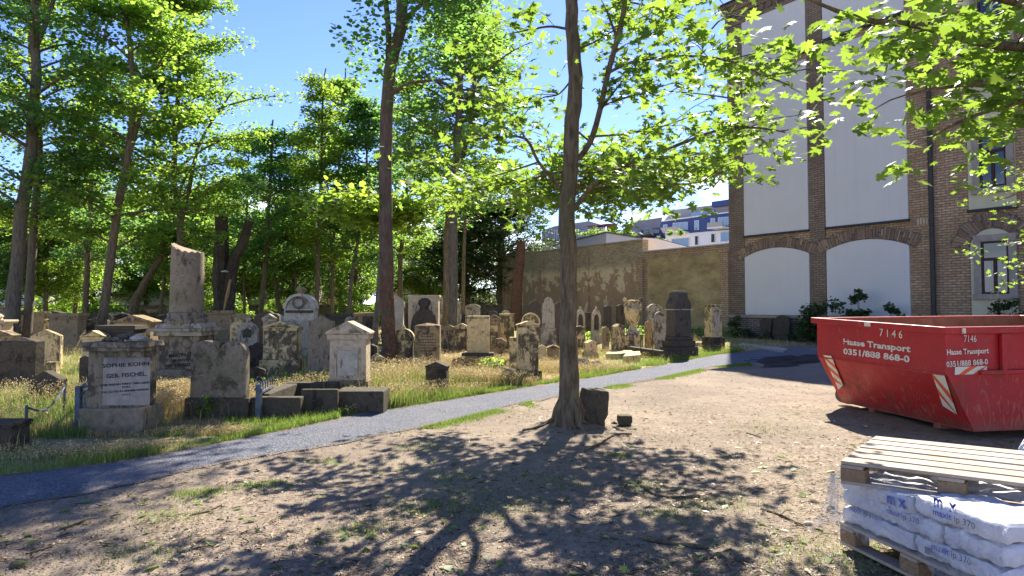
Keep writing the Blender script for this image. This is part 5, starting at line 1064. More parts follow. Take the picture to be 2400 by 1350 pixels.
def stone(px, pyb, wpx, pyt, kind, mat, label, base=(.12, 1.25), cap=None, rot=0, tilt=0, lean=0, dep=.28, panel=None, Y=None, top=1.0, mould=False, group=None, name='gravestone', cat='gravestone', bmat=None, finial=None, seed=None, inscr=0, sink=0):
    """px centre, pyb foot, wpx width, pyt top in the photo; base=(height share, widening)"""
    sn[0] += 1; sd = sn[0]
    Yv = Y or baseY(px, pyb); c = at(px, 714, Yv); c.z = 0; s = Yv/F; w_ = wpx*s; zt = at(px, pyt, Yv).z
    c.z = H(c.x, c.y)-.03-sink; Ht = zt-c.z
    r = empty(name, c, R(rot), label, cat, group); r.rotation_euler = (R(lean), R(tilt), R(rot)); d = max(.12, w_*dep)
    m_ = M[mat]; bm_ = M[bmat or mat]; hb = Ht*base[0]; z = 0.0
    if hb > 0.02:
        bw = w_*base[1]; bd = d+(bw-w_)*.8; o = MB().box(-bw/2, bw/2, -bd/2, bd/2, -.05, hb, None, .98, .98).build('plinth', bm_, r, bev=.012); rough(o, .006, sd); z = hb
        if mould:
            k = hb*.45; MB().box(-bw*.46, bw*.46, -bd*.46, bd*.46, z+.002, z+k*.5).build('moulding', m_, r, bev=.01); MB().box(-w_*.53, w_*.53, -d*.56, d*.56, z+k*.5+.002, z+k, None, .95, .95).build('moulding', m_, r, bev=.01); z += k
    if cap and kind in ('gable', 'halfround', 'shoulder'): kind = 'box'
    hf = 0
    if finial: hf = Ht*finial[1]
    zc = Ht-hf; zb = zc
    if cap: zb = zc-cap[1]*Ht
    if kind == 'pyramid':
        body = MB().box(-w_/2, w_/2, -d/2, d/2, z, zb-w_*.10).build('body', m_, r, bev=.008); MB().prism([(-w_/2*1.0, -d/2, zb-w_*.10+.002), (w_/2, -d/2, zb-w_*.10+.002), (w_/2, d/2, zb-w_*.10+.002), (-w_/2, d/2, zb-w_*.10+.002)], [(-.02, -.01, zb), (.02, -.01, zb), (.02, .01, zb), (-.02, .01, zb)]).build('cap', m_, r, bev=.006)
    else:
        ol = outline(kind, w_, z, zb)
        if top != 1.0: ol = [(x*(1-(1-top)*(zz-z)/(zb-z)), zz) for x, zz in ol]
        body = MB().extr(ol, -d/2, d/2).build('body', m_, r, bev=.010)
    if kind not in ('round', 'halfround', 'bell', 'double'): rough(body, .004, sd+50)
    if cap:
        kd, hc, wc = cap; cw = w_*top*wc/2; cdp = d/2+(wc-1)*w_/2*.8; h2 = hc*Ht; z = zb+.002; cb = MB()
        if kd == 'gable':
            cb.extr([(-cw*.95, z), (cw*.95, z), (cw, z+h2*.28), (-cw, z+h2*.28)], -cdp*.95, cdp*.95); o = cb.build('cornice', m_, r, bev=.008)
            cb = MB(); cb.extr([(-cw*1.04, z+h2*.28+.002), (cw*1.04, z+h2*.28+.002), (cw*1.04, z+h2*.40), (0, zc), (-cw*1.04, z+h2*.40)], -cdp*1.06, cdp*1.06); cb.build('cap', m_, r, bev=.008)
            if wc > 1.05:
                MB().extr([(-cw*.72, z+h2*.36), (cw*.72, z+h2*.36), (0, z+h2*.82)], -cdp*1.06-.006, -cdp*1.06).build('pediment', m_, r)
        elif kd == 'pyr':
            cb.box(-cw, cw, -cdp, cdp, z, z+h2*.35); cb.build('cornice', m_, r, bev=.008); MB().box(-cw*.97, cw*.97, -cdp*.97, cdp*.97, z+h2*.35+.002, zc, None, .12, .12).build('cap', m_, r, bev=.01)
        elif kd == 'flat':
            cb.box(-cw*.94, cw*.94, -cdp*.94, cdp*.94, z, z+h2*.4); cb.build('cornice', m_, r, bev=.01); MB().box(-cw, cw, -cdp, cdp, z+h2*.4+.002, zc, None, .97, .97).build('cap', m_, r, bev=.01)
        elif kd == 'dentil':
            cb.box(-cw*.90, cw*.90, -cdp*.9, cdp*.9, z, z+h2*.45)
            for k in range(9): x0 = -cw*.88+cw*1.76*k/9; cb.box(x0, x0+cw*.1, -cdp*.9-.02, -cdp*.9+.001, z+h2*.2, z+h2*.45)
            cb.build('frieze', m_, r, bev=.004); MB().box(-cw, cw, -cdp, cdp, z+h2*.45+.002, zc, None, .99, .99).build('cap', m_, r, bev=.01)
        elif kd == 'arch':
            hw = cw; ol = [(-hw, z), (-hw*.86, z)]+[(x, zz) for x, zz in reversed(arc_top(hw*1.72, z+.001, zc-.05*hw*2, 14))]+[(hw*.86, z), (hw, z)]
            outer = arc_top(hw*2, z, zc, 16); inner = list(reversed(arc_top(hw*1.66, z, zc-hw*.17, 16)))
            ring = outer+inner; cb.extr(ring, -cdp, cdp); cb.build('arch_moulding', m_, r); MB().extr(arc_top(hw*1.62, z, zc-hw*.19, 16), -cdp*.7, cdp*.7).build('tympanum', m_, r)
    if finial:
        kd, sh = finial; z = Ht-hf+.001; rf = min(w_*.22, hf*.62)
        if kd == 'ball': MB().lathe([(rf*.5, z), (rf*.4, z+hf*.15), (rf, z+hf*.4), (rf*.95, z+hf*.65), (rf*.5, z+hf*.92), (.01, z+hf)], 14, sq=.7).build('finial', m_, r, smooth=True)
        elif kd == 'knob': MB().lathe([(w_*.20, z-.02), (w_*.17, z+hf*.15), (w_*.25, z+hf*.45), (w_*.24, z+hf*.75), (w_*.12, z+hf*.97), (.01, z+hf)], 18, sq=.6).build('finial', m_, r, smooth=True)
        elif kd == 'leafy': MB().extr([(-rf*.7, z), (rf*.7, z), (rf*.5, z+hf*.35), (rf, z+hf*.55), (0, z+hf), (-rf, z+hf*.55), (-rf*.5, z+hf*.35)], -d*.2, d*.2).build('finial', m_, r, bev=.01)
        else: MB().box(-rf, rf, -rf*.8, rf*.8, z, z+hf*.5).box(-rf*.6, rf*.6, -rf*.5, rf*.5, z+hf*.5+.002, z+hf).build('finial', m_, r, bev=.008)
    if panel:
        pm, pw_, pz0, pz1, pk = panel; MB().extr(outline(pk, w_*pw_, Ht*pz0, Ht*pz1), -d/2-.012, -d/2+.01).build('inscription_panel', M[pm], r, bev=.004)
        if pk == 'box':
            f_ = MB(); hw = w_*pw_/2+.015
            for a in ((-hw-.03, -hw, Ht*pz0-.03, Ht*pz1+.03), (hw, hw+.03, Ht*pz0-.03, Ht*pz1+.03)): f_.box(a[0], a[1], -d/2-.02, -d/2+.01, a[2], a[3])
            f_.box(-hw, hw, -d/2-.02, -d/2+.01, Ht*pz1+.002, Ht*pz1+.03); f_.build('panel_frame', m_, r, bev=.003)
    if inscr:
        rr = random.Random(sd); lm = MB(); zz = Ht*.78
        for q_ in range(inscr):
            lw = w_*rr.uniform(.45, .72); x = -lw/2
            while x < lw/2: cw_ = rr.uniform(.012, .04); lm.box(x, x+cw_, -d/2-.004, -d/2+.002, zz, zz+.022); x += cw_+rr.uniform(.008, .02)
            zz -= Ht*.055
        o = lm.build('inscription', M['letter'], r); o['kind'] = 'stuff'
    return r
S = stone
# --- front row, left
g1 = S(292, 1030, 120, 800, 'box', 'grey', 'big pedestal tomb with legible dark German inscription and stones on its cap', base=(.30, 1.24), cap=('flat', .10, 1.22), dep=.62, Y=9.05)
def gp(px, py, o=0.0): return onplane(px, py, Vector((0, g1.location.y-120*9.05/F*.31-.012-o, 0)), Vector((0, 1, 0)))
a, b = gp(236, 950), gp(356, 838)
MB().box(a.x+.02, b.x-.02, a.y-.002, a.y+.014, a.z, b.z).build('inscribed_face', M['inscr'], g1, world=True, bev=.004)
def gtext(s_, a, b, h_, bold=.02): return text(s_, 'inscription', M['letter'], g1, gp(*a), gp(*b), ZV, h_, Vector((0, -1, 0)), bold=bold, lift=.006)
gtext('SOPHIE KOHN', (241, 862), (350, 856), .050); gtext('GEB. FISCHEL.', (250, 886), (345, 880), .052); gtext('DEM FRIEDEN WEIHT DEIN LEBEN', (238, 905), (351, 898), .024, .03); gtext('DORT,', (287, 909), (308, 908), .022, .03); gtext('VIEL GUTES IN DEINEM WIRKEN', (238, 922), (350, 914), .024, .03); gtext('1911', (286, 927), (305, 926), .022, .03)
rr = random.Random(5)
def pebble(c, r, label, seed, mat='grey', sq=.5, name='stone', group=None):
    g = random.Random(seed); bm = bmesh.new(); bmesh.ops.create_icosphere(bm, subdivisions=2, radius=r)
    for v in bm.verts: v.co = Vector((v.co.x*g.uniform(.8, 1.15), v.co.y*g.uniform(.8, 1.15), v.co.z*sq*g.uniform(.8, 1.15)))
    me = bpy.data.meshes.new(name); bm.to_mesh(me); bm.free(); me.materials.append(M[mat]); o = bpy.data.objects.new(name, me); COL.objects.link(o); o.location = c; o.rotation_euler.z = g.uniform(0, 6); return tag(o, label, 'stone', group)
zc = at(292, 800, 9.05).z
for i, (px, py, r_, mt) in enumerate(((262, 796, .08, 'dark'), (278, 793, .09, 'grey'), (292, 786, .085, 'blue'), (306, 781, .06, 'blue'), (322, 790, .10, 'marble'), (300, 796, .05, 'marble'), (345, 796, .07, 'grey'), (249, 799, .06, 'dark'), (315, 797, .05, 'dark'), (335, 798, .04, 'pale'))):
    p = at(px, py, 9.0); p.z = max(zc+r_*.25, p.z-.02); pebble(p, r_, ['dark flat', 'grey lumpy', 'blue grey peaked', 'topmost blue', 'large whitish', 'small white', 'grey rightmost', 'dark leftmost', 'tiny dark', 'tiny pale'][i]+' stone laid on the cap of the inscribed pedestal tomb', 40+i, mt, group='stones laid on the inscribed pedestal tomb')
S(519, 1003, 128, 798, 'double', 'grey', 'grey double arched tablet with carved flowers at its top centre', base=(.30, 1.16), dep=.20, Y=9.9, bmat='dark', finial=None)
d1 = bpy.context.scene.objects[-1] if False else [o for o in bpy.data.objects if o.get('label', '').startswith('grey double arched')][0]
c = at(519, 806, 9.9); mb = MB(); g_ = random.Random(9)
for i in range(26): x, z_ = g_.gauss(0, .055), g_.gauss(0, .035); mb.lathe([(.005, c.z+z_-.022), (.022, c.z+z_), (.005, c.z+z_+.022)], 7, (c.x+x, c.y-.07+g_.uniform(-.03, .05)))
mb.build('carved_flowers', M['grey'], d1, smooth=True, world=True)
# broken column monument
YC = 14.6; bc = empty('broken_column', (at(438, 714, YC).x, YC, 0), 0, 'tall broken fluteless column on a moulded pedestal with carved face and inscription', 'grave monument'); k = YC/F
def cz(py): return at(438, py, YC).z
cx_ = bc.location.x; w0 = 100*k
mb = MB(); mb.box(cx_-58*k, cx_+58*k, YC-.40, YC+.40, -.05, cz(878)); mb.build('plinth', M['grey'], bc, world=True, bev=.015)
mb = MB(); mb.box(cx_-54*k, cx_+54*k, YC-.38, YC+.38, cz(878)+.002, cz(862)); mb.build('moulding', M['grey'], bc, world=True, bev=.015)
mb = MB(); mb.box(cx_-49*k, cx_+49*k, YC-.34, YC+.34, cz(862)+.002, cz(786), None, .96, .96); mb.build('pedestal', M['inscr'] if False else M['grey'], bc, world=True, bev=.012)
mb = MB(); mb.box(cx_-55*k, cx_+55*k, YC-.40, YC+.40, cz(786)+.002, cz(776)); mb.box(cx_-61*k, cx_+61*k, YC-.45, YC+.45, cz(776)+.002, cz(768)); mb.box(cx_-54*k, cx_+54*k, YC-.39, YC+.39, cz(768)+.002, cz(757), None, .92, .92); mb.build('cornice', M['pale'], bc, world=True, bev=.01)
mb = MB(); mb.lathe([(47*k, cz(757)), (48*k, cz(750)), (43*k, cz(745)), (41*k, cz(741)), (43*k, cz(737)), (40*k, cz(733)), (37*k, cz(731))], 28, (cx_, YC)); mb.build('column_base', M['grey'], bc, smooth=True, world=True)
seg = 32; prof = [(37.5*k, cz(731)), (37*k, cz(690)), (36.5*k, cz(640)), (36*k, cz(620))]; mb = MB(); mb.lathe(prof, seg, (cx_, YC)); top0 = len(mb.v)-seg
for j in range(seg):
    a = 2*math.pi*(j+.5)/seg; x = math.cos(a); t = (x+1)/2; zz = cz(570)*(1-t)+cz(592)*t - .08*math.sin(t*math.pi)*1.0 + .02*math.sin(j*3.1); v = mb.v[top0+j]; mb.v[top0+j] = (v[0]-(v[0]-cx_)*.02, v[1], zz)
mb.build('column_shaft', M['grey'], bc, smooth=True, world=True)
def cp_(px, py): return onplane(px, py, Vector((0, YC-.345, 0)), Vector((0, 1, 0)))
mb = MB(); c = cp_(438, 806); mb.lathe([(.02, c.z-.11), (.085, c.z-.06), (.10, c.z), (.08, c.z+.07), (.02, c.z+.11)], 12, (c.x, c.y+.04)); mb.build('carved_head', M['grey'], bc, smooth=True, world=True)
for s_, a_, b_, h_ in (('MARTIN STERN', (396, 838), (470, 832), .075), ('DEN KOPF UND', (399, 849), (470, 843), .055), ('DES HERZENS Z.U.', (387, 861), (482, 854), .055)): text(s_, 'inscription', M['letter'], bc, cp_(*a_), cp_(*b_), ZV, h_, Vector((0, -1, 0)), bold=.02, lift=.006)
S(664, 898, 80, 752, 'box', 'sand', 'yellow stele with tapered sides, low peaked lid and broad pedestal', base=(.36, 1.18), cap=('gable', .16, 1.10), dep=.5, Y=15.2, top=.93)
S(754, 893, 58, 740, 'acro', 'grey', 'narrow grey slab with pointed top between the yellow stele and the temple tomb', base=(.16, 1.14), dep=.35, Y=15.0, lean=-1)
g6 = S(822, 958, 84, 752, 'box', 'sandclean', 'temple shaped tomb with pediment, tiled roof and pale blank plaque', base=(.30, 1.16), cap=('gable', .22, 1.16), dep=.6, Y=11.9, panel=('marble', .56, .36, .66, 'box'), bmat='brown')
kb = 11.3/F
def kerb(label, pts, w_, h_, mat='dark', name='grave_kerb'):
    mb = MB(); P = [ground(*p) for p in pts]; r_ = None
    for i in range(len(P)-1):
        a, b = P[i], P[i+1]; d = (b-a).normalized(); n_ = Vector((-d.y, d.x, 0)); mb.obox(Vector((a.x, a.y, -.04))-n_*w_/2, (b-a), n_*w_, ZV*(h_+.04+.003*i))
    o = mb.build(name, M[mat], None, bev=.012); return tag(o, label, 'grave kerb')
o = MB(); a = ground(783, 970); o.box(a.x, a.x+.72, a.y, a.y+.55, -.05, .33); q_ = tag(o.build('stone_block', M['dark'], bev=.02), 'black stone block under the temple shaped tomb', 'stone block')
o = MB(); a = ground(704, 975); o.box(a.x, a.x+.53, a.y, a.y+.10, -.05, .38); tag(o.build('stone_slab', M['dark'], bev=.015), 'upright black slab left of the temple shaped tomb', 'stone slab')
mb = MB(); a = ground(618, 965); b_ = ground(680, 985); mb.box(a.x+.05, a.x+.75, b_.y+.1, b_.y+.28, -.05, .30); mb.box(a.x+.05, a.x+.25, b_.y+.285, b_.y+1.6, -.05, .33); mb.box(a.x+.05, a.x+.9, b_.y+1.605, b_.y+1.78, -.05, .34); tag(mb.build('grave_kerb', M['dark'], bev=.015), 'mossy stone grave surround in front of the yellow stele', 'grave kerb')
# --- left field
S(54, 905, 96, 790, 'pyramid', 'dark', 'broad dark slab with shallow peaked top nearest the left edge', base=(0, 1), dep=.30, Y=13.6, rot=-8, mat_=None) if False else S(54, 905, 96, 790, 'pyramid', 'dark', 'broad dark slab with shallow peaked top nearest the left edge', base=(0, 1), dep=.30, Y=13.6, rot=-8)
S(118, 960, 82, 868, 'gable', 'dark', 'low black gabled stone in front of the broad dark slab', base=(0, 1), dep=.3, Y=11.0, rot=-10)
S(12, 850, 52, 774, 'gable', 'brown', 'gabled stone with lit roof edge behind the broad dark slab', base=(0, 1), dep=.5, Y=18, cap=('gable', .2, 1.1))
S(-2, 850, 44, 735, 'box', 'sandclean', 'pale sunlit pedestal cut by the left edge with ornament on top', base=(.1, 1.2), cap=('flat', .07, 1.4), dep=.8, Y=19, finial=('leafy', .12))
S(112, 852, 62, 772, 'gable', 'sand', 'yellow gabled slab with lit right edge behind the broad dark slab', base=(.1, 1.15), dep=.35, Y=17.5, rot=12)
S(160, 822, 66, 734, 'box', 'brown', 'large table like tomb with dentilled cornice in the left field', base=(.06, 1.1), cap=('dentil', .16, 1.16), dep=.5, Y=25)
S(226, 855, 50, 774, 'gable', 'sand', 'small yellow gabled stone behind the inscribed pedestal tomb', base=(0, 1), dep=.5, Y=17, cap=('gable', .22, 1.1))
S(286, 860, 88, 762, 'box', 'dark', 'wide dark stone with layered flat lid behind the inscribed tomb', base=(.1, 1.1), cap=('flat', .16, 1.08), dep=.6, Y=17.5)
S(324, 850, 78, 738, 'box', 'brown', 'tomb with sunlit shallow gable and corner ears left of the column', base=(.1, 1.1), cap=('gable', .22, 1.12), dep=.5, Y=20)
S(208, 915, 26, 832, 'gable', 'dark', 'small black stone right beside the inscribed pedestal tomb', base=(0, 1), dep=.8, Y=13)
S(372, 880, 26, 795, 'segment', 'sand', 'yellow stone peeking between the inscribed tomb and the column', base=(.1, 1.1), dep=.5, Y=18)
S(128, 872, 24, 848, 'box', 'sand', 'small low yellow block right of the broad dark slab', base=(0, 1), dep=.7, Y=15)
S(26, 1075, 66, 985, 'box', 'dark', 'short black pillar at the left edge by the path', base=(.3, 1.2), cap=('flat', .2, 1.15), dep=.9, Y=7.9)
# --- centre left
S(583, 862, 46, 742, 'round', 'pale', 'grey oval topped stone with small finial and dark missing patch', base=(.10, 1.2), dep=.30, Y=19.5, finial=('leafy', .12), panel=('dark', .42, .56, .76, 'gable'))
S(556, 858, 26, 745, 'gable', 'sand', 'yellow edged slab just behind the oval topped stone', base=(.1, 1.1), dep=.6, Y=21)
S(607, 892, 44, 802, 'wavy', 'dark', 'low blackened stone with wavy top beside the yellow stele', base=(.3, 1.2), dep=.4, Y=16.3)
S(606, 915, 38, 858, 'wavy', 'dark', 'lower black stone right in front of the wavy topped one', base=(.2, 1.2), dep=.4, Y=13.2)
S(632, 830, 26, 735, 'gable', 'pale', 'pale weathered stone with light cap left above the yellow stele', base=(.1, 1.2), dep=.4, Y=24, cap=('gable', .2, 1.2))
mz = S(706, 862, 70, 688, 'box', 'marble', 'large white mausoleum with round gable, carved wreath and finial', base=(.10, 1.25), cap=('arch', .24, 1.06), dep=.5, Y=22, finial=('leafy', .0001), panel=None, name='mausoleum', cat='mausoleum')
k22 = 22/F; c = at(706, 709, 22); mb = MB(); y0 = mz.location.y-70*k22*.25-.06
for i in range(14): a = i*2*math.pi/14; mb.lathe([(.01, c.z+.16*math.sin(a)-.04), (.05, c.z+.16*math.sin(a)), (.01, c.z+.16*math.sin(a)+.04)], 6, (c.x+.17*math.cos(a), y0))
mb.build('carved_wreath', M['grey'], mz, smooth=True, world=True)
c = at(706, 690, 22); mb = MB(); mb.lathe([(.16, c.z-.03), (.10, c.z+.04), (.12, c.z+.09), (.18, c.z+.16), (.07, c.z+.24)], 12, (c.x, mz.location.y)); mb.build('urn_finial', M['brown'], mz, smooth=True, world=True)
mb = MB(); a, b = at(676, 775, 22), at(738, 775, 22); mb.box(a.x, b.x, y0-.02, y0+.05, at(700, 733, 22).z, at(700, 727, 22).z); mb.build('cornice', M['dark'], mz, world=True)
mb = MB()
for x0 in (690, 722): 
    a = at(x0, 760, 22); mb.extr([(x+a.x, z) for x, z in outline('round', .36, at(x0, 835, 22).z, at(x0, 748, 22).z)], y0+.02, y0+.07)
mb.build('tablet', M['pale'], mz, world=True)
S(797, 830, 54, 736, 'box', 'dark', 'low wide black tomb with pale lid behind the temple tomb', base=(.1, 1.1), cap=('flat', .12, 1.15), dep=.5, Y=26)
S(820, 800, 22, 742, 'round', 'pale', 'small pale rounded stone with perched ornament behind the temple tomb', base=(.1, 1.2), dep=.4, Y=24)
S(884, 872, 30, 828, 'gable', 'sand', 'low yellow lichened stone at the foot of the orange barked maple', base=(0, 1), dep=.5, Y=14.5, cap=('gable', .25, 1.1))
S(872, 840, 30, 806, 'wavy', 'dark', 'low black stone with pebbles behind the temple tomb', base=(0, 1), dep=.7, Y=18)
S(868, 825, 34, 742, 'box', 'dark', 'tall dark plain stone behind the thin leaning stem', base=(0, 1), dep=.4, Y=22)
# --- centre
S(946, 872, 46, 762, 'halfround', 'sand', 'arched yellow tomb with black crust, moulded arch and cross stub on top', base=(.08, 1.12), dep=.35, Y=17.2, cap=('arch', .26, 1.16), finial=('block', .07))
S(1003, 868, 58, 757, 'pyramid', 'brown', 'plain dark slab with shallow peaked top and faint inscription right of the arched tomb', base=(0, 1), dep=.5, Y=17, inscr=7)
S(995, 800, 60, 698, 'bell', 'dark', 'dark bell shaped monument with round knob on top', base=(.25, 1.1), dep=.5, Y=24, finial=('knob', .20))
S(994, 790, 70, 692, 'box', 'sandclean', 'yellowish mausoleum with dark cornice behind the bell shaped monument', base=(.08, 1.1), cap=('flat', .07, 1.1), dep=.4, Y=31, panel=('pale', .7, .3, .85, 'box'), name='mausoleum', cat='mausoleum')
S(927, 790, 38, 694, 'halfround', 'sandclean', 'round arched sandstone monument directly behind the orange barked maple', base=(.08, 1.15), cap=('arch', .25, 1.1), dep=.5, Y=29)
S(950, 780, 18, 708, 'halfround', 'dark', 'narrow black arched stone left of the yellowish mausoleum', base=(.1, 1.1), dep=.4, Y=32)
S(1051, 815, 32, 760, 'gable', 'brown', 'small gabled stone left of a matching one before the grey trunk', base=(0, 1), dep=.5, Y=24, cap=('gable', .2, 1.08))
S(1082, 812, 30, 757, 'gable', 'sand', 'small gabled stone right of a matching one beside the tall yellow slab', base=(0, 1), dep=.5, Y=24, cap=('gable', .2, 1.08))
S(1121, 868, 52, 740, 'box', 'sand', 'tall rectangular yellow slab with black stains on a projecting ledge', base=(.22, 1.22), dep=.35, Y=18.5, mould=False, cap=('flat', .05, 1.04))
MB().box(-.42, .42, -.24, .24, .30, .38).build('ledge', M['dark'], [o for o in bpy.data.objects if o.get('label', '').startswith('tall rectangular yellow slab')][0], bev=.015)
S(1158, 835, 30, 738, 'box', 'brown', 'brown slab right behind the tall yellow slab', base=(.05, 1.1), dep=.4, Y=22, cap=('pyr', .12, 1.1), panel=('sand', .6, .3, .75, 'box'))
S(1188, 842, 34, 735, 'box', 'sand', 'yellow streaked stele with flat top right of the brown slab', base=(.16, 1.15), dep=.5, Y=22.5, cap=('flat', .05, 1.1))
S(1155, 790, 24, 728, 'round', 'dark', 'dark curved top peeping over the brown slab', base=(0, 1), dep=.4, Y=27)
S(1185, 790, 24, 727, 'round', 'sand', 'yellowish curved top peeping over the streaked stele', base=(0, 1), dep=.4, Y=27.5)
S(1162, 852, 26, 790, 'gable', 'brown', 'broken low stone with a pale pot before it in the middle field', base=(0, 1), dep=.5, Y=20.5, tilt=14)
S(1236, 885, 48, 752, 'gable', 'sand', 'yellow gabled stele with black edges on a wide dark base beside the path', base=(.22, 1.32), dep=.5, Y=14.8, bmat='dark', rot=10, cap=('gable', .10, 1.06))
kerb('low stone kerb running left from the yellow gabled stele', [(1213, 884), (1150, 862), (1170, 850), (1212, 852)], .14, .14)
S(1207, 870, 26, 790, 'box', 'sand', 'narrow yellow stone hidden behind the yellow gabled stele', base=(0, 1), dep=.6, Y=17.5)
S(1244, 830, 40, 733, 'halfround', 'sand', 'yellow arched stone rising behind the yellow gabled stele', base=(.1, 1.1), cap=('arch', .25, 1.08), dep=.4, Y=21)
S(1253, 790, 30, 705, 'round', 'blue', 'dark grey stone with rounded hood and lit top edge', base=(.2, 1.15), dep=.7, Y=28, mould=True)
S(1285, 805, 30, 697, 'shoulder', 'pale', 'tall grey obelisk like stone with rounded top left of the central tree', base=(.40, 1.22), dep=.6, Y=26, top=.9)
S(1312, 800, 22, 707, 'round', 'blue', 'dark stone with lit side just left of the central trunk', base=(.3, 1.2), dep=.7, Y=27, mould=True)
S(1026, 922, 48, 846, 'gable', 'dark', 'low weathered gabled stone alone in the long grass by the path', base=(0, 1), dep=.7, Y=12.6, rot=-6, cap=('gable', .22, 1.05))
S(1296, 838, 28, 808, 'gable', 'brown', 'low brown gabled stone left of the central trunk', base=(0, 1), dep=.7, Y=20.5, cap=('gable', .3, 1.08))
S(1270, 838, 20, 808, 'gable', 'sand', 'low yellow stone right of the yellow gabled stele', base=(0, 1), dep=.5, Y=20.3)
S(1072, 855, 30, 838, 'wavy', 'brown', 'fallen brown fragment in the grass left of the tall yellow slab', base=(0, 1), dep=.9, Y=17.5, tilt=8)
# --- right field
S(1359, 820, 22, 764, 'segment', 'sand', 'narrow yellow stone just right of the central trunk', base=(.1, 1.1), dep=.8, Y=23.5)
S(1383, 832, 26, 797, 'gable', 'sand', 'low slanting yellow stone on a block right of the central trunk', base=(.35, 1.2), dep=.9, Y=21.5, rot=20)
S(1360, 790, 22, 718, 'gothic', 'sandclean', 'gothic arched stone with dark niche nearest the central trunk', base=(.3, 1.15), dep=.5, Y=31, panel=('dark', .5, .3, .8, 'gothic'), finial=('leafy', .06))
S(1397, 800, 22, 718, 'gothic', 'sandclean', 'gothic arched stone with dark niche second from the central trunk', base=(.35, 1.2), dep=.5, Y=29, panel=('dark', .5, .38, .8, 'gothic'), finial=('leafy', .06))
S(1419, 805, 16, 765, 'gable', 'brown', 'small brown gabled stone below the two gothic stones', base=(0, 1), dep=.7, Y=25)
S(1424, 790, 17, 715, 'gable', 'blue', 'slim dark obelisk right of the gothic stones', base=(.1, 1.1), dep=.9, Y=31)
S(1454, 790, 18, 713, 'gable', 'dark', 'slim black obelisk just left of the big urn', base=(.1, 1.1), dep=.9, Y=30)
S(1377, 790, 16, 732, 'box', 'dark', 'dark plain post between the two gothic stones', base=(0, 1), dep=.8, Y=32)
S(1448, 822, 25, 759, 'gable', 'sand', 'slanted gabled stone with spotted face left of the long kerb', base=(.1, 1.1), dep=.8, Y=22.5, rot=28)
# urn monument
YU = 24.5; ku = YU/F; um = empty('urn_monument', (at(1483, 714, YU).x, YU, 0), 0, 'large yellow stone urn with scrolled handles on a square pedestal', 'urn monument'); ux = um.location.x
def uz(py): return at(1483, py, YU).z
MB().box(ux-20*ku, ux+20*ku, YU-.32, YU+.32, -.05, uz(783)).build('pedestal', M['sand'], um, world=True, bev=.015)
MB().box(ux-14*ku, ux+14*ku, YU-.2, YU+.2, uz(783)+.002, uz(774)).build('foot_block', M['pale'], um, world=True, bev=.015)
mb = MB(); mb.lathe([(13*ku, uz(774)), (9*ku, uz(768)), (8*ku, uz(763)), (12*ku, uz(758)), (17*ku, uz(745)), (20*ku, uz(732)), (21*ku, uz(724)), (17*ku, uz(721)), (14*ku, uz(716)), (13*ku, uz(710)), (16*ku, uz(706)), (15*ku, uz(704)), (3*ku, uz(703))], 24, (ux, YU)); mb.build('urn', M['sand'], um, smooth=True, world=True)
for s_ in (-1, 1):
    mb = MB(); mb.tube([(ux+s_*(x)*ku, YU, uz(y)) for x, y in ((18, 724), (19, 716), (15, 708), (16, 701), (20, 699), (22, 703), (19, 706))], 2.2*ku, 8); mb.build('handle', M['sand'], um, smooth=True, world=True)
S(1533, 800, 28, 712, 'box', 'pale', 'pale column with rounded dark hood behind the long kerb', base=(.1, 1.1), dep=.7, Y=29, cap=('arch', .18, 1.25))
S(1547, 812, 26, 730, 'shoulder', 'pale', 'pale spotted stone with scrolled top left of the big black pillar', base=(.1, 1.1), dep=.4, Y=25.5, cap=('arch', .12, 1.05))
S(1519, 805, 16, 752, 'wavy', 'brown', 'small crumbled stone between the urn and the scrolled stone', base=(0, 1), dep=.6, Y=26)
# big black pillar
YB = 21.5; bp = empty('black_pillar', (at(1590, 714, YB).x, YB, 0), R(22), 'tallest polished black pillar with bell shaped hood at the end of the long kerb', 'grave monument'); kb = YB/F
def bz_(py): return at(1590, py, YB).z
MB().box(-.46, .46, -.36, .36, -.05, bz_(812)).build('plinth', M['dark'], bp, bev=.02)
MB().box(-.40, .40, -.31, .31, bz_(812)+.002, bz_(797)).build('moulding', M['dark'], bp, bev=.02)
MB().box(-.35, .35, -.27, .27, bz_(797)+.002, bz_(788), None, .9, .9).build('moulding', M['dark'], bp, bev=.02)
MB().box(-.30, .30, -.24, .24, bz_(788)+.002, bz_(727), None, .95, .95).build('shaft', M['blue'], bp, bev=.012)
MB().box(-.34, .34, -.28, .28, bz_(727)+.002, bz_(724)).build('moulding', M['pale'], bp, bev=.005)
mb = MB(); hh = [(.30, 724), (.30, 716), (.28, 710), (.23, 703), (.185, 697), (.165, 690), (.16, 686)]
mb.extr([(x, bz_(y)) for x, y in hh]+[(-x, bz_(y)) for x, y in reversed(hh)], -.24, .24); mb.build('hood', M['blue'], bp, bev=.008)
MB().box(-.18, .18, -.20, .20, bz_(686)+.002, bz_(681), None, .7, .7).build('cap', M['blue'], bp, bev=.01)
S(1671, 818, 32, 714, 'box', 'sand', 'pillar like yellow stone with stepped cap close to the building corner', base=(.30, 1.3), dep=.8, Y=25, cap=('flat', .09, 1.0), rot=25, top=.88, bmat='dark', panel=('sandclean', .6, .4, .85, 'segment'))
kerb('long low dark kerb with small iron posts between slanted stone and black pillar', [(1462, 828), (1566, 845)], .22, .26)
kerb('pale low kerb right of the black pillar', [(1616, 812), (1655, 812)], .18, .16, 'sand')
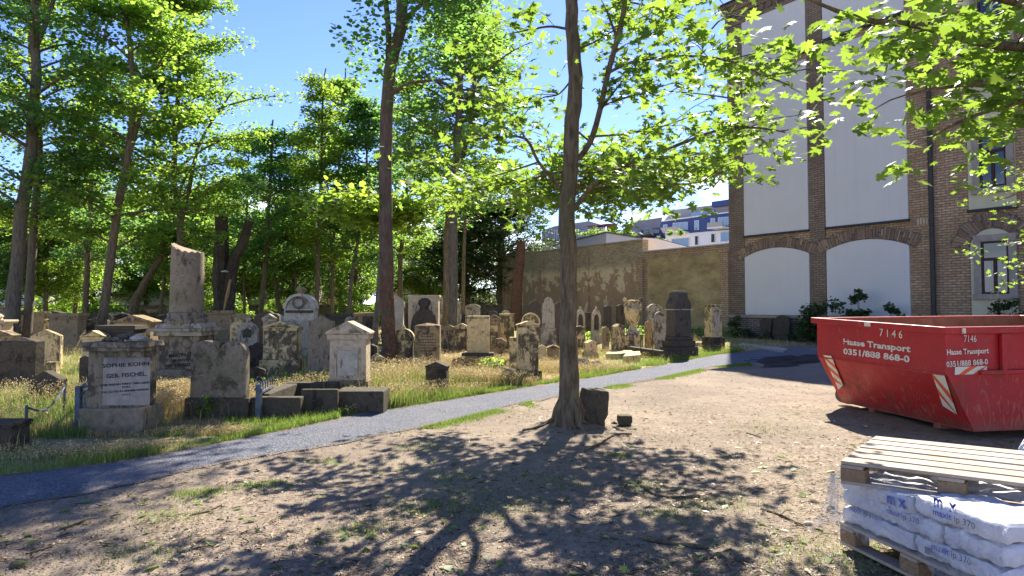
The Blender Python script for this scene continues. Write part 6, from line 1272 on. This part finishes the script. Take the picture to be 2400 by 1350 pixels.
for i, px in enumerate((1476, 1502, 1530)):
    c = ground(px, 829+(px-1462)*.16); mb = MB(); mb.tube([c+ZV*.2, c+ZV*.62], .014, 6); mb.lathe([(.0, .62), (.028, .64), (.012, .67), (.0, .74)], 6, (c.x, c.y)); mb.tube([c+ZV*.45-Vector((.04, 0, 0)), c+ZV*.45+Vector((.04, 0, 0))], .008, 5)
    tag(mb.build('iron_post', M['rustiron']), ['leftmost', 'middle', 'rightmost'][i]+' thin spiked iron post standing on the long dark kerb', 'iron post', 'iron posts on the long kerb')
for lb, pts, h_, mt in (('flat mossy slab lying in the grass below the slanted stone', [(1420, 842), (1486, 840), (1482, 832), (1426, 833)], .16, 'sand'), ('broken slab with orange lichen lying beside the mossy slab', [(1460, 852), (1502, 848), (1500, 838), (1470, 840)], .20, 'sand'), ('dark sunken slab in the grass left of the mossy slab', [(1440, 812), (1485, 812), (1484, 808), (1442, 808)], .12, 'brown')):
    P = [ground(*p) for p in pts]; P = [Vector((p.x, p.y, 0)) for p in P]; tag(MB().prism([p-ZV*.05 for p in P], [p+ZV*h_ for p in P]).build('stone_slab', M[mt], bev=.02), lb, 'stone slab')
for i, (px, py, r_) in enumerate(((1366, 858, .22), (1378, 862, .16), (1390, 860, .14), (1402, 857, .12), (1412, 861, .08))):
    c = ground(px, py); c.z = r_*.3; pebble(c, r_, ['largest and leftmost', 'second from left', 'middle', 'second from right', 'smallest and rightmost'][i]+' rubble stone in the grass right of the central trunk', 60+i, 'dark', .75, 'rubble_stone', 'rubble stones in the grass')
# stones by the brick building
for px, lb, w_, h_ in ((1816, 'small dark headstone leaning at the foot of the brick building', .62, 1.0), (1853, 'rounded dark headstone leaning right of the smaller one by the brick building', .85, 1.15)):
    p = fb(px, 0, .7); r_ = empty('gravestone', p, -R(58)+R(90)-R(0), lb, 'gravestone'); r_.rotation_euler = (R(-8), 0, R(-58)); MB().extr(outline('segment' if w_ < .7 else 'round', w_, -.03, h_), -.08, .08).build('body', M['dark'], r_, bev=.012)
# --- far shaded rows: a few kinds, each stone its own object
kinds = [('segment', 'dark', None, 'small blackened stone with curved top in the far shaded rows'), ('gable', 'dark', ('gable', .2, 1.1), 'small blackened gabled stone in the far shaded rows'), ('box', 'brown', ('flat', .12, 1.2), 'brown block like stone with flat lid in the far shaded rows'), ('halfround', 'brown', None, 'brown round headed stone in the far shaded rows'), ('wavy', 'dark', None, 'dark stone with wavy top in the far shaded rows'), ('box', 'sand', ('pyr', .16, 1.15), 'yellowish pedestal with peaked lid in the far shaded rows'), ('gothic', 'pale', None, 'pale pointed stone in the far shaded rows')]
pk = []
for i, (kd, mt, cp2, lb) in enumerate(kinds):
    pk.append(S(300+i*30, 800, 34, 735-(i % 3)*6, kd, mt, lb, base=(.14, 1.2), cap=cp2, dep=.4, Y=38, group='far shaded gravestones'))
rr = random.Random(77); rows = [(27.5, 12, -60, 760), (31, 15, -80, 960), (35, 19, -100, 1010), (39.5, 22, -120, 1180), (44, 22, -120, 1190), (49, 24, -150, 1180)]
short = ['blackened curved topped stone', 'blackened gabled stone', 'brown block with flat lid', 'brown round headed stone', 'dark wavy topped stone', 'yellowish peaked pedestal', 'pale pointed stone']
marks = [(0, 'by the leftmost trunk'), (70, 'right of the leftmost trunks'), (150, 'behind the corniced tomb'), (225, 'behind the leaning maple'), (300, 'before the black leaning trunk'), (360, 'just left of the column'), (440, 'behind the broken column'), (520, 'behind the dead stump'), (575, 'left of the oval stone'), (620, 'behind the straight maple'), (665, 'above the yellow stele'), (720, 'behind the white mausoleum'), (775, 'right of the white mausoleum'), (830, 'behind the temple tomb'), (890, 'left of the orange maple'), (950, 'right of the orange maple'), (1010, 'behind the bell monument'), (1065, 'by the smooth grey trunk'), (1130, 'above the tall yellow slab'), (1180, 'near the peeling tree stub')]
rown = ['first far row', 'second far row', 'third far row', 'fourth far row', 'fifth far row', 'last row at the end wall']
used = [False]*len(pk); seen = {}
for ri, (Y, n_, xa, xb) in enumerate(rows):
    for i in range(n_):
        px = xa+(xb-xa)*(i+rr.uniform(.1, .9))/n_; k_ = rr.choice([0, 0, 1, 1, 2, 3, 4, 4, 5, 6]) if Y > 30 else rr.choice([0, 1, 2, 4, 5])
        o = pk[k_] if not used[k_] else copy_tree(pk[k_]); used[k_] = True
        c = at(px, 714, Y+rr.uniform(-1.2, 1.2)); o.location = (c.x, c.y, -.05); o.scale = (rr.uniform(.75, 1.25),)*2+(rr.uniform(.62, 1.12),); o.rotation_euler = (R(rr.uniform(-3, 3)), R(rr.uniform(-3, 3)), R(rr.uniform(-14, 14)))
        mk = min(marks, key=lambda q_: abs(q_[0]-px))[1]; lb = '%s %s, %s' % (short[k_], mk, rown[ri])
        if lb in seen: lb = 'second '+lb
        seen[lb] = 1; o['label'] = lb
# monuments along the end wall near the grey trunk
S(1040, 770, 22, 700, 'box', 'pale', 'white streaked tall panel stone left of the grey trunk', base=(.1, 1.1), cap=('arch', .14, 1.15), dep=.4, Y=38)
S(1072, 770, 18, 708, 'box', 'pale', 'white streaked panel stone just right of the grey trunk', base=(.1, 1.1), dep=.4, Y=40)
S(1108, 770, 34, 712, 'box', 'pale', 'pale double panel stone with twin arches before the end wall', base=(.1, 1.1), cap=('arch', .12, 1.1), dep=.4, Y=41)
S(700, 768, 26, 736, 'gable', 'dark', 'dark small gabled stone left of the mausoleum', base=(.1, 1.1), dep=.4, Y=36) if False else None
# ornamental iron railing beside the inscribed tomb and other iron bits
def railing(label, P, h_, nbars):
    r_ = empty('iron_railing', P[0], 0, label, 'railing'); mb = MB()
    a, b = P; d = (b-a)
    for z in (.12, .45, h_-.08): mb.obox(a+ZV*z, d, Vector((.02, .02, 0)), ZV*.03)
    mb.build('rails', M['iron'], r_, world=True); mb = MB()
    for i in range(nbars): p = a+d*(i/(nbars-1)); mb.tube([p+ZV*.02, p+ZV*(h_-.02)], .010, 5); mb.lathe([(.0, h_-.03), (.02, h_), (.0, h_+.06)], 5, (p.x, p.y))
    mb.build('bars', M['iron'], r_, world=True)['kind'] = 'stuff'
    for k_, p in enumerate(P): MB().box(p.x-.03, p.x+.03, p.y-.03, p.y+.03, 0, h_+.05).build('post', M['iron'], r_, world=True)
a, b = ground(182, 1012), ground(232, 960); a.z = b.z = 0
railing('blue grey cast iron railing slanting away left of the inscribed tomb', (a, b), .52, 14)
c = ground(606, 985); r_ = empty('iron_post', c, 0, 'ornate iron fence post right of the double arched tablet', 'iron post'); MB().box(-.035, .035, -.035, .035, 0, .50).box(-.05, .05, -.05, .05, .42, .45).build('post', M['iron'], r_); mb = MB()
for s_ in (-1, 1): mb.tube([(s_*.01, 0, .48), (s_*.05, 0, .56), (s_*.02, 0, .60)], .008, 5)
mb.build('scroll', M['iron'], r_)
mb = MB()
for i in range(7):
    t = i/6; p = c+Vector((-.10*t-.02, .9*t, 0)); mb.tube([p, p+ZV*.46], .010, 5); mb.lathe([(.0, .44), (.02, .47), (.0, .53)], 5, (p.x, p.y))
mb.obox(c+ZV*.36, Vector((-.12, .9, 0)), Vector((.02, 0, 0)), ZV*.03); mb.obox(c+ZV*.12, Vector((-.12, .9, 0)), Vector((.02, 0, 0)), ZV*.03); tag(mb.build('iron_railing', M['iron']), 'spiked iron railing running back from the ornate post', 'railing')
a, b = ground(60, 1040), ground(150, 975); a.z = b.z = 0; mb = MB(); pts = [a.lerp(b, t)+ZV*(.42-.16*math.sin(math.pi*t)) for t in np.linspace(0, 1, 12)]; mb.tube(pts, .012, 6)
for p in (a, b): mb.tube([p, p+ZV*.44], .018, 6)
tag(mb.build('iron_chain_fence', M['iron']), 'sagging iron bar between two posts in the dark grass at left', 'railing')
# stones beside the central tree
c = ground(1391, 1012); r_ = empty('boulder', c, 0, 'rough dark upright stone block leaning behind the central trunk', 'stone block'); kb_ = c.y/F
bm = bmesh.new(); bmesh.ops.create_cube(bm, size=1); bmesh.ops.subdivide_edges(bm, edges=bm.edges, cuts=5, use_grid_fill=True); g_ = random.Random(3)
for v in bm.verts:
    v.co = Vector((v.co.x*.33*(1-.12*(v.co.z+.5)), v.co.y*.22, (v.co.z+.5)*.44+.0))
    if v.co.z < .08: v.co.x *= .8
    v.co += Vector((g_.gauss(0, 1), g_.gauss(0, 1), g_.gauss(0, 1)))*.0055+v.normal*.012
me = bpy.data.meshes.new('boulder'); bm.to_mesh(me); bm.free(); me.materials.append(M['dark']); bpy.data.objects.remove(r_); o = bpy.data.objects.new('boulder', me); COL.objects.link(o); o.location = c+Vector((0, .15, H(c.x, c.y)-.03)); o.rotation_euler = (0, R(5), R(10)); bevel(o, .01); tag(o, 'rough dark upright stone block leaning behind the central trunk', 'stone block')
o = bpy.data.objects.new('boulder', me.copy()); COL.objects.link(o); c = ground(1464, 1002); o.location = (c.x, c.y, H(c.x, c.y)+.02); o.scale = (.55, .6, .27); tag(o, 'small square dark stone lying right of the upright block', 'stone block')
c = ground(1466, 1006); o = pebble(Vector((c.x+.02, c.y-.05, .02)), .13, 'flat stone chip under the small square stone', 71, 'grey', .15, 'stone')
c = ground(1440, 998); pebble(Vector((c.x, c.y, .03)), .05, 'dark pebble left of the small square stone', 72, 'dark', .6, 'stone')
# concrete slab and ground mound with its shade painted dark, by the building
P = [ground(1730, 812), ground(1740, 808), ground(1846, 822), ground(1836, 827)]; tag(MB().prism([Vector((p.x, p.y, -.02)) for p in P], [Vector((p.x, p.y, .08)) for p in P]).build('concrete_slab', M['concrete'], bev=.01), 'light concrete strip lying near the building corner', 'slab')
c = ground(1900, 845); n_ = 40; Vv = []; 
for i in range(n_):
    for j in range(n_):
        x, y = (i/(n_-1)-.5)*2, (j/(n_-1)-.5)*2; r2 = x*x+y*y; z = .17*math.exp(-r2*2.6)+.10*math.exp(-((x+.5)**2+(y+.2)**2)*7)-.05; Vv.append((c.x+x*2.4+.3, c.y+y*1.9, z+(float(vnoise(x*3, y*3, .4, 21))-.5)*.10))
I = (np.arange(n_-1)[:, None]*n_+np.arange(n_-1)[None]).ravel(); Fq = np.stack([I, I+n_, I+n_+1, I+1], 1); tag(npmesh('soil_heap', np.array(Vv), Fq, M['soil'], smooth=True), 'dark heap of soil behind the skip beside the building', 'soil heap')  # mound of ordinary ground; the shade on it is painted as dark colour
# hooked pale stick leaning at the window
p = W3(U(2326, 740)[0], .3, .9); mb = MB(); q2 = onplane(2341, 675, p, NF); q3 = onplane(2322, 690, p, NF); mb.tube([onplane(2322, 756, p, NF), q3, onplane(2330, 678, p, NF), q2, onplane(2337, 700, p, NF), onplane(2328, 722, p, NF)], .018, 6); tag(mb.build('hooked_rod', M['sandclean'], smooth=True), 'bent pale hose or rod sticking up behind the skip under the window', 'rod')
# ------------------------------------------------------------------ grass, weeds, litter
def blades(P, h, w_, seed, lean=.35, cur=.5):
    g = np.random.default_rng(seed); n = len(P); h = np.broadcast_to(np.asarray(h, dtype=float), (n,))*g.uniform(.55, 1.3, n); a = g.uniform(0, 2*math.pi, n); d = np.stack([np.cos(a), np.sin(a), np.zeros(n)], 1); s = np.stack([-np.sin(a), np.cos(a), np.zeros(n)], 1)
    b = g.uniform(0, 2*math.pi, n); ld = np.stack([np.cos(b), np.sin(b), np.zeros(n)], 1)*(g.uniform(0, lean, n))[:, None]; ww = (np.broadcast_to(np.asarray(w_, dtype=float), (n,))*g.uniform(.6, 1.3, n))[:, None]
    z = np.array([0, 0, 1.0]); hh = h[:, None]; m1 = P+hh*.55*z+ld*hh*.35; t1 = P+hh*z*(1-.25*cur)+ld*hh*(1+cur)
    V_ = np.stack([P-s*ww, P+s*ww, m1-s*ww*.75, m1+s*ww*.75, t1], 1).reshape(-1, 3); b0 = np.arange(n)*5
    F_ = np.concatenate([np.stack([b0, b0+1, b0+3], 1), np.stack([b0, b0+3, b0+2], 1), np.stack([b0+2, b0+3, b0+4], 1)]); return V_, F_
def onground(x, y, dz=0.0): return np.stack([x, y, hfun(x, y)+dz], 1)
def join(l):
    V_, F_, o = [], [], 0
    for v, f in l: V_.append(v); F_.append(f+o); o += len(v)
    return np.concatenate(V_), np.concatenate(F_)
g = np.random.default_rng(11)
def yu(x): return interp_edge(PU, x)
def yl(x): return interp_edge(PLo, x)
def gp2(px, py): p = ground(px, py); return p.x, p.y
# green verges
L1 = []
n = 52000; x = g.uniform(-9, 8, n); off = np.abs(g.normal(0, .38, n))+.0; y = yu(x)+off; k = (vnoise(x, y, .6, 51) > .30) & ((x > -3.5) | (g.random(n) < .45)); x, y = x[k], y[k]; L1.append(blades(onground(x, y, -.01), .085*(.6+vnoise(x, y, .5, 52)), .0035, 1))
n = 26000; x = g.uniform(-1.2, 6.5, n); y = yl(x)-np.abs(g.normal(0, .22, n)); k = vnoise(x, y, .55, 53) > .46; x, y = x[k], y[k]; L1.append(blades(onground(x, y, -.01), .055, .003, 2))
for px, py, r_, n in ((455, 1158, .12, 520), (500, 1148, .08, 200), (600, 1130, .12, 380), (650, 1120, .08, 120), (395, 1205, .16, 300), (840, 1235, .14, 350), (1005, 1185, .2, 500), (1070, 1110, .16, 300), (760, 1075, .12, 160), (985, 1050, .2, 300), (330, 1290, .2, 350), (1680, 1180, .2, 350), (1500, 1130, .12, 250), (1455, 1060, .06, 200), (1950, 1290, .35, 900), (2080, 1330, .3, 600), (1560, 1205, .15, 250), (230, 1215, .25, 160), (1780, 1000, .3, 250), (1100, 1150, .3, 350), (1160, 1190, .3, 500), (1300, 1120, .2, 260), (900, 1090, .3, 260)):
    cx, cy = gp2(px, py); x = cx+g.normal(0, r_, n); y = cy+g.normal(0, r_*.75, n); L1.append(blades(onground(x, y, -.008), .04, .0028, px))
n = 9000; x = g.uniform(-6, 8, n); y = 3.5+11*g.random(n)**1.3; k = (y < yl(x)-.1) & (vnoise(x, y, .9, 54) > .60); L1.append(blades(onground(x[k], y[k], -.008), .035, .0026, 4))
V_, F_ = join(L1); tag(npmesh('green_grass', V_, F_, M['grassg']), 'short bright green grass along the path edges and in small patches', 'grass', kind='stuff')
# meadow between the graves
n = 150000; Yq = 8.5/(1-g.random(n)*(1-8.5/48)); x = (g.uniform(-1.0, .62, n))*Yq*.76; y = Yq; k = (y > yu(x)+.12) & (x < 12); x, y = x[k], y[k]
dry = vnoise(x, y, 2.2, 61)*.65+vnoise(x, y, .6, 62)*.35; kd = dry > .47+.20*(x < -2.2)
hgt = (.05+.10*vnoise(x, y, 1.1, 63))*(1+y/50)
V1 = blades(onground(x[kd], y[kd]), hgt[kd], .0035*(y[kd]/10)**.5, 5, .6, .8); V2 = blades(onground(x[~kd], y[~kd]), hgt[~kd], .0035*(y[~kd]/10)**.5, 6, .5)
dryL, grL = [V1], [V2]
def clump(px, py, rx, ry, n, h, fr, seed, lean=.4):
    cx, cy = gp2(px, py); x = cx+g.normal(0, rx, n); y = cy+g.normal(0, ry, n); k = y > yu(x)+.06; x, y = x[k], y[k]; m_ = g.random(len(x)) < fr
    dryL.append(blades(onground(x[m_], y[m_]), h*1.1, .0028, seed, lean, .7)); grL.append(blades(onground(x[~m_], y[~m_]), h*.8, .0042, seed+1, lean))
    # seed heads
    k2 = m_ & (g.random(len(x)) < .5); P = onground(x[k2], y[k2]); C = np.repeat(P, 6, 0); C[:, 2] += h*g.uniform(.7, 1.15, len(C)); C[:, :2] += g.normal(0, .03, (len(C), 2)); v, f = leaves(C, .022, KITE, 1.5, seed); dryL.append((v, f))
for i, (px, py, rx, ry, n, h, fr) in enumerate(((905, 925, .35, .5, 2600, .50, .3), (960, 905, .45, .5, 3000, .48, .4), (930, 955, .4, .25, 2000, .34, .25), (985, 935, .3, .25, 1400, .30, .3), (1080, 905, .4, .3, 1800, .34, .5), (1130, 900, .4, .3, 1600, .30, .6), (1165, 905, .35, .2, 1300, .28, .8), (1110, 925, .4, .15, 1200, .2, .3),
    (60, 965, .6, .5, 2600, .42, .25), (130, 950, .4, .4, 1400, .34, .3), (20, 1010, .5, .3, 1200, .28, .3), (408, 975, .20, .30, 1800, .34, .95), (395, 950, .2, .3, 1200, .36, .95), (430, 930, .3, .4, 1200, .3, .8), (600, 960, .12, .4, 900, .36, .9), (660, 935, .3, .4, 900, .26, .5), (740, 915, .25, .2, 700, .3, .4), (690, 920, .2, .2, 500, .28, .3), (830, 968, .5, .1, 900, .14, .4), (560, 1022, .6, .06, 900, .10, .6), (300, 1060, .8, .10, 1500, .10, .5), (200, 1075, .8, .15, 1300, .12, .4), (1245, 905, .5, .1, 900, .16, .5), (1290, 870, .6, .4, 1300, .22, .9), (1420, 870, .7, .3, 1600, .18, .8), (1330, 830, 1, .8, 1600, .22, .9), (1200, 860, .6, .5, 1300, .24, .9), (1060, 860, .8, .6, 2000, .26, .95), (1500, 800, 1.2, 1, 1800, .3, .6), (1600, 850, .8, .4, 1500, .2, .1), (1650, 825, 1.0, .5, 1500, .22, .1), (1560, 840, .6, .3, 800, .18, .2), (200, 830, 2, 2, 2500, .3, .85), (370, 860, 1.0, 1.5, 1500, .3, .8))):
    clump(px, py, rx, ry, n, h, fr, 200+i*3)
bpy.context.view_layer.update()
# tufts at the feet of the gravestones
g = np.random.default_rng(19)
for o in list(bpy.data.objects):
    if o.get('category') in ('gravestone', 'grave monument', 'mausoleum', 'urn monument') and o.location.y < 30 and o.parent is None:
        bb = [c for ch in o.children for c in [ch.dimensions.x/2, ch.dimensions.y/2]]; hx = max([ch.dimensions.x for ch in o.children]+[.4])/2; hy = max([ch.dimensions.y for ch in o.children]+[.2])/2
        n = 260 if o.location.y < 18 else 130; t = g.uniform(0, 2*math.pi, n); rr_ = 1+np.abs(g.normal(0, .16, n)); x = o.location.x+hx*rr_*np.clip(1.3*np.cos(t), -1, 1)+g.normal(0, .03, n); y = o.location.y+hy*rr_*np.clip(1.3*np.sin(t), -1, 1)+g.normal(0, .03, n)
        hh = .06+.14*g.random(n)**2; m_ = g.random(n) < .35+.3*(o.location.x > -2); dryL.append(blades(onground(x[m_], y[m_]), hh[m_]*1.2, .004, 7)); grL.append(blades(onground(x[~m_], y[~m_]), hh[~m_], .005, 8))
V_, F_ = join(dryL); tag(npmesh('dry_grass', V_, F_, M['grassy']), 'dry straw coloured grass between the gravestones', 'grass', kind='stuff')
V_, F_ = join(grL); tag(npmesh('meadow_grass', V_, F_, M['grassg']), 'green grass and weeds between the gravestones', 'grass', kind='stuff')
# leafy weeds between stones in the sunny middle
C = []
for px, py, r_, n, h in ((1430, 775, .9, 900, .7), (1520, 790, 1.2, 1200, .6), (1400, 800, .6, 500, .5), (1640, 790, .7, 500, .5), (1690, 795, .4, 400, .6), (1350, 805, .5, 300, .5), (1460, 800, .6, 500, .5), (1290, 835, .4, 160, .25), (700, 905, .25, 160, .3), (760, 905, .2, 140, .3), (150, 815, .9, 500, .4), (820, 850, .6, 300, .4), (1160, 868, .18, 160, .3), (490, 985, .1, 60, .35), (728, 960, .07, 70, .28), (880, 890, .3, 260, .35), (620, 915, .2, 160, .25)):
    cx, cy = gp2(px, py); x = cx+g.normal(0, r_, n); y = cy+g.normal(0, r_*.7, n); P = onground(x, y); P[:, 2] += h*g.random(n)**.7; C.append(P)
C = np.concatenate(C); V_, F_ = leaves(C, .07, HEX, .8, 9); tag(npmesh('weeds', V_, F_, M['leaf']), 'leafy green weeds growing among the gravestones', 'weeds', kind='stuff')
# litter on the bare earth
def flat_bits(n, seed, sx, sy, ymax=22, lo=3.4, clus=None, dz=.004, on='dirt'):
    g = np.random.default_rng(seed); Yq = lo/(1-g.random(n)*(1-lo/ymax)); x = g.uniform(-.80, .80, n)*Yq; y = Yq
    if on == 'dirt': k = y < yl(x)-.02
    elif on == 'path': k = (y > yl(x)) & (y < yu(x))
    else: k = y > yu(x)
    if clus is not None: k &= clus(x, y) > g.random(n)
    x, y = x[k], y[k]; n = len(x); a = g.uniform(0, 2*math.pi, n); P = onground(x, y, dz+.004); s1 = sx*g.uniform(.4, 1.4, n); s2 = sy*g.uniform(.5, 1.4, n)
    u = np.stack([np.cos(a), np.sin(a), g.normal(0, .18, n)], 1)*s1[:, None]; v = np.stack([-np.sin(a), np.cos(a), g.normal(0, .35, n)], 1)*s2[:, None]; c_ = np.array([0, 0, 1.])*(s1*.12)[:, None]
    V_ = np.stack([P-u, P-v+c_, P+u, P+v+c_], 1).reshape(-1, 3); b0 = np.arange(n)*4; return V_, np.concatenate([np.stack([b0, b0+1, b0+2], 1), np.stack([b0, b0+2, b0+3], 1)])
cl = lambda x, y: np.clip((vnoise(x, y, 1.3, 71)*.6+vnoise(x, y, .35, 72)*.4-.36)*3.2, .05, 1)
bits = [flat_bits(52000, 21, .022, .0022, clus=cl), flat_bits(26000, 22, .011, .005, clus=cl), flat_bits(3200, 23, .03, .013, clus=cl), flat_bits(5000, 24, .02, .005, on='path', dz=.012), flat_bits(16000, 25, .035, .003, clus=lambda x, y: np.exp(-((x-4.2)**2/6+(y-9)**2/22))*1.2)]
V_, F_ = join(bits); tag(npmesh('leaf_litter', V_, F_, M['litter']), 'straw, dry leaf bits and twigs scattered over the bare earth', 'leaf litter', kind='stuff')
V_, F_ = join([flat_bits(22000, 31, .018, .005, clus=lambda x, y: 1.1-cl(x, y)*.6), flat_bits(3500, 32, .05, .004, clus=cl)]); tag(npmesh('bark_litter', V_, F_, M['mulch']), 'dark bark bits and thin twigs scattered over the bare earth', 'bark litter', kind='stuff')
gl = flat_bits(420, 33, .045, .028, ymax=12); tag(npmesh('fallen_leaves', *gl, M['grassg']), 'a few green fallen leaves and seed wings on the bare earth', 'fallen leaves', kind='stuff')
# pebbles on path and earth
def pebbles(n, seed, r, on, ymax):
    g = np.random.default_rng(seed); lo = 3.6; Yq = lo/(1-g.random(n)*(1-lo/ymax)); x = g.uniform(-.9, .8, n)*Yq; y = Yq; k = ((y > yl(x)) & (y < yu(x))) if on == 'path' else (y < yl(x)); x, y = x[k], y[k]; n = len(x); P = onground(x, y, .008); s = r*g.uniform(.4, 1.5, n)
    a = np.array([(1, 0, 0), (-.5, .87, 0), (-.5, -.87, 0), (0, 0, .8)]); V_ = (P[:, None]+a[None]*s[:, None, None]*g.uniform(.6, 1.3, (n, 4, 3))).reshape(-1, 3); b0 = np.arange(n)*4; return V_, np.concatenate([np.stack([b0+i, b0+j, b0+3], 1) for i, j in ((0, 1), (1, 2), (2, 0))])
V_, F_ = pebbles(26000, 41, .009, 'path', 30); tag(npmesh('path_chippings', V_, F_, M['gravel']), 'loose blue grey chippings lying on the path', 'gravel', kind='stuff')
V_, F_ = join([pebbles(9000, 42, .008, 'dirt', 16), blades(np.zeros((1, 3)), .001, .001, 1)]); x = g.uniform(-6, 8, 26000); y = np.where(g.random(26000) < .5, yl(x)+g.normal(0, .11, 26000), yu(x)+g.normal(-.04, .07, 26000)); s_ = .007*g.uniform(.4, 1.6, 26000); a = np.array([(1, 0, 0), (-.5, .87, 0), (-.5, -.87, 0), (0, 0, .7)]); V2_ = (onground(x, y, .010)[:, None]+a[None]*s_[:, None, None]*g.uniform(.6, 1.3, (26000, 4, 3))).reshape(-1, 3); b0 = np.arange(26000)*4; V_, F_ = join([(V_, F_), (V2_, np.concatenate([np.stack([b0+i, b0+j, b0+3], 1) for i, j in ((0, 1), (1, 2), (2, 0))]))]); tag(npmesh('earth_crumbs', V_, F_, M['dirt']), 'small crumbs of dry earth and grit', 'grit', kind='stuff')
# sticks
for i, (lb, pts, r_) in enumerate((('thick dark fallen stick lying in the dappled shade near the bottom', [(1505, 1252), (1560, 1262), (1655, 1276)], .022), ('forked fallen twig on the shaded earth below the tree', [(1500, 1130), (1540, 1150), (1580, 1158), (1640, 1160)], .016), ('long thin fallen stick pointing at the pallets', [(1780, 1188), (1830, 1205), (1880, 1225)], .011), ('dry stick on sunlit earth at the lower left', [(60, 1300), (120, 1280)], .008), ('curved dark twig on sunlit earth at the left', [(450, 1205), (490, 1195), (520, 1180)], .009), ('short stick by the path at lower left', [(145, 1240), (200, 1222)], .012), ('dead root like twig left of the central trunk', [(1225, 1018), (1260, 1016), (1290, 1012)], .016), ('second dead twig left of the central trunk', [(1250, 1045), (1272, 1044)], .014), ('small stick on sunlit earth before the skip', [(1750, 1010), (1785, 1017)], .009), ('broken branch piece under the maple shade', [(1455, 1110), (1462, 1150)], .013), ('dark root fragment right of the central trunk', [(1372, 1052), (1410, 1040), (1440, 1025), (1480, 1020)], .016), ('light twig near the bottom right of the shade', [(1630, 1308), (1665, 1300), (1710, 1276)], .008))):
    P = [ground(*p) for p in pts]; P = [Vector((p.x, p.y, H(p.x, p.y)+r_*.7)) for p in P]; rr = random.Random(i); pp = smooth_path(P, 8) if len(P) > 2 else [P[0].lerp(P[1], t) for t in np.linspace(0, 1, 6)]
    pp = [p+Vector((rr.gauss(0, .006), rr.gauss(0, .006), 0)) for p in pp]; mb = MB(); mb.tube(pp, [r_*(1-.4*k/(len(pp)-1)) for k in range(len(pp))], 6)
    q_ = pp[len(pp)//2]; mb.tube([q_, q_+Vector((.06, .05, .02)), q_+Vector((.12, .07, .015))], [r_*.5, r_*.4, r_*.15], 5)
    tag(mb.build('fallen_branch', M['bark'], smooth=True), lb, 'stick', 'fallen sticks on the bare earth')
for i, (px, py, r_) in enumerate(((1893, 1222, .03), (2030, 995, .025), (1955, 985, .02), (40, 1328, .05))): c = ground(px, py); pebble(Vector((c.x, c.y, H(c.x, c.y)+r_*.2)), r_, ['pale pebble at the end of the long thin stick', 'pale pebble in the shadow under the skip', 'tiny pale pebble left of the skip shadow', 'dark clod at the lower left corner'][i], 80+i, 'marble' if i < 3 else 'dark', .6, 'stone')
